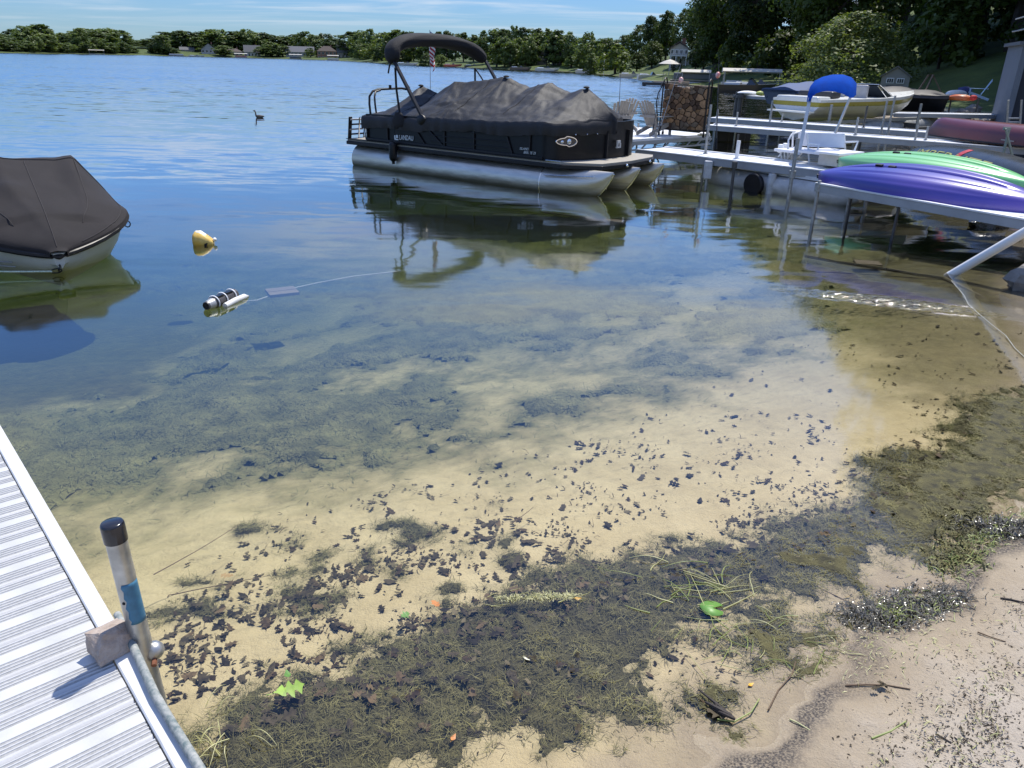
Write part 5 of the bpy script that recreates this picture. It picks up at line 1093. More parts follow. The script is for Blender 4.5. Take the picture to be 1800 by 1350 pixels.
wl_ = thing('dock_disc_post', 'worn white cylinder post beside a black wheel under the white dock', 'post', tuple(at(1352, 340, 0))); wo = WLOC[wl_.name]
MB().tube([(wo.x, wo.y, -.05), (wo.x, wo.y, .0), (wo.x + .02, wo.y + .02, .34), (wo.x + .02, wo.y + .02, .36)], [.05, .075, .075, .07], 12).build('cylinder', pm('scuffed_white', (.5, .51, .52), .7), wl_, True)
MB().tube([(wo.x, wo.y, -1.0), (wo.x, wo.y, 0)], .03, 8).build('pole', M_GALV, wl_, True)
MB((Vector((wo.x - .26, wo.y + .16, .13)), td, tn, Z)).tube([(0, -.05, 0), (0, .05, 0)], .21, 18).build('disc', M_RAIL, wl_, True, bevel=.02)  # black disc standing in for a dark triangular patch under the dock

# ---------------------------------------------------------------- kayaks, canoe and overturned dinghy
def kayak(name, label, nose, direc, L, w, h, mt, slots, roll=0.0):
    d = Vector((direc.x, direc.y, 0)).normalized(); p = Z.cross(d); T = (nose, d, p * math.cos(roll) + Z * math.sin(roll), Z * math.cos(roll) - p * math.sin(roll)); e = thing(name, label, name.split('_')[-1], tuple(nose)); rings = []; m = 44; ns = 61
    for i in range(m):
        t = i / (m - 1); ww = max(.012, w / 2 * (math.sin(math.pi * min(1, max(0, t))) ** .62)); hh = h * (.30 + .70 * math.sin(math.pi * min(1, max(.0, t * .92 + .04))) ** .55)
        rock = .055 * (abs(2 * t - 1) ** 2.5)
        ring = []
        for k in range(ns):
            s = -1 + 2 * k / (ns - 1); q = abs(s)
            y = ww * (math.sin(s * math.pi / 2) if q < 1 else s); z = hh * (1 - q ** 2.6) ** .75 - rock
            g = min(1, max(0, (t - .12) / .12), max(0, (.88 - t) / .12)) if .12 < t < .88 else 0
            for c0, sg, dp in ((.0, .035, .055), (.34, .030, .020), (-.34, .030, .020), (.60, .05, .008), (-.60, .05, .008)): z -= dp * g * math.exp(-((s - c0) / sg) ** 2)
            ring.append((t * L, y, max(z, -.03)))
        ring += [(t * L, ww * .9, -.04), (t * L, -ww * .9, -.04)]
        rings.append(ring)
    MB(T).loft(rings).build('hull', mt, e, True, ang=75)
    for yo, ta, tb in ((0, .20, .80), (.30, .15, .72), (-.30, .15, .72)) if slots else ():
        q_ = []
        for t in np.linspace(ta, tb, 26):
            ww = w / 2 * math.sin(math.pi * t) ** .62; hh = h * (.30 + .70 * math.sin(math.pi * (t * .92 + .04)) ** .55); s_ = math.asin(yo) * 2 / math.pi
            q_.append((t * L, ww * yo, hh * (1 - abs(s_) ** 2.6) ** .75 - .055 * abs(2 * t - 1) ** 2.5 - (.050 if yo == 0 else .019)))
        MB(T).tube(q_, [.016 if yo == 0 else .008] * 26, 6).build('groove_shade', M_RAIL, e, True)  # dark tube sunk in each groove paints in its shade
    for c in slots:
        MB(T).box((c * L, 0, h - .018), (.085 * L / 2.8, .045, .03)).build('scupper', M_RAIL, e)
    MB(T).tube([(.015 * L, 0, .06), (-.03, 0, .085), (-.02, .0, .03)], .010, 6).build('carry_handle', M_RAIL, e, True)
    return e
k0 = at(1441, 315, .60); kd = Vector((at(1815, 372, .60) - k0)); 
k0 = Vector((k0.x + .03, k0.y + .02, .615))
kn = Z.cross(Vector((kd.x, kd.y, 0)).normalized())
kayak('purple_kayak', 'purple upside down kayak at the front of the dock rack', k0 + kn * -.06 - Z * .03, kd + kn * .10, 3.2, .95, .36, pm('purple_plastic', (.115, .062, .38), .34, scale=.55, col2=(.022, .026, .26), detail=1, coat=.6, coat_r=.30), (.30, .36), R(13))
k1 = at(1474, 287, .66)
kayak('green_kayak', 'light green upside down kayak lying behind the purple one', Vector((k1.x, k1.y, .63)), kd - kn * .10, 3.2, .84, .34, pm('green_plastic', (.08, .42, .12), .34, scale=.7, col2=(.22, .56, .22), detail=1, coat=.8, coat_r=.30), (.33, .39), R(10))
c0 = at(1617, 238, .56); c1 = at(1822, 262, .56); M_MAROON = pm('maroon_plastic', (.105, .012, .015), .34, var=.1, scale=2, coat=.5, coat_r=.25)
cd = Vector((c1.x - c0.x, c1.y - c0.y, 0)).normalized(); cp = Z.cross(cd); CTn = (Vector((c0.x, c0.y, .56)) - cp * -.40, cd, cp, Z); ce = thing('red_canoe', 'dark red upside down canoe on the middle dock', 'canoe', tuple(CTn[0])); rings = []
for i in range(32):
    t = i / 31; ww = max(.05, .42 * math.sin(math.pi * (.05 + .90 * t)) ** .55); end = max(0, 1 - t / .06, 1 - (1 - t) / .06); hh = .46 * (1 - .5 * end ** 2)
    rings.append([(t * 4.6, ww * math.cos(a), .03 - .0 * end + hh * math.sin(a) ** .62 if 0 < a < math.pi else .0) for a in np.linspace(0, math.pi, 15)])
MB(CTn).loft(rings).build('hull', M_MAROON, ce, True, ang=60)
MB(CTn).tube([(x, -.43 * math.sin(math.pi * (.05 + .90 * x / 4.6)) ** .55, .02) for x in np.linspace(.1, 4.5, 16)], .016, 6).build('gunwale', M_RAIL, ce, True)
mk = MB((CTn[0] + cd * 2.55 - cp * .425 + Z * .12, cd, cp, Z)); mk.box((0, 0, 0), (.12, .01, .02)); mk.box((.22, 0, -.005), (.14, .01, .02)); mk.build('maker_mark', pm('faded_lettering', (.42, .40, .38), .6), ce)
sp_ = thing('canoe_rack_strut', 'grey green crossed strut standing in front of the red canoe', 'strut'); sp_.location = (0, 0, 0)
bpos = atY(1765, 272, 17.0); sp_.location = bpos; WLOC[sp_.name] = bpos; M_STRUT = pm('green_grey_paint', (.20, .25, .22), .6, var=.15)
MB().beam(atY(1763, 274, 17.0), atY(1774, 226, 17.0), .055, .03).build('bar', M_STRUT, sp_); MB().beam(atY(1780, 276, 16.9), atY(1768, 226, 16.9), .045, .03).build('bar', M_STRUT, sp_); MB().box(tuple(atY(1770, 226, 16.95)), (.14, .05, .06)).build('cap', M_STRUT, sp_)
# dinghy with yellow lettering
q0, q1 = at(1612, 280, .42), at(1812, 330, .42); qd = Vector((q1.x - q0.x, q1.y - q0.y, 0)).normalized(); qp = Z.cross(qd); QT = (Vector((q0.x, q0.y, .43)), qd, qp, Z)
dg_ = thing('overturned_dinghy', 'dark grey overturned dinghy with yellow lettering and a red stripe behind the green kayak', 'dinghy', tuple(QT[0])); rings = []; QL = (q1 - q0).length * 1.12
for i in range(28):
    t = i / 27; ww = max(.05, .55 * math.sin(math.pi * (.06 + .80 * t)) ** .6); hh = .44 * math.sin(math.pi * (.10 + .74 * t)) ** .5
    rings.append([(t * QL, ww * math.cos(a), .0 + hh * math.sin(a) ** .8) for a in np.linspace(0.0, math.pi, 15)])
MB(QT).loft(rings).build('hull', pm('dark_grey_hull', (.030, .036, .040), .28, var=.15, scale=3), dg_, True, ang=60)
M_YEL = pm('yellow_lettering', (.34, .33, .09), .6)
le_ = (Z * .80 + qp * .58).normalized()
def on_hull(x, v, w):
    t = min(.98, max(.02, x / QL)); ww = max(.05, .55 * math.sin(math.pi * (.06 + .80 * t)) ** .6); hh = .44 * math.sin(math.pi * (.10 + .74 * t)) ** .5; a = math.pi - (.62 + v / .52)
    o_ = 1.012 + w * .3; return QT[0] + qd * x + qp * (ww * math.cos(a) * o_) + Z * (hh * math.sin(a) ** .8 * o_)
letters('IMPERLITE', 'hull_lettering', M_YEL, QT[0], qd, Z, .28, dg_, .006, .10, 2.35, warp=lambda x, y, z: on_hull(x + .46, y - .12, z + .01))
m_ = MB(); m_.loft([[on_hull(x, v, w) for v, w in ((-.02, .012), (.10, .012), (.20, .012), (.30, .012), (.30, -.02), (.20, -.02), (.10, -.02), (-.02, -.02))] for x in (2.28, 2.36, 2.44)]); m_.build('red_stripe', pm('stripe_red', (.40, .02, .03), .5), dg_)

# ---------------------------------------------------------------- boats on lifts, lawn and boat house
O_ = atY(1395, 205, 28); SKE = Vector((5.93, 4.0, 0)).normalized(); SKN = Z.cross(SKE); ST = (O_, SKE, SKN, Z); sb = thing('ski_boat', 'white ski boat with a yellow stripe raised on a lift', 'boat', tuple(O_))
M_SKW, M_SKY, M_SKG = pm('ski_white', (.66, .66, .62), .3, var=.05), pm('ski_yellow', (.30, .25, .03), .3, var=.08), pm('ski_silver', (.56, .58, .60), .3, var=.08)
SEC = [(0, .95, .0, .58), (1.5, 1.02, .0, .60), (3.2, 1.05, -.02, .62), (4.6, .92, .0, .66), (5.7, .62, .12, .70), (6.5, .28, .34, .74), (6.95, .03, .66, .78)]
def band(f0, f1, ins, mt, nm):
    rings = []
    for x, w, zk, zg in SEC:
        def pt(f): return (w * (.55 + .45 * min(1, f * 1.5)) + ins, zk + (zg - zk) * f)
        a, b = pt(f0), pt(f1); rings.append([(x, -a[0], a[1]), (x, -b[0], b[1]), (x, b[0], b[1]), (x, a[0], a[1])])
    return MB(ST).loft(rings).build(nm, mt, sb, True, ang=40)
rings = [[(x, -w * .55, zk), (x, -w * .0, zk - .12), (x, w * .55, zk), (x, w, zk + (zg - zk) * .62), (x, -w, zk + (zg - zk) * .62)] for x, w, zk, zg in SEC]
MB(ST).loft(rings).build('hull', M_SKG, sb, True, ang=40); band(.60, .86, .006, M_SKY, 'yellow_stripe'); band(.85, 1.0, .02, M_SKW, 'gunwale')
MB(ST).loft([[(x, -w * .9, zg - .02), (x, w * .9, zg - .02), (x, w * .5, zg + .07), (x, -w * .5, zg + .07)] for x, w, zk, zg in SEC[3:]]).build('foredeck', M_SKW, sb, True, ang=40)
MB(ST).box((.35, 0, .60), (.7, 1.7, .14)).build('engine_cover', M_SKW, sb, bevel=.05)
MB(ST).prism([(-.45, -.8), (0, -.8), (0, .8), (-.45, .8)], .16, .21).build('swim_platform', M_SKW, sb)
ws = MB(ST); ws.loft([[(3.9, -.85, .64), (4.75, -.55, .66), (4.75, .55, .66), (3.9, .85, .64)], [(3.45, -.72, 1.02), (3.95, -.45, 1.06), (3.95, .45, 1.06), (3.45, .72, 1.02)]], caps=False); ws.build('windscreen', M_GLASS, sb)
for a, b in (((3.45, -.72, 1.02), (3.95, -.45, 1.06)), ((3.95, -.45, 1.06), (3.95, .45, 1.06)), ((3.95, -.45, 1.06), (4.75, -.55, .66)), ((3.45, -.72, 1.02), (3.9, -.85, .64)), ((3.95, .45, 1.06), (4.75, .55, .66))): MB(ST).tube([a, b], .018, 6).build('windscreen_frame', M_CHROME, sb, True)
for x, y in ((2.9, -.45), (2.9, .45)): MB(ST).box((x, y, .80), (.14, .55, .50)).build('seat', pm('grey_vinyl', (.33, .33, .34), .6), sb, bevel=.06)
MB(ST).box((1.2, 0, .72), (.5, 1.4, .22)).build('seat', pm('dark_vinyl', (.03, .03, .035), .5), sb, bevel=.06)
lf = thing('boat_lift', 'grey metal lift with pontoons under the yellow striped ski boat', 'boat lift', tuple(O_)); 
for y in (-.8, .8): MB(ST).beam((-.2, y, -.16), (6.4, y, -.10), .12, .10).build('bunk', M_GALV, lf); MB(ST).beam((-.2, y, -.50), (7.2, y, -.48), .14, .14).build('side_beam', M_DKPIPE, lf)
for x in (.3, 5.6):
    MB(ST).beam((x, -1.2, -.32), (x, 1.2, -.32), .1, .16).build('cross_beam', M_DKPIPE, lf)
    for y in (-1.2, 1.2): MB(ST).tube([(x, y, -1.8), (x, y, .45)], .05, 8).build('post', M_GALV, lf, True)
gt = MB(); u0, u1 = atY(1535, 210, 29), atY(1690, 200, 36); tag(MB().tube([(u0.x - .5, u0.y - .3, .32), (u0.x, u0.y, .18), (u1.x, u1.y, .18)], [.08, .30, .30], 12).build('grey_pontoon', M_ALUD, None, True, at=(u0.x, u0.y, 0)), 'long grey metal pontoon lying in front of the black covered boat', 'pontoon')
wk = atY(1600, 199, 33); wk2 = atY(1800, 212, 31); dock('low grey gangway leading from the shore rocks past the black covered boat', (atY(1572, 199, 32).x, 32), (atY(1790, 206, 33).x, 33), .9, .62, 9, [])
def covered(label, pa, Ya, pb_, Yb, hull_h, beam, hm, cmt, ridge, name='covered_boat'):
    a, b = atY(*pa, Ya), atY(*pb_, Yb); d = Vector((b.x - a.x, b.y - a.y, 0)); L = d.length; d.normalize(); n = Z.cross(d); T = (a, d, n, Z); e = thing(name, label, 'boat', tuple(a)); rings, cr = [], []
    for t in np.linspace(0, 1, 12):
        w = max(.06, beam / 2 * (1 - max(0, (t - .55) / .45) ** 2.4)); zk = .55 * max(0, (t - .7) / .3) ** 2 * hull_h
        rings.append([(t * L, -w * .6, zk), (t * L, 0, zk - .1), (t * L, w * .6, zk), (t * L, w, hull_h), (t * L, -w, hull_h)])
        rz = hull_h + .03 + np.interp(t, [0, .15, .35, .6, 1], ridge)
        cr.append([(t * L, -w - .02, hull_h - .12)] + [(t * L, -w * c, hull_h + (rz - hull_h) * (1 - abs(c) ** 1.6) + .03 * math.sin(t * 17 + c * 5)) for c in np.linspace(1, -1, 9)] + [(t * L, w + .02, hull_h - .12)])
    MB(T).loft(rings).build('hull', hm, e, True, ang=40); MB(T).loft(cr).build('mooring_cover', cmt, e, True, ang=60); return e
covered('boat under a blue cover at the short far dock', (1367, 183), 38, (1480, 183), 40.5, .62, 2.1, pm('navy_hull', (.030, .045, .085), .3), pm('blue_cover', (.050, .085, .19), .75, var=.15, scale=3), [.10, .25, .34, .30, .1])
covered('boat under a black cover beached behind the ski boat', (1652, 196), 35.5, (1488, 180), 36.5, .66, 2.2, M_BLACK, pm('black_cover', (.022, .020, .022), .6, var=.3, scale=3), [.05, .16, .22, .28, .1])
def rocks(spots, label, grp, seed, name='shore_rock'):
    r_ = random.Random(seed); mt = pm('shore_rock', (.20, .185, .165), .9, var=.35, scale=5, bump=.02, bscale=14)
    for (x, y, s) in spots:
        z = gz(x, y); tag(MB().blob((x, y, z + s * .22), (s * r_.uniform(.45, .65), s * r_.uniform(.4, .6), s * r_.uniform(.32, .5)), 9, 6, .20, r_).build(name, mt, None, True, at=(x, y, z), ang=25), label, 'rock', grp)
r_ = random.Random(9); SPT = []
for px, Y in [(1655, 34), (1664, 33.5), (1672, 34), (1680, 33), (1688, 34), (1697, 33), (1706, 34), (1716, 33), (1728, 33.6), (1740, 33), (1660, 36), (1676, 36), (1694, 36), (1650, 37.5), (1711, 36)]:
    q = atY(px, 190, Y); SPT.append((q.x, q.y, r_.uniform(.45, .85)))
rocks(SPT, 'grey boulder in the rock edging between the black boat and the boat house', 'boulders along the lawn edge', 4)
q = at(1797, 512, 0); rocks([(q.x + .12, q.y + .1, .42)], 'pale grey rock standing in the shallows at the right edge', None, 12, 'shallows_rock')
q = at(1738, 398, 0); tag(MB().blob((q.x, q.y, .03), (.30, .18, .13), 12, 7, .18, random.Random(6)).build('dark_wet_rock', pm('wet_rock', (.018, .017, .015), .22, var=.4, scale=8, bump=.03, bscale=9), None, True, at=(q.x, q.y, 0), ang=30), 'glossy black wet rock in the water under the kayak dock', 'rock')
sh = atY(1571, 155, 50); sf = thing('garden_shed', 'small pale shed with two white windows in front of the dark wood', 'shed', tuple(sh)); fx = Vector((sh.y, -sh.x, 0)).normalized(); SHT = (sh, fx, Z.cross(fx), Z); SW = 42 * 50 / FPX
M_SHED = pm('shed_boards', (.24, .23, .20), .8, var=.08, stretch=(1, 1, 8), scale=3)
MB(SHT).loft([[(-SW / 2, y, -.8), (SW / 2, y, -.8), (SW / 2, y, .65), (0, y, 1.15), (-SW / 2, y, .65)] for y in (0, 1.8)]).build('wall', M_SHED, sf)
MB(SHT).loft([[(-SW / 2 - .1, y, .60), (0, y, 1.18), (SW / 2 + .1, y, .60), (SW / 2 + .1, y, .66), (0, y, 1.26), (-SW / 2 - .1, y, .66)] for y in (-.12, 1.9)]).build('roof', pm('shed_roof', (.16, .15, .14), .9), sf)
for x in (-.28, .28):
    w_ = MB(SHT).box((x, -.02, .42), (.42, .05, .30)).build('window', M_TRIM, sf)
    for i in (-1, 0, 1): MB(SHT).box((x + i * .12, -.05, .42), (.09, .03, .22)).build('pane', M_GLASS, w_)
MB(SHT).box((0, -.02, -.35), (.9, .05, 1.0)).build('door', pm('shed_door', (.05, .05, .05), .7), sf)
sw = thing('swing_frame', 'wooden A-frame swing set on the dark lawn', 'swing frame', tuple(atY(1640, 166, 46))); M_WD = pm('brown_wood', (.19, .12, .075), .8, var=.25)
for a, b in (((1612, 163, 46), (1632, 132, 46)), ((1625, 163, 45), (1640, 132, 46)), ((1655, 164, 47), (1641, 134, 47.3)), ((1632, 132, 46), (1641, 132, 47.3)), ((1640, 132, 46), (1641, 133, 47.3))): MB().beam(atY(*a), atY(*b), .07, .07).build('frame_bar', M_WD, sw)
for px, dx in ((1638, 0),): MB().tube([atY(1637, 133, 46.6), atY(1636, 150, 46.6)], .012, 5).build('swing_rope', M_DKPIPE, sw)
tb_ = thing('rack_table', 'low dark stand holding the orange kayak on the lawn', 'stand', tuple(atY(1720, 185, 34)))
for p in ((1721, 172, 190, 34.3), (1672, 176, 186, 35)): 
    a = atY(p[0], p[1], p[3]); MB().tube([(a.x, a.y, a.z), (a.x, a.y, a.z - .6)], .035, 7).build('post', M_DKPIPE, tb_)
MB().beam(atY(1664, 175.5, 35), atY(1724, 174.5, 34.3), .05, .05).build('bar', M_DKPIPE, tb_)
a, b = atY(1663, 173.5, 35), atY(1712, 174, 34.3); MO = pm('orange_plastic', (.55, .13, .03), .35, var=.1, scale=3)
kayak('orange_kayak', 'orange kayak on a stand on the lawn', a + Z * .0, b - a, (b - a).length, .55, .20, MO, (.4,))
a, b = atY(1662, 169, 37), atY(1692, 161, 38); kayak('white_kayak', 'white kayak lying on the grass behind the orange one', a, b - a, (b - a).length * 1.3, .55, .26, M_WHITE, ())
tag(MB().blob(tuple(atY(1711, 172, 34)), (.16, .12, .11), 10, 7, .1, random.Random(1)).build('life_vest', pm('vest_red', (.45, .03, .03), .8), None, True, at=tuple(atY(1711, 174, 34))), 'red life vest at the right end of the orange kayak', 'life vest')
tag(MB().blob(tuple(atY(1695, 160, 38.5)), (.36, .2, .20), 10, 7, .1, random.Random(8)).build('blue_tarp', pm('tarp_navy', (.03, .04, .14), .7), None, True, at=tuple(atY(1695, 164, 38.5))), 'dark blue bundled tarp behind the white kayak on the lawn', 'tarp')
q = atY(1715, 176, 36.2); adirondack(1717, 176, 36.2, R(155), 'pale blue slatted chair leaning back on the lawn', None, pm('sky_blue_paint', (.30, .45, .60), .6), q.z, .85, 4)
# boat house at the right edge
q = atY(1766, 208, 31); bh = thing('boat_house', 'tall grey boat house with a roof railing at the right edge', 'boat house', (q.x, q.y, q.z)); bx = Vector((.93, -.36, 0)).normalized(); BHT = (Vector((q.x, q.y, q.z - .3)), bx, Z.cross(bx), Z)
M_BH = pm('grey_blue_siding', (.115, .135, .165), .7, var=.10, scale=2, stretch=(6, 1, 1)); M_RECESS = pm('recess_dark', (.030, .036, .050), .7, var=.1)
hz = 2.85
MB(BHT).box((.10, 1.5, hz / 2), (.20, 3, hz)).build('wall', M_BH, bh); MB(BHT).box((2.2, 1.5, hz / 2), (2.2, 3, hz)).build('wall', M_BH, bh); MB(BHT).box((.65, 1.6, hz - .25), (.90, 2.8, .50)).build('wall', M_BH, bh)
MB(BHT).box((.65, .55, (hz - .5) / 2), (.90, .10, hz - .5)).build('door', M_RECESS, bh); MB(BHT).box((.85, .46, 1.35), (.16, .06, .8)).build('window', M_TRIM, bh); MB(BHT).box((.48, -.02, hz - .22), (.22, .05, .22)).build('window', M_TRIM, bh)  # set-back dark panel fills the recessed opening
MB(BHT).box((1.2, 1.5, hz + .06), (2.7, 3.3, .12)).build('roof', pm('roof_slab', (.10, .11, .12), .8), bh)
for x in (.0, .55, 1.1, 1.7, 2.3): MB(BHT).tube([(x, -.05, hz + .1), (x, -.05, hz + 1.0)], .03, 6).build('railing_post', M_GALV, bh, True)
for z in (.55, 1.0): MB(BHT).tube([(0, -.05, hz + z), (2.4, -.05, hz + z)], .028, 6).build('rail', M_GALV, bh, True); MB(BHT).tube([(0, -.05, hz + z), (0, 2.9, hz + z)], .028, 6).build('rail', M_GALV, bh, True)
lad = thing('dock_ladder', 'grey swim ladder standing by the boat house', 'ladder', tuple(atY(1775, 215, 27)))
for px in (1773, 1796): MB().tube([atY(px, 176, 27), atY(px - 3, 222, 27)], .035, 8).build('rail', M_GALV, lad, True)
for y in (208, 215): MB().tube([atY(1771, y, 27), atY(1794, y, 27)], .03, 6).build('rung', M_GALV, lad, True)
# concrete steps lying under the kayak dock
stp = thing('dock_steps', 'grey step ladder standing in the water under the kayaks', 'steps', tuple(at(1505, 375, 0)))
q = at(1505, 372, 0)
for dx in (-.14, .14): MB().beam((q.x + dx, q.y, -.25), (q.x + dx, q.y + .05, .42), .05, .04, (1, 0, 0)).build('side_rail', M_GALV, stp)
for z in (.05, .22, .38): MB().box((q.x, q.y + .02, z), (.26, .12, .03)).build('tread', M_GALV, stp)
# ---------------------------------------------------------------- near dock with its pole, rock and pipe
E0, E1 = at(0, 747, .37), at(350, 1345, .37); ed = (E0 - E1).normalized(); ei = Vector((-ed.y, ed.x, 0))
nd = thing('boat_dock', 'near white aluminium dock of ribbed planks at the lower left', 'dock', (E1.x, E1.y, 0)); DT = (Vector((E1.x, E1.y, .37)), ed, ei, Z)
M_PLK = pm('plank_white', (.46, .458, .448), .5, scale=6, bump=.0006, bscale=90, col2=(.56, .556, .545), detail=10)
M_GROOVE = pm('plank_groove', (.33, .33, .32), .8, var=.2, scale=90)  # grey colour laid in the plank grooves only
M_EDGE = pm('dock_edge', (.62, .62, .61), .45, var=.10, scale=11)
PW_ = .1722; prof = [(0.003, -.020, 0), (.004, -.010, 0), (.012, -.004, 0), (.018, -.001, 0)]
u = .018
for g, r_ in ((.011, .0035), (.011, .0035), (.011, .0035), (.010, .046), (.010, .0035), (.010, .0035), (.010, .0035)):
    prof += [(u + .0012, -.0032, 1), (u + g, -.0032, 0), (u + g + .0012, 0, 0), (u + g + .0012 + r_, 0, 1)]; u += g + .0012 + r_
prof += [(u + .004, -.003, 0), (PW_ - .006, -.010, 0), (PW_ - .003, -.020, 0)]
first = None; inner = 1.5; seam0 = (at(287, 1286, .37) - DT[0]).dot(ed)
for i in range(-5, 38):
    if first is None:
        m = MB(DT); k = len(prof); vs = [(a, y, z - .004) for y in (.060, inner) for a, z, _ in prof]
        m.add(vs, [(j, j + 1, k + j + 1, k + j) for j in range(k - 1)] + [tuple(range(k - 1, -1, -1)), tuple(range(k, 2 * k))])
        first = m.build('plank', M_PLK, nd); first.data.materials.append(M_GROOVE)
        for p in first.data.polygons:
            c = p.center; 
            if len(p.vertices) == 4 and abs(p.normal.z) > .95 and all(first.data.vertices[v].co.z < .37 - .0062 for v in p.vertices) and all(first.data.vertices[v].co.z > .37 - .009 for v in p.vertices): p.material_index = 1
        first.location = ed * (seam0 - 5 * PW_)
    else:
        q = first.copy(); COL.objects.link(q); q.parent = nd; q.location = ed * (seam0 + i * PW_) + Z * (.0012 * ((i * 5) % 3 - 1))
eb = MB(DT); LD = 40 * PW_; x0 = -1.2
eb.add([(x, y, z) for x in (x0, LD) for y, z in ((0, -.15), (0, .002), (.004, .006), (.052, .006), (.056, .002), (.056, -.15))], [tuple(range(5, -1, -1)), tuple(range(6, 12))] + [(j, (j + 1) % 6, 6 + (j + 1) % 6, 6 + j) for j in range(6)])
eb.build('edge_beam', M_EDGE, nd); MB(DT).box((x0 / 2 + LD / 2, inner + .03, -.07), (LD - x0, .056, .15)).build('edge_beam', M_EDGE, nd)
for x in (.35, 2.6, 4.8): MB(DT).beam((x, .05, -.10), (x, inner, -.10), .05, .09).build('cross_beam', M_GALV, nd)
pbs = at(249, 1130, .37); ptp = atY(196, 918, pbs.y - .008); pd = (ptp - pbs).normalized()
po = thing('dock_pole', 'silver dock pole with a black cap and peeling blue tape beside the near dock', 'pole', (pbs.x, pbs.y, -.2))
M_POLE = pm('worn_pole', (.42, .42, .40), .38, metal=.75, var=.25, scale=14, bump=.001, bscale=60)
M_CAP = pm('black_cap', (.012, .012, .016), .22, coat=.3); M_TAPE = pm('blue_tape', (.045, .16, .26), .55, var=.25, scale=30)
MB().tube([pbs - pd * .95, pbs, ptp - pd * .02], .031, 24).build('tube', M_POLE, po, True)
MB().tube([ptp - pd * .065, ptp - pd * .008, ptp - pd * .002, ptp], [.0345, .0345, .032, .029], 24).build('cap', M_CAP, po, True, ang=50)
a = Vector((1, 0, 0)); a = (a - pd * a.dot(pd)).normalized(); b = pd.cross(a); tp = MB(); rows = []
for i in range(13):
    t = .10 + .155 * i / 12; jag = .16 * math.sin(i * 2.1) * (1 if i % 2 else .5)
    rows.append([pbs + pd * t + (a * math.cos(g) + b * math.sin(g)) * .0322 for g in np.linspace(-1.55 + jag * .9, .25 + .05 * jag, 8)])
tp.loft(rows, caps=False, open_section=True); tp.build('blue_tape', M_TAPE, po, True, solid=.0006)
MB().blob(tuple(pbs + pd * .185 + b * -.0305 + a * -.006), (.0055, .004, .0055), 8, 6).build('bolt_hole', M_RAIL, po, True)
cl = at(271, 1143, .33); MB().blob(tuple(cl), (.032, .032, .032), 16, 10).build('clamp_knob', M_POLE, po, True)
rust = pm('rusty_bolt', (.16, .06, .03), .8, var=.4, scale=60); MB().tube([cl + Vector((.006, -.012, -.012)), cl + Vector((.016, -.046, -.022))], .009, 6).build('bolt', rust, po, True)
pts = [at(206, 1080, .40), at(226, 1118, .398), at(247, 1165, .395), at(273, 1222, .393), at(303, 1272, .392), at(348, 1345, .392), at(420, 1460, .39)]
pp = MB().tube(pts, [.0125, .0132, .013, .0133, .013, .0133, .013], 14).build('old_pipe', pm('corroded_pipe', (.075, .12, .125), .75, var=.3, scale=42, col2=(.40, .40, .37), bump=.002, bscale=80), None, True, at=pts[3]); tag(pp, 'speckled corroded pipe lying along the edge of the near dock', 'pipe')
rc = at(195, 1142, .378); r_ = random.Random(31); rk = MB()
ux = Vector((.55, .83, 0)).normalized(); uy = Z.cross(ux)
RV = [(-.060, -.050, 0), (.062, -.058, 0), (.070, .042, 0), (-.050, .052, 0), (-.058, -.040, .034), (-.020, -.020, .088), (.056, -.006, .080), (.060, .044, .064), (-.044, .048, .072), (.066, -.046, .036)]
bm = bmesh.new()
for p in RV: bm.verts.new(rc + ux * p[0] + uy * p[1] + Z * p[2])
bmesh.ops.convex_hull(bm, input=bm.verts[:]); bmesh.ops.delete(bm, geom=[v for v in bm.verts if not v.link_faces], context='VERTS')
bmesh.ops.triangulate(bm, faces=bm.faces[:]); bmesh.ops.subdivide_edges(bm, edges=bm.edges[:], cuts=3, use_grid_fill=True)
for v in bm.verts:
    v.co += Vector((r_.uniform(-1, 1), r_.uniform(-1, 1), r_.uniform(-.4, 1))) * .0022; v.co -= rc
me = bpy.data.meshes.new('rock'); bm.to_mesh(me); bm.free(); me.materials.append(pm('pinkish_rock', (.31, .235, .18), .95, var=.3, scale=24, col2=(.46, .39, .33), bump=.004, bscale=120))
ro = bpy.data.objects.new('rock', me); COL.objects.link(ro); ro.location = rc; tag(ro, 'fist sized pinkish broken rock holding the pipe on the near dock', 'rock')

# ---------------------------------------------------------------- things afloat
c = at(358, 428, 0); by = thing('yellow_float', 'squat yellow plastic jug floating as a mooring buoy near the grey covered boat', 'buoy', (c.x, c.y, 0)); YT = (Vector((c.x, c.y, 0)), Vector((.96, .28, 0)), Vector((-.28, .96, 0)), Z)
M_YJ = pm('yellow_jug', (.62, .36, .04), .42, var=.2, scale=12, col2=(.74, .54, .16))
rings = []
for z, s, dx in ((-.08, .09, 0), (-.03, .115, 0), (.03, .125, 0), (.085, .120, -.002), (.115, .092, -.02), (.150, .040, -.045), (.156, .012, -.05)):
    rings.append([(dx + s * (abs(math.cos(a)) ** .55) * (1 if math.cos(a) > 0 else -1), s * .85 * (abs(math.sin(a)) ** .55) * (1 if math.sin(a) > 0 else -1), z - .38 * max(0, dx + s * math.cos(a) + .02) * (1 if z > .08 else .1)) for a in np.linspace(0, 2 * math.pi, 20, endpoint=False)])
MB(YT).loft(rings).build('jug', M_YJ, by, True, ang=50)
MB(YT).loft([[(p[0] * .86, p[1] * .86, p[2] + .006) for p in rings[4]], [(p[0] * .9, p[1] * .9, p[2] + .005) for p in rings[5]]]).build('white_glare', pm('glare_white', (.78, .76, .66), .45), by, True)  # pale patch paints the sun's glare onto the jug top
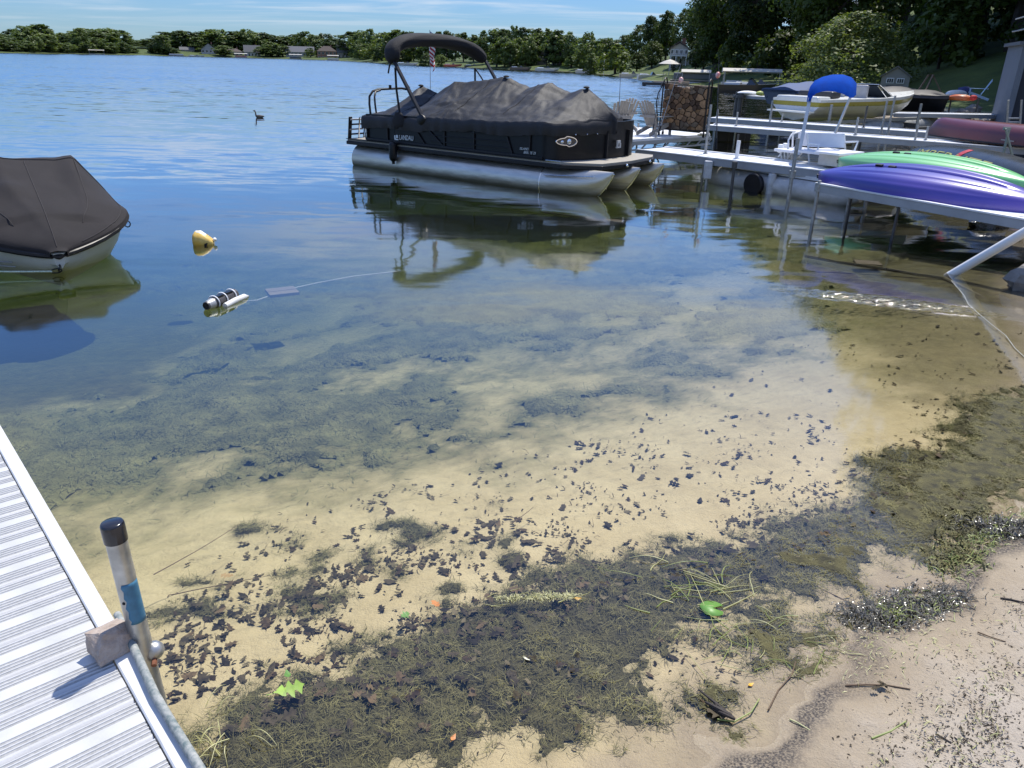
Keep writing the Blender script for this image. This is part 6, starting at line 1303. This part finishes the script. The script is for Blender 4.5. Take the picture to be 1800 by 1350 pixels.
MB(YT).blob((.135, -.03, .05), (.025, .03, .025), 10, 6).build('screw_cap', M_WHITE, by, True); MB(YT).tube([(.02, -.13, -.03), (.03, -.135, .02), (.05, -.125, .03), (.03, -.14, -.02)], .010, 6).build('rope_knot', M_RAIL, by, True)
pa, pb2 = at(362, 538, .035), at(412, 517, .035); ax_ = (pb2 - pa).normalized(); sd_ = Z.cross(ax_); FTt = (pa, ax_, sd_, Z); LL = (pb2 - pa).length
fp = thing('pipe_float', 'dark pipe with cut out slots floating beside a strapped white tube', 'float', tuple(pa)); M_DG = pm('dark_grey_pipe', (.075, .07, .07), .4, var=.3, scale=20)
MB(FTt).tube([(0, 0, 0), (.005, 0, 0), (.10, 0, 0), (.12, 0, 0), (LL, 0, 0)], [.036, .038, .050, .056, .053], 18).build('pipe', M_DG, fp, True, ang=40)
MB(FTt).tube([(-.004, 0, 0), (.01, 0, 0)], .030, 16).build('dark_mouth', M_BLACK, fp); MB(FTt).tube([(.015, 0, .0), (.09, 0, 0)], [.0405, .0495], 18, caps=False).build('metal_cone', M_ALUD, fp, True)
for x in (.17, .30): MB(FTt).box((x, -.02, .049), (.085, .04, .02)).build('slot', M_BLACK, fp)
for x in (.115, .235, .365): MB(FTt).tube([(x, .063 * math.cos(a) - .0, .063 * math.sin(a)) for a in np.linspace(-.4, 3.6, 16)], .006, 5).build('strap', M_WHITE, fp, True)
MB(FTt).tube([(.14, -.095, -.03), (.30, -.095, -.02), (LL + .02, -.095, -.02), (LL + .08, -.095, -.03)], [.028, .030, .028, .006], 12).build('white_tube', pm('white_pvc', (.70, .70, .67), .4, var=.08), fp, True)
M_SUB = pm('old_timber', (.15, .12, .08), .85, var=.3, scale=10, col2=(.24, .20, .14), stretch=(1, 5, 1))
def sunk(px, py, z, w, l, rz, label, n=1):
    c = at(px, py, z); e = thing('sunken_board', label, 'board', tuple(c)); T = (c, Vector((math.cos(rz), math.sin(rz), 0)), Vector((-math.sin(rz), math.cos(rz), 0)), Z)
    for i in range(n): MB(T).box((0, (i - (n - 1) / 2) * l / n * 1.04, 0), (w, l / n * .95, .03)).build('board', M_SUB, e)
sunk(496, 513, -.14, .30, .26, .5, 'sunken pale board of two slats trailing behind the pipe float', 2)
sunk(1078, 389, -.08, .30, .22, -.2, 'sunken board on the line in front of the pontoon boat bow'); sunk(1525, 463, -.06, .30, .22, -.2, 'sunken board on the dark line beside the slanting white pole')
def line(pts, z, r, label, mt, name='mooring_line'):
    q = [at(x, y, z) for x, y in pts]; tag(MB().tube(q, r, 6).build(name, mt, None, True, at=q[len(q) // 2]), label, 'line')
M_LINE = pm('old_line', (.15, .13, .07), .9, var=.3); M_LINEW = pm('pale_line', (.48, .49, .44), .9, var=.2)
line([(425, 530), (452, 528), (480, 518), (500, 510), (560, 497), (620, 486), (700, 477)], -.16, .008, 'pale sunken line trailing from the pipe float towards the open water', M_LINEW)
line([(955, 373), (1010, 380), (1078, 390), (1125, 398), (1210, 408)], -.07, .012, 'tan line under water in front of the pontoon boat bow', M_LINE)
line([(1415, 450), (1470, 460), (1540, 470), (1610, 482), (1660, 489), (1730, 525), (1820, 585)], -.05, .020, 'dark line lying in the shallows to the slanting white pole', M_LINE)
p0 = at(1664, 488, -.06); p1 = atY(1800, 409, 8.35); pv = (p1 - p0); wp = MB().tube([p0, p0 + pv * 1.9], .052, 18).build('slanting_pole', pm('white_pipe', (.70, .70, .68), .4, var=.06), None, True, at=p0); tag(wp, 'thick white pole slanting out of the shallows at the right edge', 'pole')
line([(1672, 493), (1682, 505), (1695, 520), (1702, 535), (1722, 553), (1745, 572), (1768, 590), (1784, 612), (1805, 632)], -.002, .003, 'white line added for the sparkling ripples from the slanting pole to the beach', M_LINEW, 'sparkle_line')  # thin pale tube put in for a line of sparkling ripples
c = at(455, 207, 0); dk = MB((Vector((c.x, c.y, 0)), Vector((-.62, 0, 0)), Vector((0, -.62, 0)), Z * .68))
dk.tube([(-.34, 0, .09), (-.28, 0, .08), (-.18, 0, .055), (-.04, 0, .05), (.08, 0, .06), (.14, 0, .10), (.165, 0, .17), (.17, 0, .25), (.185, 0, .315), (.21, 0, .35), (.245, 0, .355), (.275, 0, .345), (.33, 0, .335)], [.012, .04, .085, .105, .09, .06, .042, .036, .036, .042, .036, .02, .006], 12)
tag(dk.build('duck', pm('duck_feathers', (.020, .018, .016), .7, var=.4, scale=9, col2=(.16, .13, .10)), None, True, at=(c.x, c.y, 0)), 'dark duck with its neck up swimming alone on the open lake', 'duck')

# ---------------------------------------------------------------- leaves on the bottom
def leaf_outline(seed):
    r = random.Random(seed); n = 4; L = 1.0; pts = []
    if seed % 4 == 3:   # plain pointed leaf
        for i in range(9): t = i / 8; pts.append((t, .24 * math.sin(math.pi * t ** .85) * r.uniform(.85, 1.15)))
    else:
        pts = [(0, .012), (.12, .06)]; n = 3; cw = r.uniform(.10, .20)
        for i in range(n):
            t = .14 + .27 * i; w = (.24, .42, .30)[i] * r.uniform(.6, 1.2); e = r.uniform(.0, .10)
            pts += [(t + .02, cw), (t + .07 + e * .4, w * .72), (t + .13 + e, w), (t + .19 + e * .5, w * .62), (t + .23, cw * r.uniform(.8, 1.3))]
        pts += [(.93, cw * .6), (1.0, 0.0)]
    return pts
def leaf_np(seed):
    r = random.Random(seed + 50); o = leaf_outline(seed); V, F = [], []
    for x, w in o: V += [(x, w, 0), (x, 0, 0), (x, -w * r.uniform(.85, 1.1), 0)]
    V = np.array(V); V[:, 0] -= .5
    cu, tw = r.uniform(-.5, 1.0), r.uniform(-.6, .6); V[:, 2] = cu * V[:, 1] ** 2 * 1.6 + .25 * r.uniform(-.6, 1) * (V[:, 0] ** 2) + tw * V[:, 0] * V[:, 1] + .02
    for i in range(len(o) - 1):
        a = 3 * i; F += [(a, a + 1, a + 4, a + 3), (a + 1, a + 2, a + 5, a + 4)]
    st = len(V); V = np.concatenate([V, [(-.5, .010, 0.02), (-.5, -.010, 0.02), (-.74, -.008, .05), (-.74, .008, .05)]]); F.append((st, st + 1, st + 2, st + 3))
    return V, np.array(F)
M_LEAF = pm('waterlogged_leaf', (.018, .015, .011), .75, scale=2.6, col2=(.085, .068, .042), spec=.15, rand=.5); M_LEAFB = pm('brown_leaf', (.045, .030, .018), .75, scale=3, col2=(.15, .105, .058), spec=.15, rand=.5)
LN_ = [leaf_np(i) for i in range(10)]; LM = [mesh_np('oak_leaf', v, f, M_LEAF) for v, f in LN_]; LMB = [mesh_np('oak_leaf', v, f, M_LEAFB) for v, f in LN_]
AREAS = [([(330, 1010), (900, 900), (1050, 960), (820, 1070), (640, 1130), (470, 1190), (300, 1230), (270, 1120)], 420, .9),
         ([(300, 950), (620, 850), (1000, 760), (1350, 690), (1480, 780), (1300, 950), (900, 1000), (500, 1010)], 300, .8),
         ([(620, 1120), (900, 1040), (1150, 960), (1500, 890), (1520, 980), (1400, 1040), (1150, 1060), (900, 1150), (500, 1290), (350, 1330)], 480, .75),
         ([(1380, 880), (1530, 800), (1800, 720), (1800, 900), (1560, 1000)], 220, .75), ([(1000, 760), (1500, 560), (1640, 620), (1500, 760), (1200, 830)], 60, .9),
         ([(950, 1150), (1300, 1080), (1420, 1180), (1200, 1290), (900, 1340)], 40, .6), ([(1550, 560), (1800, 600), (1800, 720), (1600, 760)], 70, .8), ([(380, 1290), (900, 1150), (1050, 1230), (820, 1340)], 60, .9)]
SP = []
for poly, n, sc in AREAS:
    xs, ys = [p[0] for p in poly], [p[1] for p in poly]; k = 0
    while k < n:
        X, Y = rs.uniform(min(xs), max(xs), 400), rs.uniform(min(ys), max(ys), 400); ok = poly_sd(X, Y, poly) > 0
        ok &= fbm(X * .016, Y * .03, 33, 4, .65) > rs.uniform(.36, .60, 400)
        for x, y in zip(X[ok], Y[ok]):
            if k < n: q = at(x, y, -.1); SP.append((q.x, q.y, sc)); k += 1
SP = np.array(SP); zb = ground_z(SP[:, 0], SP[:, 1]); am = algae_m(SP[:, 0], SP[:, 1]); wm_ = weed_m(SP[:, 0], SP[:, 1])
zb = zb + np.where(am > 0, mound(SP[:, 0], SP[:, 1], am, .068, 61, 7.5) - .004, 0) + np.where(wm_ > 0, mound(SP[:, 0], SP[:, 1], wm_, .07, 71, 3.4) - .004, 0)
size = rs.uniform(.035, .105, len(SP)) ** 1.0 * SP[:, 2]; size = np.where(rs.uniform(size=len(SP)) < .35, size * .6, size)
zb = np.minimum(zb + .006, -.004); size = size * rs.uniform(.55, 1.1, len(SP)); dst = np.hypot(SP[:, 0], SP[:, 1]); order = np.argsort(-(size / dst)); litter_V, litter_F, kv = [[], [], []], [[], [], []], [0, 0, 0]
wetok = poly_sd(SP[:, 0], SP[:, 1], LAKE) > .05
dockd = np.array([(Vector((x, y, 0)) - Vector((E1.x, E1.y, 0))).dot(ei) for x, y, _ in SP]); wetok &= dockd < -.03
cnt = 0
for i in order:
    if not wetok[i]: continue
    k = int(rs.randint(10)); s = float(size[i]) * .88; az, tx, ty = rs.uniform(0, 6.28), rs.normal(0, .16), rs.normal(0, .16)
    if cnt < 280:
        cnt += 1; br = rs.uniform() < .2; o = bpy.data.objects.new('oak_leaf', (LMB if br else LM)[k]); COL.objects.link(o)
        o.location = (SP[i, 0], SP[i, 1], zb[i] + .004); o.rotation_euler = (tx, ty, az); o.scale = (s, s, s)
        tag(o, 'reddish brown sunken leaf lying on the lake bottom' if br else 'blackened sunken leaf lying on the lake bottom', 'leaf', 'brown sunken leaves' if br else 'blackened sunken leaves')
    else:
        v, f = LN_[k]; v = v * s; Rm = np.array((Matrix.Rotation(az, 3, 'Z') @ Matrix.Rotation(ty, 3, 'Y') @ Matrix.Rotation(tx, 3, 'X'))); v = v @ Rm.T + np.array([SP[i, 0], SP[i, 1], zb[i] + .003])
        j = int(rs.choice(3, p=[.42, .28, .30])); litter_V[j].append(v); litter_F[j].append(f + kv[j]); kv[j] += len(v)
M_LEAFS = pm('silted_leaf', (.075, .062, .036), .85, scale=9, col2=(.21, .175, .105), spec=.1)
for j in (0, 1, 2): tag(obj_np('leaf_litter', np.concatenate(litter_V[j]), np.concatenate(litter_F[j]), (M_LEAF, M_LEAFB, M_LEAFS)[j]), kind='stuff')
# bits of leaf, stalk and silt-covered crumbs strewn among them
n_ = 5200; ii_ = rs.randint(0, len(SP), n_); Q_ = SP[ii_, :2] + rs.normal(0, .07, (n_, 2)); zq = ground_z(Q_[:, 0], Q_[:, 1]); ok_ = (zq < -.012) & (poly_sd(Q_[:, 0], Q_[:, 1], LAKE) > .05) & (fbm(Q_[:, 0] * 5, Q_[:, 1] * 5, 39, 4) > .46)
ok_ &= np.array([(Vector((x, y, 0)) - Vector((E1.x, E1.y, 0))).dot(ei) for x, y in Q_]) < -.03
Q_, zq = Q_[ok_], zq[ok_]; P_ = np.stack([Q_[:, 0], Q_[:, 1], zq + .004], -1); h_ = len(P_) // 2
BITS = [('leaf_crumbs', P_[:h_], M_LEAF, 91, .006, .022, .0034), ('leaf_crumbs', P_[h_:h_ + h_ // 2], M_LEAFS, 92, .008, .03, .0045), ('stalk_bits', P_[h_ + h_ // 2:], M_LEAFB, 93, .015, .06, .0011)]
def one_leaf(px, py, z, s, rz, mt, label, k=1, name='oak_leaf', tilt=(.1, .1)):
    c = at(px, py, z); o = bpy.data.objects.new(name, mesh_np(name, *LN_[k], mt)); COL.objects.link(o); o.location = c; o.scale = (s, s, s); o.rotation_euler = (*tilt, rz); tag(o, label, 'leaf'); return o
M_GRL = pm('fresh_green_leaf', (.22, .36, .03), .45, var=.15, scale=4); M_GRL2 = pm('soft_green_leaf', (.13, .28, .05), .45, var=.2, scale=4); M_YEL2 = pm('yellow_leaf', (.62, .34, .02), .5); M_ORL = pm('orange_leaf', (.55, .22, .06), .5)
one_leaf(508, 1212, -.004, .115, .55, M_GRL, 'bright lime green oak leaf floating over the dark weed', 1)
one_leaf(1016, 1052, -.002, .035, .2, M_YEL2, 'small yellow leaf left of the round green leaf', 3, 'yellow_leaf'); one_leaf(797, 1296, -.002, .035, 1.2, M_ORL, 'small orange leaf in the weed at the bottom of the photo', 3, 'orange_leaf')
one_leaf(1320, 1203, .0, .03, .6, M_YEL2, 'small yellow leaf near the beach edge beside floating stems', 3, 'yellow_leaf'); one_leaf(1221, 894, -.10, .03, .2, M_YEL2, 'tiny yellow leaf alone on the pale sand', 3, 'yellow_leaf')
one_leaf(766, 1062, -.03, .06, 2.2, M_ORL, 'orange brown leaf among black leaves on the sand', 0, 'orange_leaf'); one_leaf(712, 1081, -.03, .05, 1.0, M_GRL2, 'small green curled leaf left of the orange brown leaf', 2, 'green_leaf', (.4, .2))
one_leaf(505, 1185, -.02, .05, 2.0, M_GRL2, 'dim green leaf just under the water behind the lime green one', 3, 'green_leaf'); one_leaf(400, 1012, -.08, .07, 2.9, pm('tan_leaf', (.36, .24, .10), .6), 'tan curled leaf beside a big black leaf left of centre', 1, 'tan_leaf'); one_leaf(1640, 830, -.04, .08, .3, M_GRL2, 'green leaf in the dark weed near the right edge', 3, 'green_leaf')
one_leaf(925, 1157, .0, .045, 2.2, pm('white_leaf', (.68, .66, .50), .5), 'slim white leaf floating over the dark weed', 7, 'white_leaf', (.5, .2))
c = at(1252, 1069, .003); rd = MB()
rd.add([(c.x, c.y, c.z + .002)] + [(c.x + .050 * math.cos(a) * (1 + .08 * math.sin(5 * a)), c.y + .052 * math.sin(a), c.z + .002 * math.sin(3 * a)) for a in np.linspace(.35, 5.9, 22)], [(0, i, i + 1) for i in range(1, 22)])
tag(rd.build('lily_leaf', M_GRL2, None, True, at=c, solid=.001), 'round soft green lily leaf among floating stems', 'leaf')

# ---------------------------------------------------------------- stems, twigs and washed up weed
M_STEM = pm('pale_stem', (.36, .34, .12), .5, var=.25, scale=14, col2=(.52, .50, .26)); M_STEMG = pm('green_stem', (.14, .19, .04), .5, var=.3, scale=14, col2=(.30, .33, .09)); M_TWIG = pm('dark_twig', (.028, .020, .016), .7, var=.4, scale=25, bump=.002, bscale=80); M_TWB = pm('brown_twig', (.13, .085, .05), .8, var=.3, scale=25)
rw = random.Random(77)
def stem(px, py, ln, rz, r, mt, label, grp, bend=.4, z=.002, name='weed_stem', rise=0.0):
    c = at(px, py, z); p = c.copy(); a = rz; pts = [p.copy()]; n = 10
    for i in range(n):
        a += bend * rw.uniform(-.7, 1.0) * .35; p = p + Vector((math.cos(a), math.sin(a), 0)) * (ln / n); q = p.copy(); q.z = max(gz(p.x, p.y) + .004, z + rise * math.sin(math.pi * (i + 1) / n)); pts.append(q)
    return tag(MB().tube(pts, [r * (1 - .6 * i / n) for i in range(n + 1)], 5).build(name, mt, None, True, at=c), label, 'stem' if 'stem' in name else 'twig', grp)
for k in range(34):
    x, y = rw.gauss(1225, 48), rw.gauss(1032, 24); stem(x, y, rw.uniform(.08, .26), rw.uniform(-.6, 3.6), rw.uniform(.0014, .003), M_STEM if rw.random() < .6 else M_STEMG, 'pale curved stem floating in the tangle above the round green leaf', 'stems above the round green leaf', rw.uniform(-.9, .9), .003, rise=rw.choice([0, 0, .02]))
for k in range(40):
    t = rw.random(); x, y = 1210 + 260 * t + rw.gauss(0, 30), 1095 + 70 * t + rw.gauss(0, 26); stem(x, y, rw.uniform(.06, .20), rw.uniform(-.9, 3.6), rw.uniform(.0012, .0026), M_STEM if rw.random() < .45 else M_STEMG, 'pale stem floating in the weed between the lily leaf and the beach', 'stems between the lily leaf and the beach', rw.uniform(-.8, .8), .003, rise=rw.choice([0, 0, .015]))
for k in range(14):
    stem(rw.gauss(390, 26), rw.gauss(1305, 26), rw.uniform(.08, .2), rw.uniform(0, 6.2), rw.uniform(.0014, .003), M_STEM, 'bleached stem sticking out of the weed beside the near dock', 'stems beside the near dock', rw.uniform(-.6, .6), .004, rise=.03)
for k in range(12):
    stem(rw.gauss(940, 60), rw.gauss(1048, 9), rw.uniform(.04, .10), rw.uniform(-.6, .8), .0015, M_STEM, 'tiny pale stem in the frothy streak at the edge of the weed', 'stems in the frothy streak', .5, .002)
for (x, y, ln, rz, lab) in [(270, 1010, .50, 1.0, 'long thin stalk lying on the sand left of centre'), (300, 1046, .42, .35, 'second long thin stalk crossing the first on the sand'), (900, 920, .20, .9, 'thin stalk on the pale sand in the middle'), (1050, 1000, .16, 2.6, 'short brown stalk at the edge of the dark weed'), (1420, 1035, .30, -.9, 'reddish stalk near the bare sand patch')]:
    stem(x, y, ln, rz, .0026, M_TWB, lab, None, .12, -.05, 'weed_stem')
tw = thing('black_twigs', 'bundle of black broken twigs with a dead leaf at the water edge', 'twigs', tuple(at(1262, 1250, 0))); q = at(1262, 1250, 0)
for a_, b_, r__ in (((1228, 1212), (1290, 1262), .006), ((1240, 1234), (1286, 1258), .009), ((1252, 1246), (1292, 1264), .007), ((1246, 1225), (1270, 1252), .004)): MB().tube([at(*a_, .012), (at(*a_, .02) + at(*b_, .03)) / 2, at(*b_, .014)], [r__ * .5, r__, r__ * .8], 7).build('twig', M_TWIG, tw, True)
one_leaf(1262, 1253, .012, .085, 2.6, M_LEAF, 'torn black leaf stuck under the black twigs', 2)
def twig(pts, r, mt, label, z=.0, name='twig'):
    q = [at(x, y, z + gz(*at(x, y, z)[:2]) * 1.0) for x, y in pts]
    for p in q: p.z = max(gz(p.x, p.y), 0) + r
    return tag(MB().tube(q, [r * (1 - .5 * i / len(q)) for i in range(len(q))], 6).build(name, mt, None, True, at=q[0]), label, 'twig')
twig([(1486, 1207), (1520, 1205), (1560, 1206), (1600, 1212)], .004, M_TWB, 'brown twig with a clump of dead leaf lying on the beach'); twig([(1388, 1266), (1402, 1272), (1424, 1286)], .0035, M_STEM, 'bleached stick on the wet grit strip'); twig([(1532, 1300), (1565, 1288), (1592, 1270)], .004, M_STEMG, 'green stalk lying on the dry beach')
twig([(1758, 1054), (1775, 1056), (1800, 1062)], .005, M_TWIG, 'black twig on the beach at the right edge'); twig([(1645, 1292), (1660, 1300), (1672, 1308)], .003, M_TWIG, 'short black twig in the debris at the bottom right'); twig([(1350, 1250), (1368, 1215), (1392, 1188), (1398, 1165)], .003, M_TWB, 'thin curved brown stem running from the water onto the beach'); twig([(1260, 1268), (1290, 1272), (1320, 1255), (1334, 1232)], .0035, M_STEMG, 'curled olive stem right of the black twigs'); twig([(1718, 1112), (1740, 1120), (1768, 1128)], .003, M_TWB, 'small brown twig lying in the beach debris')
for k in range(6): one_leaf(1563 + rw.gauss(0, 9), 1208 + rw.gauss(0, 7), .055, rw.uniform(.02, .04), rw.uniform(0, 6), M_LEAF, 'crumpled dead leaf bit on the twig on the beach', rw.randint(0, 3), 'dead_leaf', (rw.uniform(-.5, .5), rw.uniform(-.5, .5)))['group'] = 'dead leaf bits on the beach twig'
M_WETW = pm('wet_weed', (.045, .04, .028), .26, var=.6, scale=30, col2=(.22, .20, .15), spec=.6)
def clump(px0, px1, n, sx, sy, h, seed):
    r = np.random.RandomState(seed); a, b = at(*px0, 0), at(*px1, 0); t = r.uniform(0, 1, n)
    P = np.stack([a.x + (b.x - a.x) * t + r.normal(0, sx, n), a.y + (b.y - a.y) * t + r.normal(0, sy, n)], -1); z = np.maximum(ground_z(P[:, 0], P[:, 1]), -.004)
    e = np.exp(-((P[:, 0] - a.x - (b.x - a.x) * t) / (1.5 * sx)) ** 2 - ((P[:, 1] - a.y - (b.y - a.y) * t) / (1.5 * sy)) ** 2)
    lump = fbm(P[:, 0] * 26, P[:, 1] * 26, seed + 7, 3); o_ = np.stack([P[:, 0], P[:, 1], z + h * e * r.uniform(.1, 1, n) * lump * 1.7], -1)
    return o_[lump > r.uniform(.25, .62, n)]
def wet_strands(name, P, mt, seed, lmin=.012, lmax=.045, w=.0022):
    r = np.random.RandomState(seed); n = len(P); az = r.uniform(0, 6.28, n); ln = r.uniform(lmin, lmax, n); el = r.normal(0, .45, n); d = np.stack([np.cos(az) * np.cos(el), np.sin(az) * np.cos(el), np.sin(el)], -1)
    s = np.stack([-np.sin(az), np.cos(az), r.normal(0, .7, n)], -1) * w * r.uniform(.6, 1.8, n)[:, None]; m = P + d * ln[:, None] * .5 + np.array([0, 0, 1]) * (ln * .18)[:, None]; e = P + d * ln[:, None]
    V = np.stack([P - s, P + s, m - s, m + s, e - s * .5, e + s * .5], 1).reshape(-1, 3); k = np.arange(n)[:, None] * 6; F = np.concatenate([k + np.array([0, 1, 3, 2]), k + np.array([2, 3, 5, 4])], 0)
    return tag(obj_np(name, V, F, mt), kind='stuff')
for nm_, p__, mt__, sd__, l0_, l1_, w_ in BITS: wet_strands(nm_, p__ * np.array([1, 1, 1]), mt__, sd__, l0_, l1_, w_)
wet_strands('washed_up_weed', clump((1515, 1092), (1660, 1052), 8000, .065, .050, .030, 1), M_WETW, 2, .010, .034, .0015)
wet_strands('washed_up_weed', clump((1722, 925), (1790, 935), 5200, .08, .06, .030, 3), M_WETW, 4, .010, .034, .0015)
wet_strands('washed_up_weed', clump((1660, 1000), (1720, 900), 2600, .06, .05, .02, 5), M_ALG2, 6)
wet_strands('washed_up_weed', clump((1540, 1090), (1650, 1062), 700, .05, .045, .03, 21), M_STEMG, 22, .015, .05, .0011)
wet_strands('washed_up_weed', clump((1660, 1010), (1790, 905), 900, .06, .05, .03, 23), M_STEMG, 24, .015, .05, .0011)
wet_strands('froth_streak', clump((880, 1052), (1010, 1046), 900, .018, .010, .004, 8), M_STEM, 9, .006, .03, .0010)
wet_strands('weed_crumbs', clump((1490, 1180), (1640, 1110), 500, .10, .08, .004, 11), M_STEM, 12, .006, .03, .0010)
# crumbs of dead weed and bark scattered over the beach, thickest to the lower right
r = np.random.RandomState(19); n = 60000; X, Y = r.uniform(1230, 1900, n), r.uniform(960, 1420, n)
D_ = np.clip((X - 1440) / 300 + (Y - 1150) / 500, 0.02, 1.0) * (fbm(X * .02, Y * .03, 99, 4) ** 2 * 3.0); ok = r.uniform(size=n) < D_ * .17; X, Y = X[ok], Y[ok]
Q = np.array([at(x, y, .10)[:2] for x, y in zip(X, Y)]); zz = ground_z(Q[:, 0], Q[:, 1]); ok = zz > .030 + .05 * r.uniform(size=len(zz)); Q, zz = Q[ok], zz[ok]
wet_strands('beach_crumbs', np.stack([Q[:, 0], Q[:, 1], zz + .004], -1), pm('beach_crumb', (.022, .016, .011), .85, var=.5, scale=40, col2=(.10, .075, .045)), 23, .003, .015, .0013)
k = r.choice(len(Q), 420, replace=False); wet_strands('straw_bits', np.stack([Q[k, 0], Q[k, 1], zz[k] + .006], -1), M_STEM, 29, .008, .035, .0011)
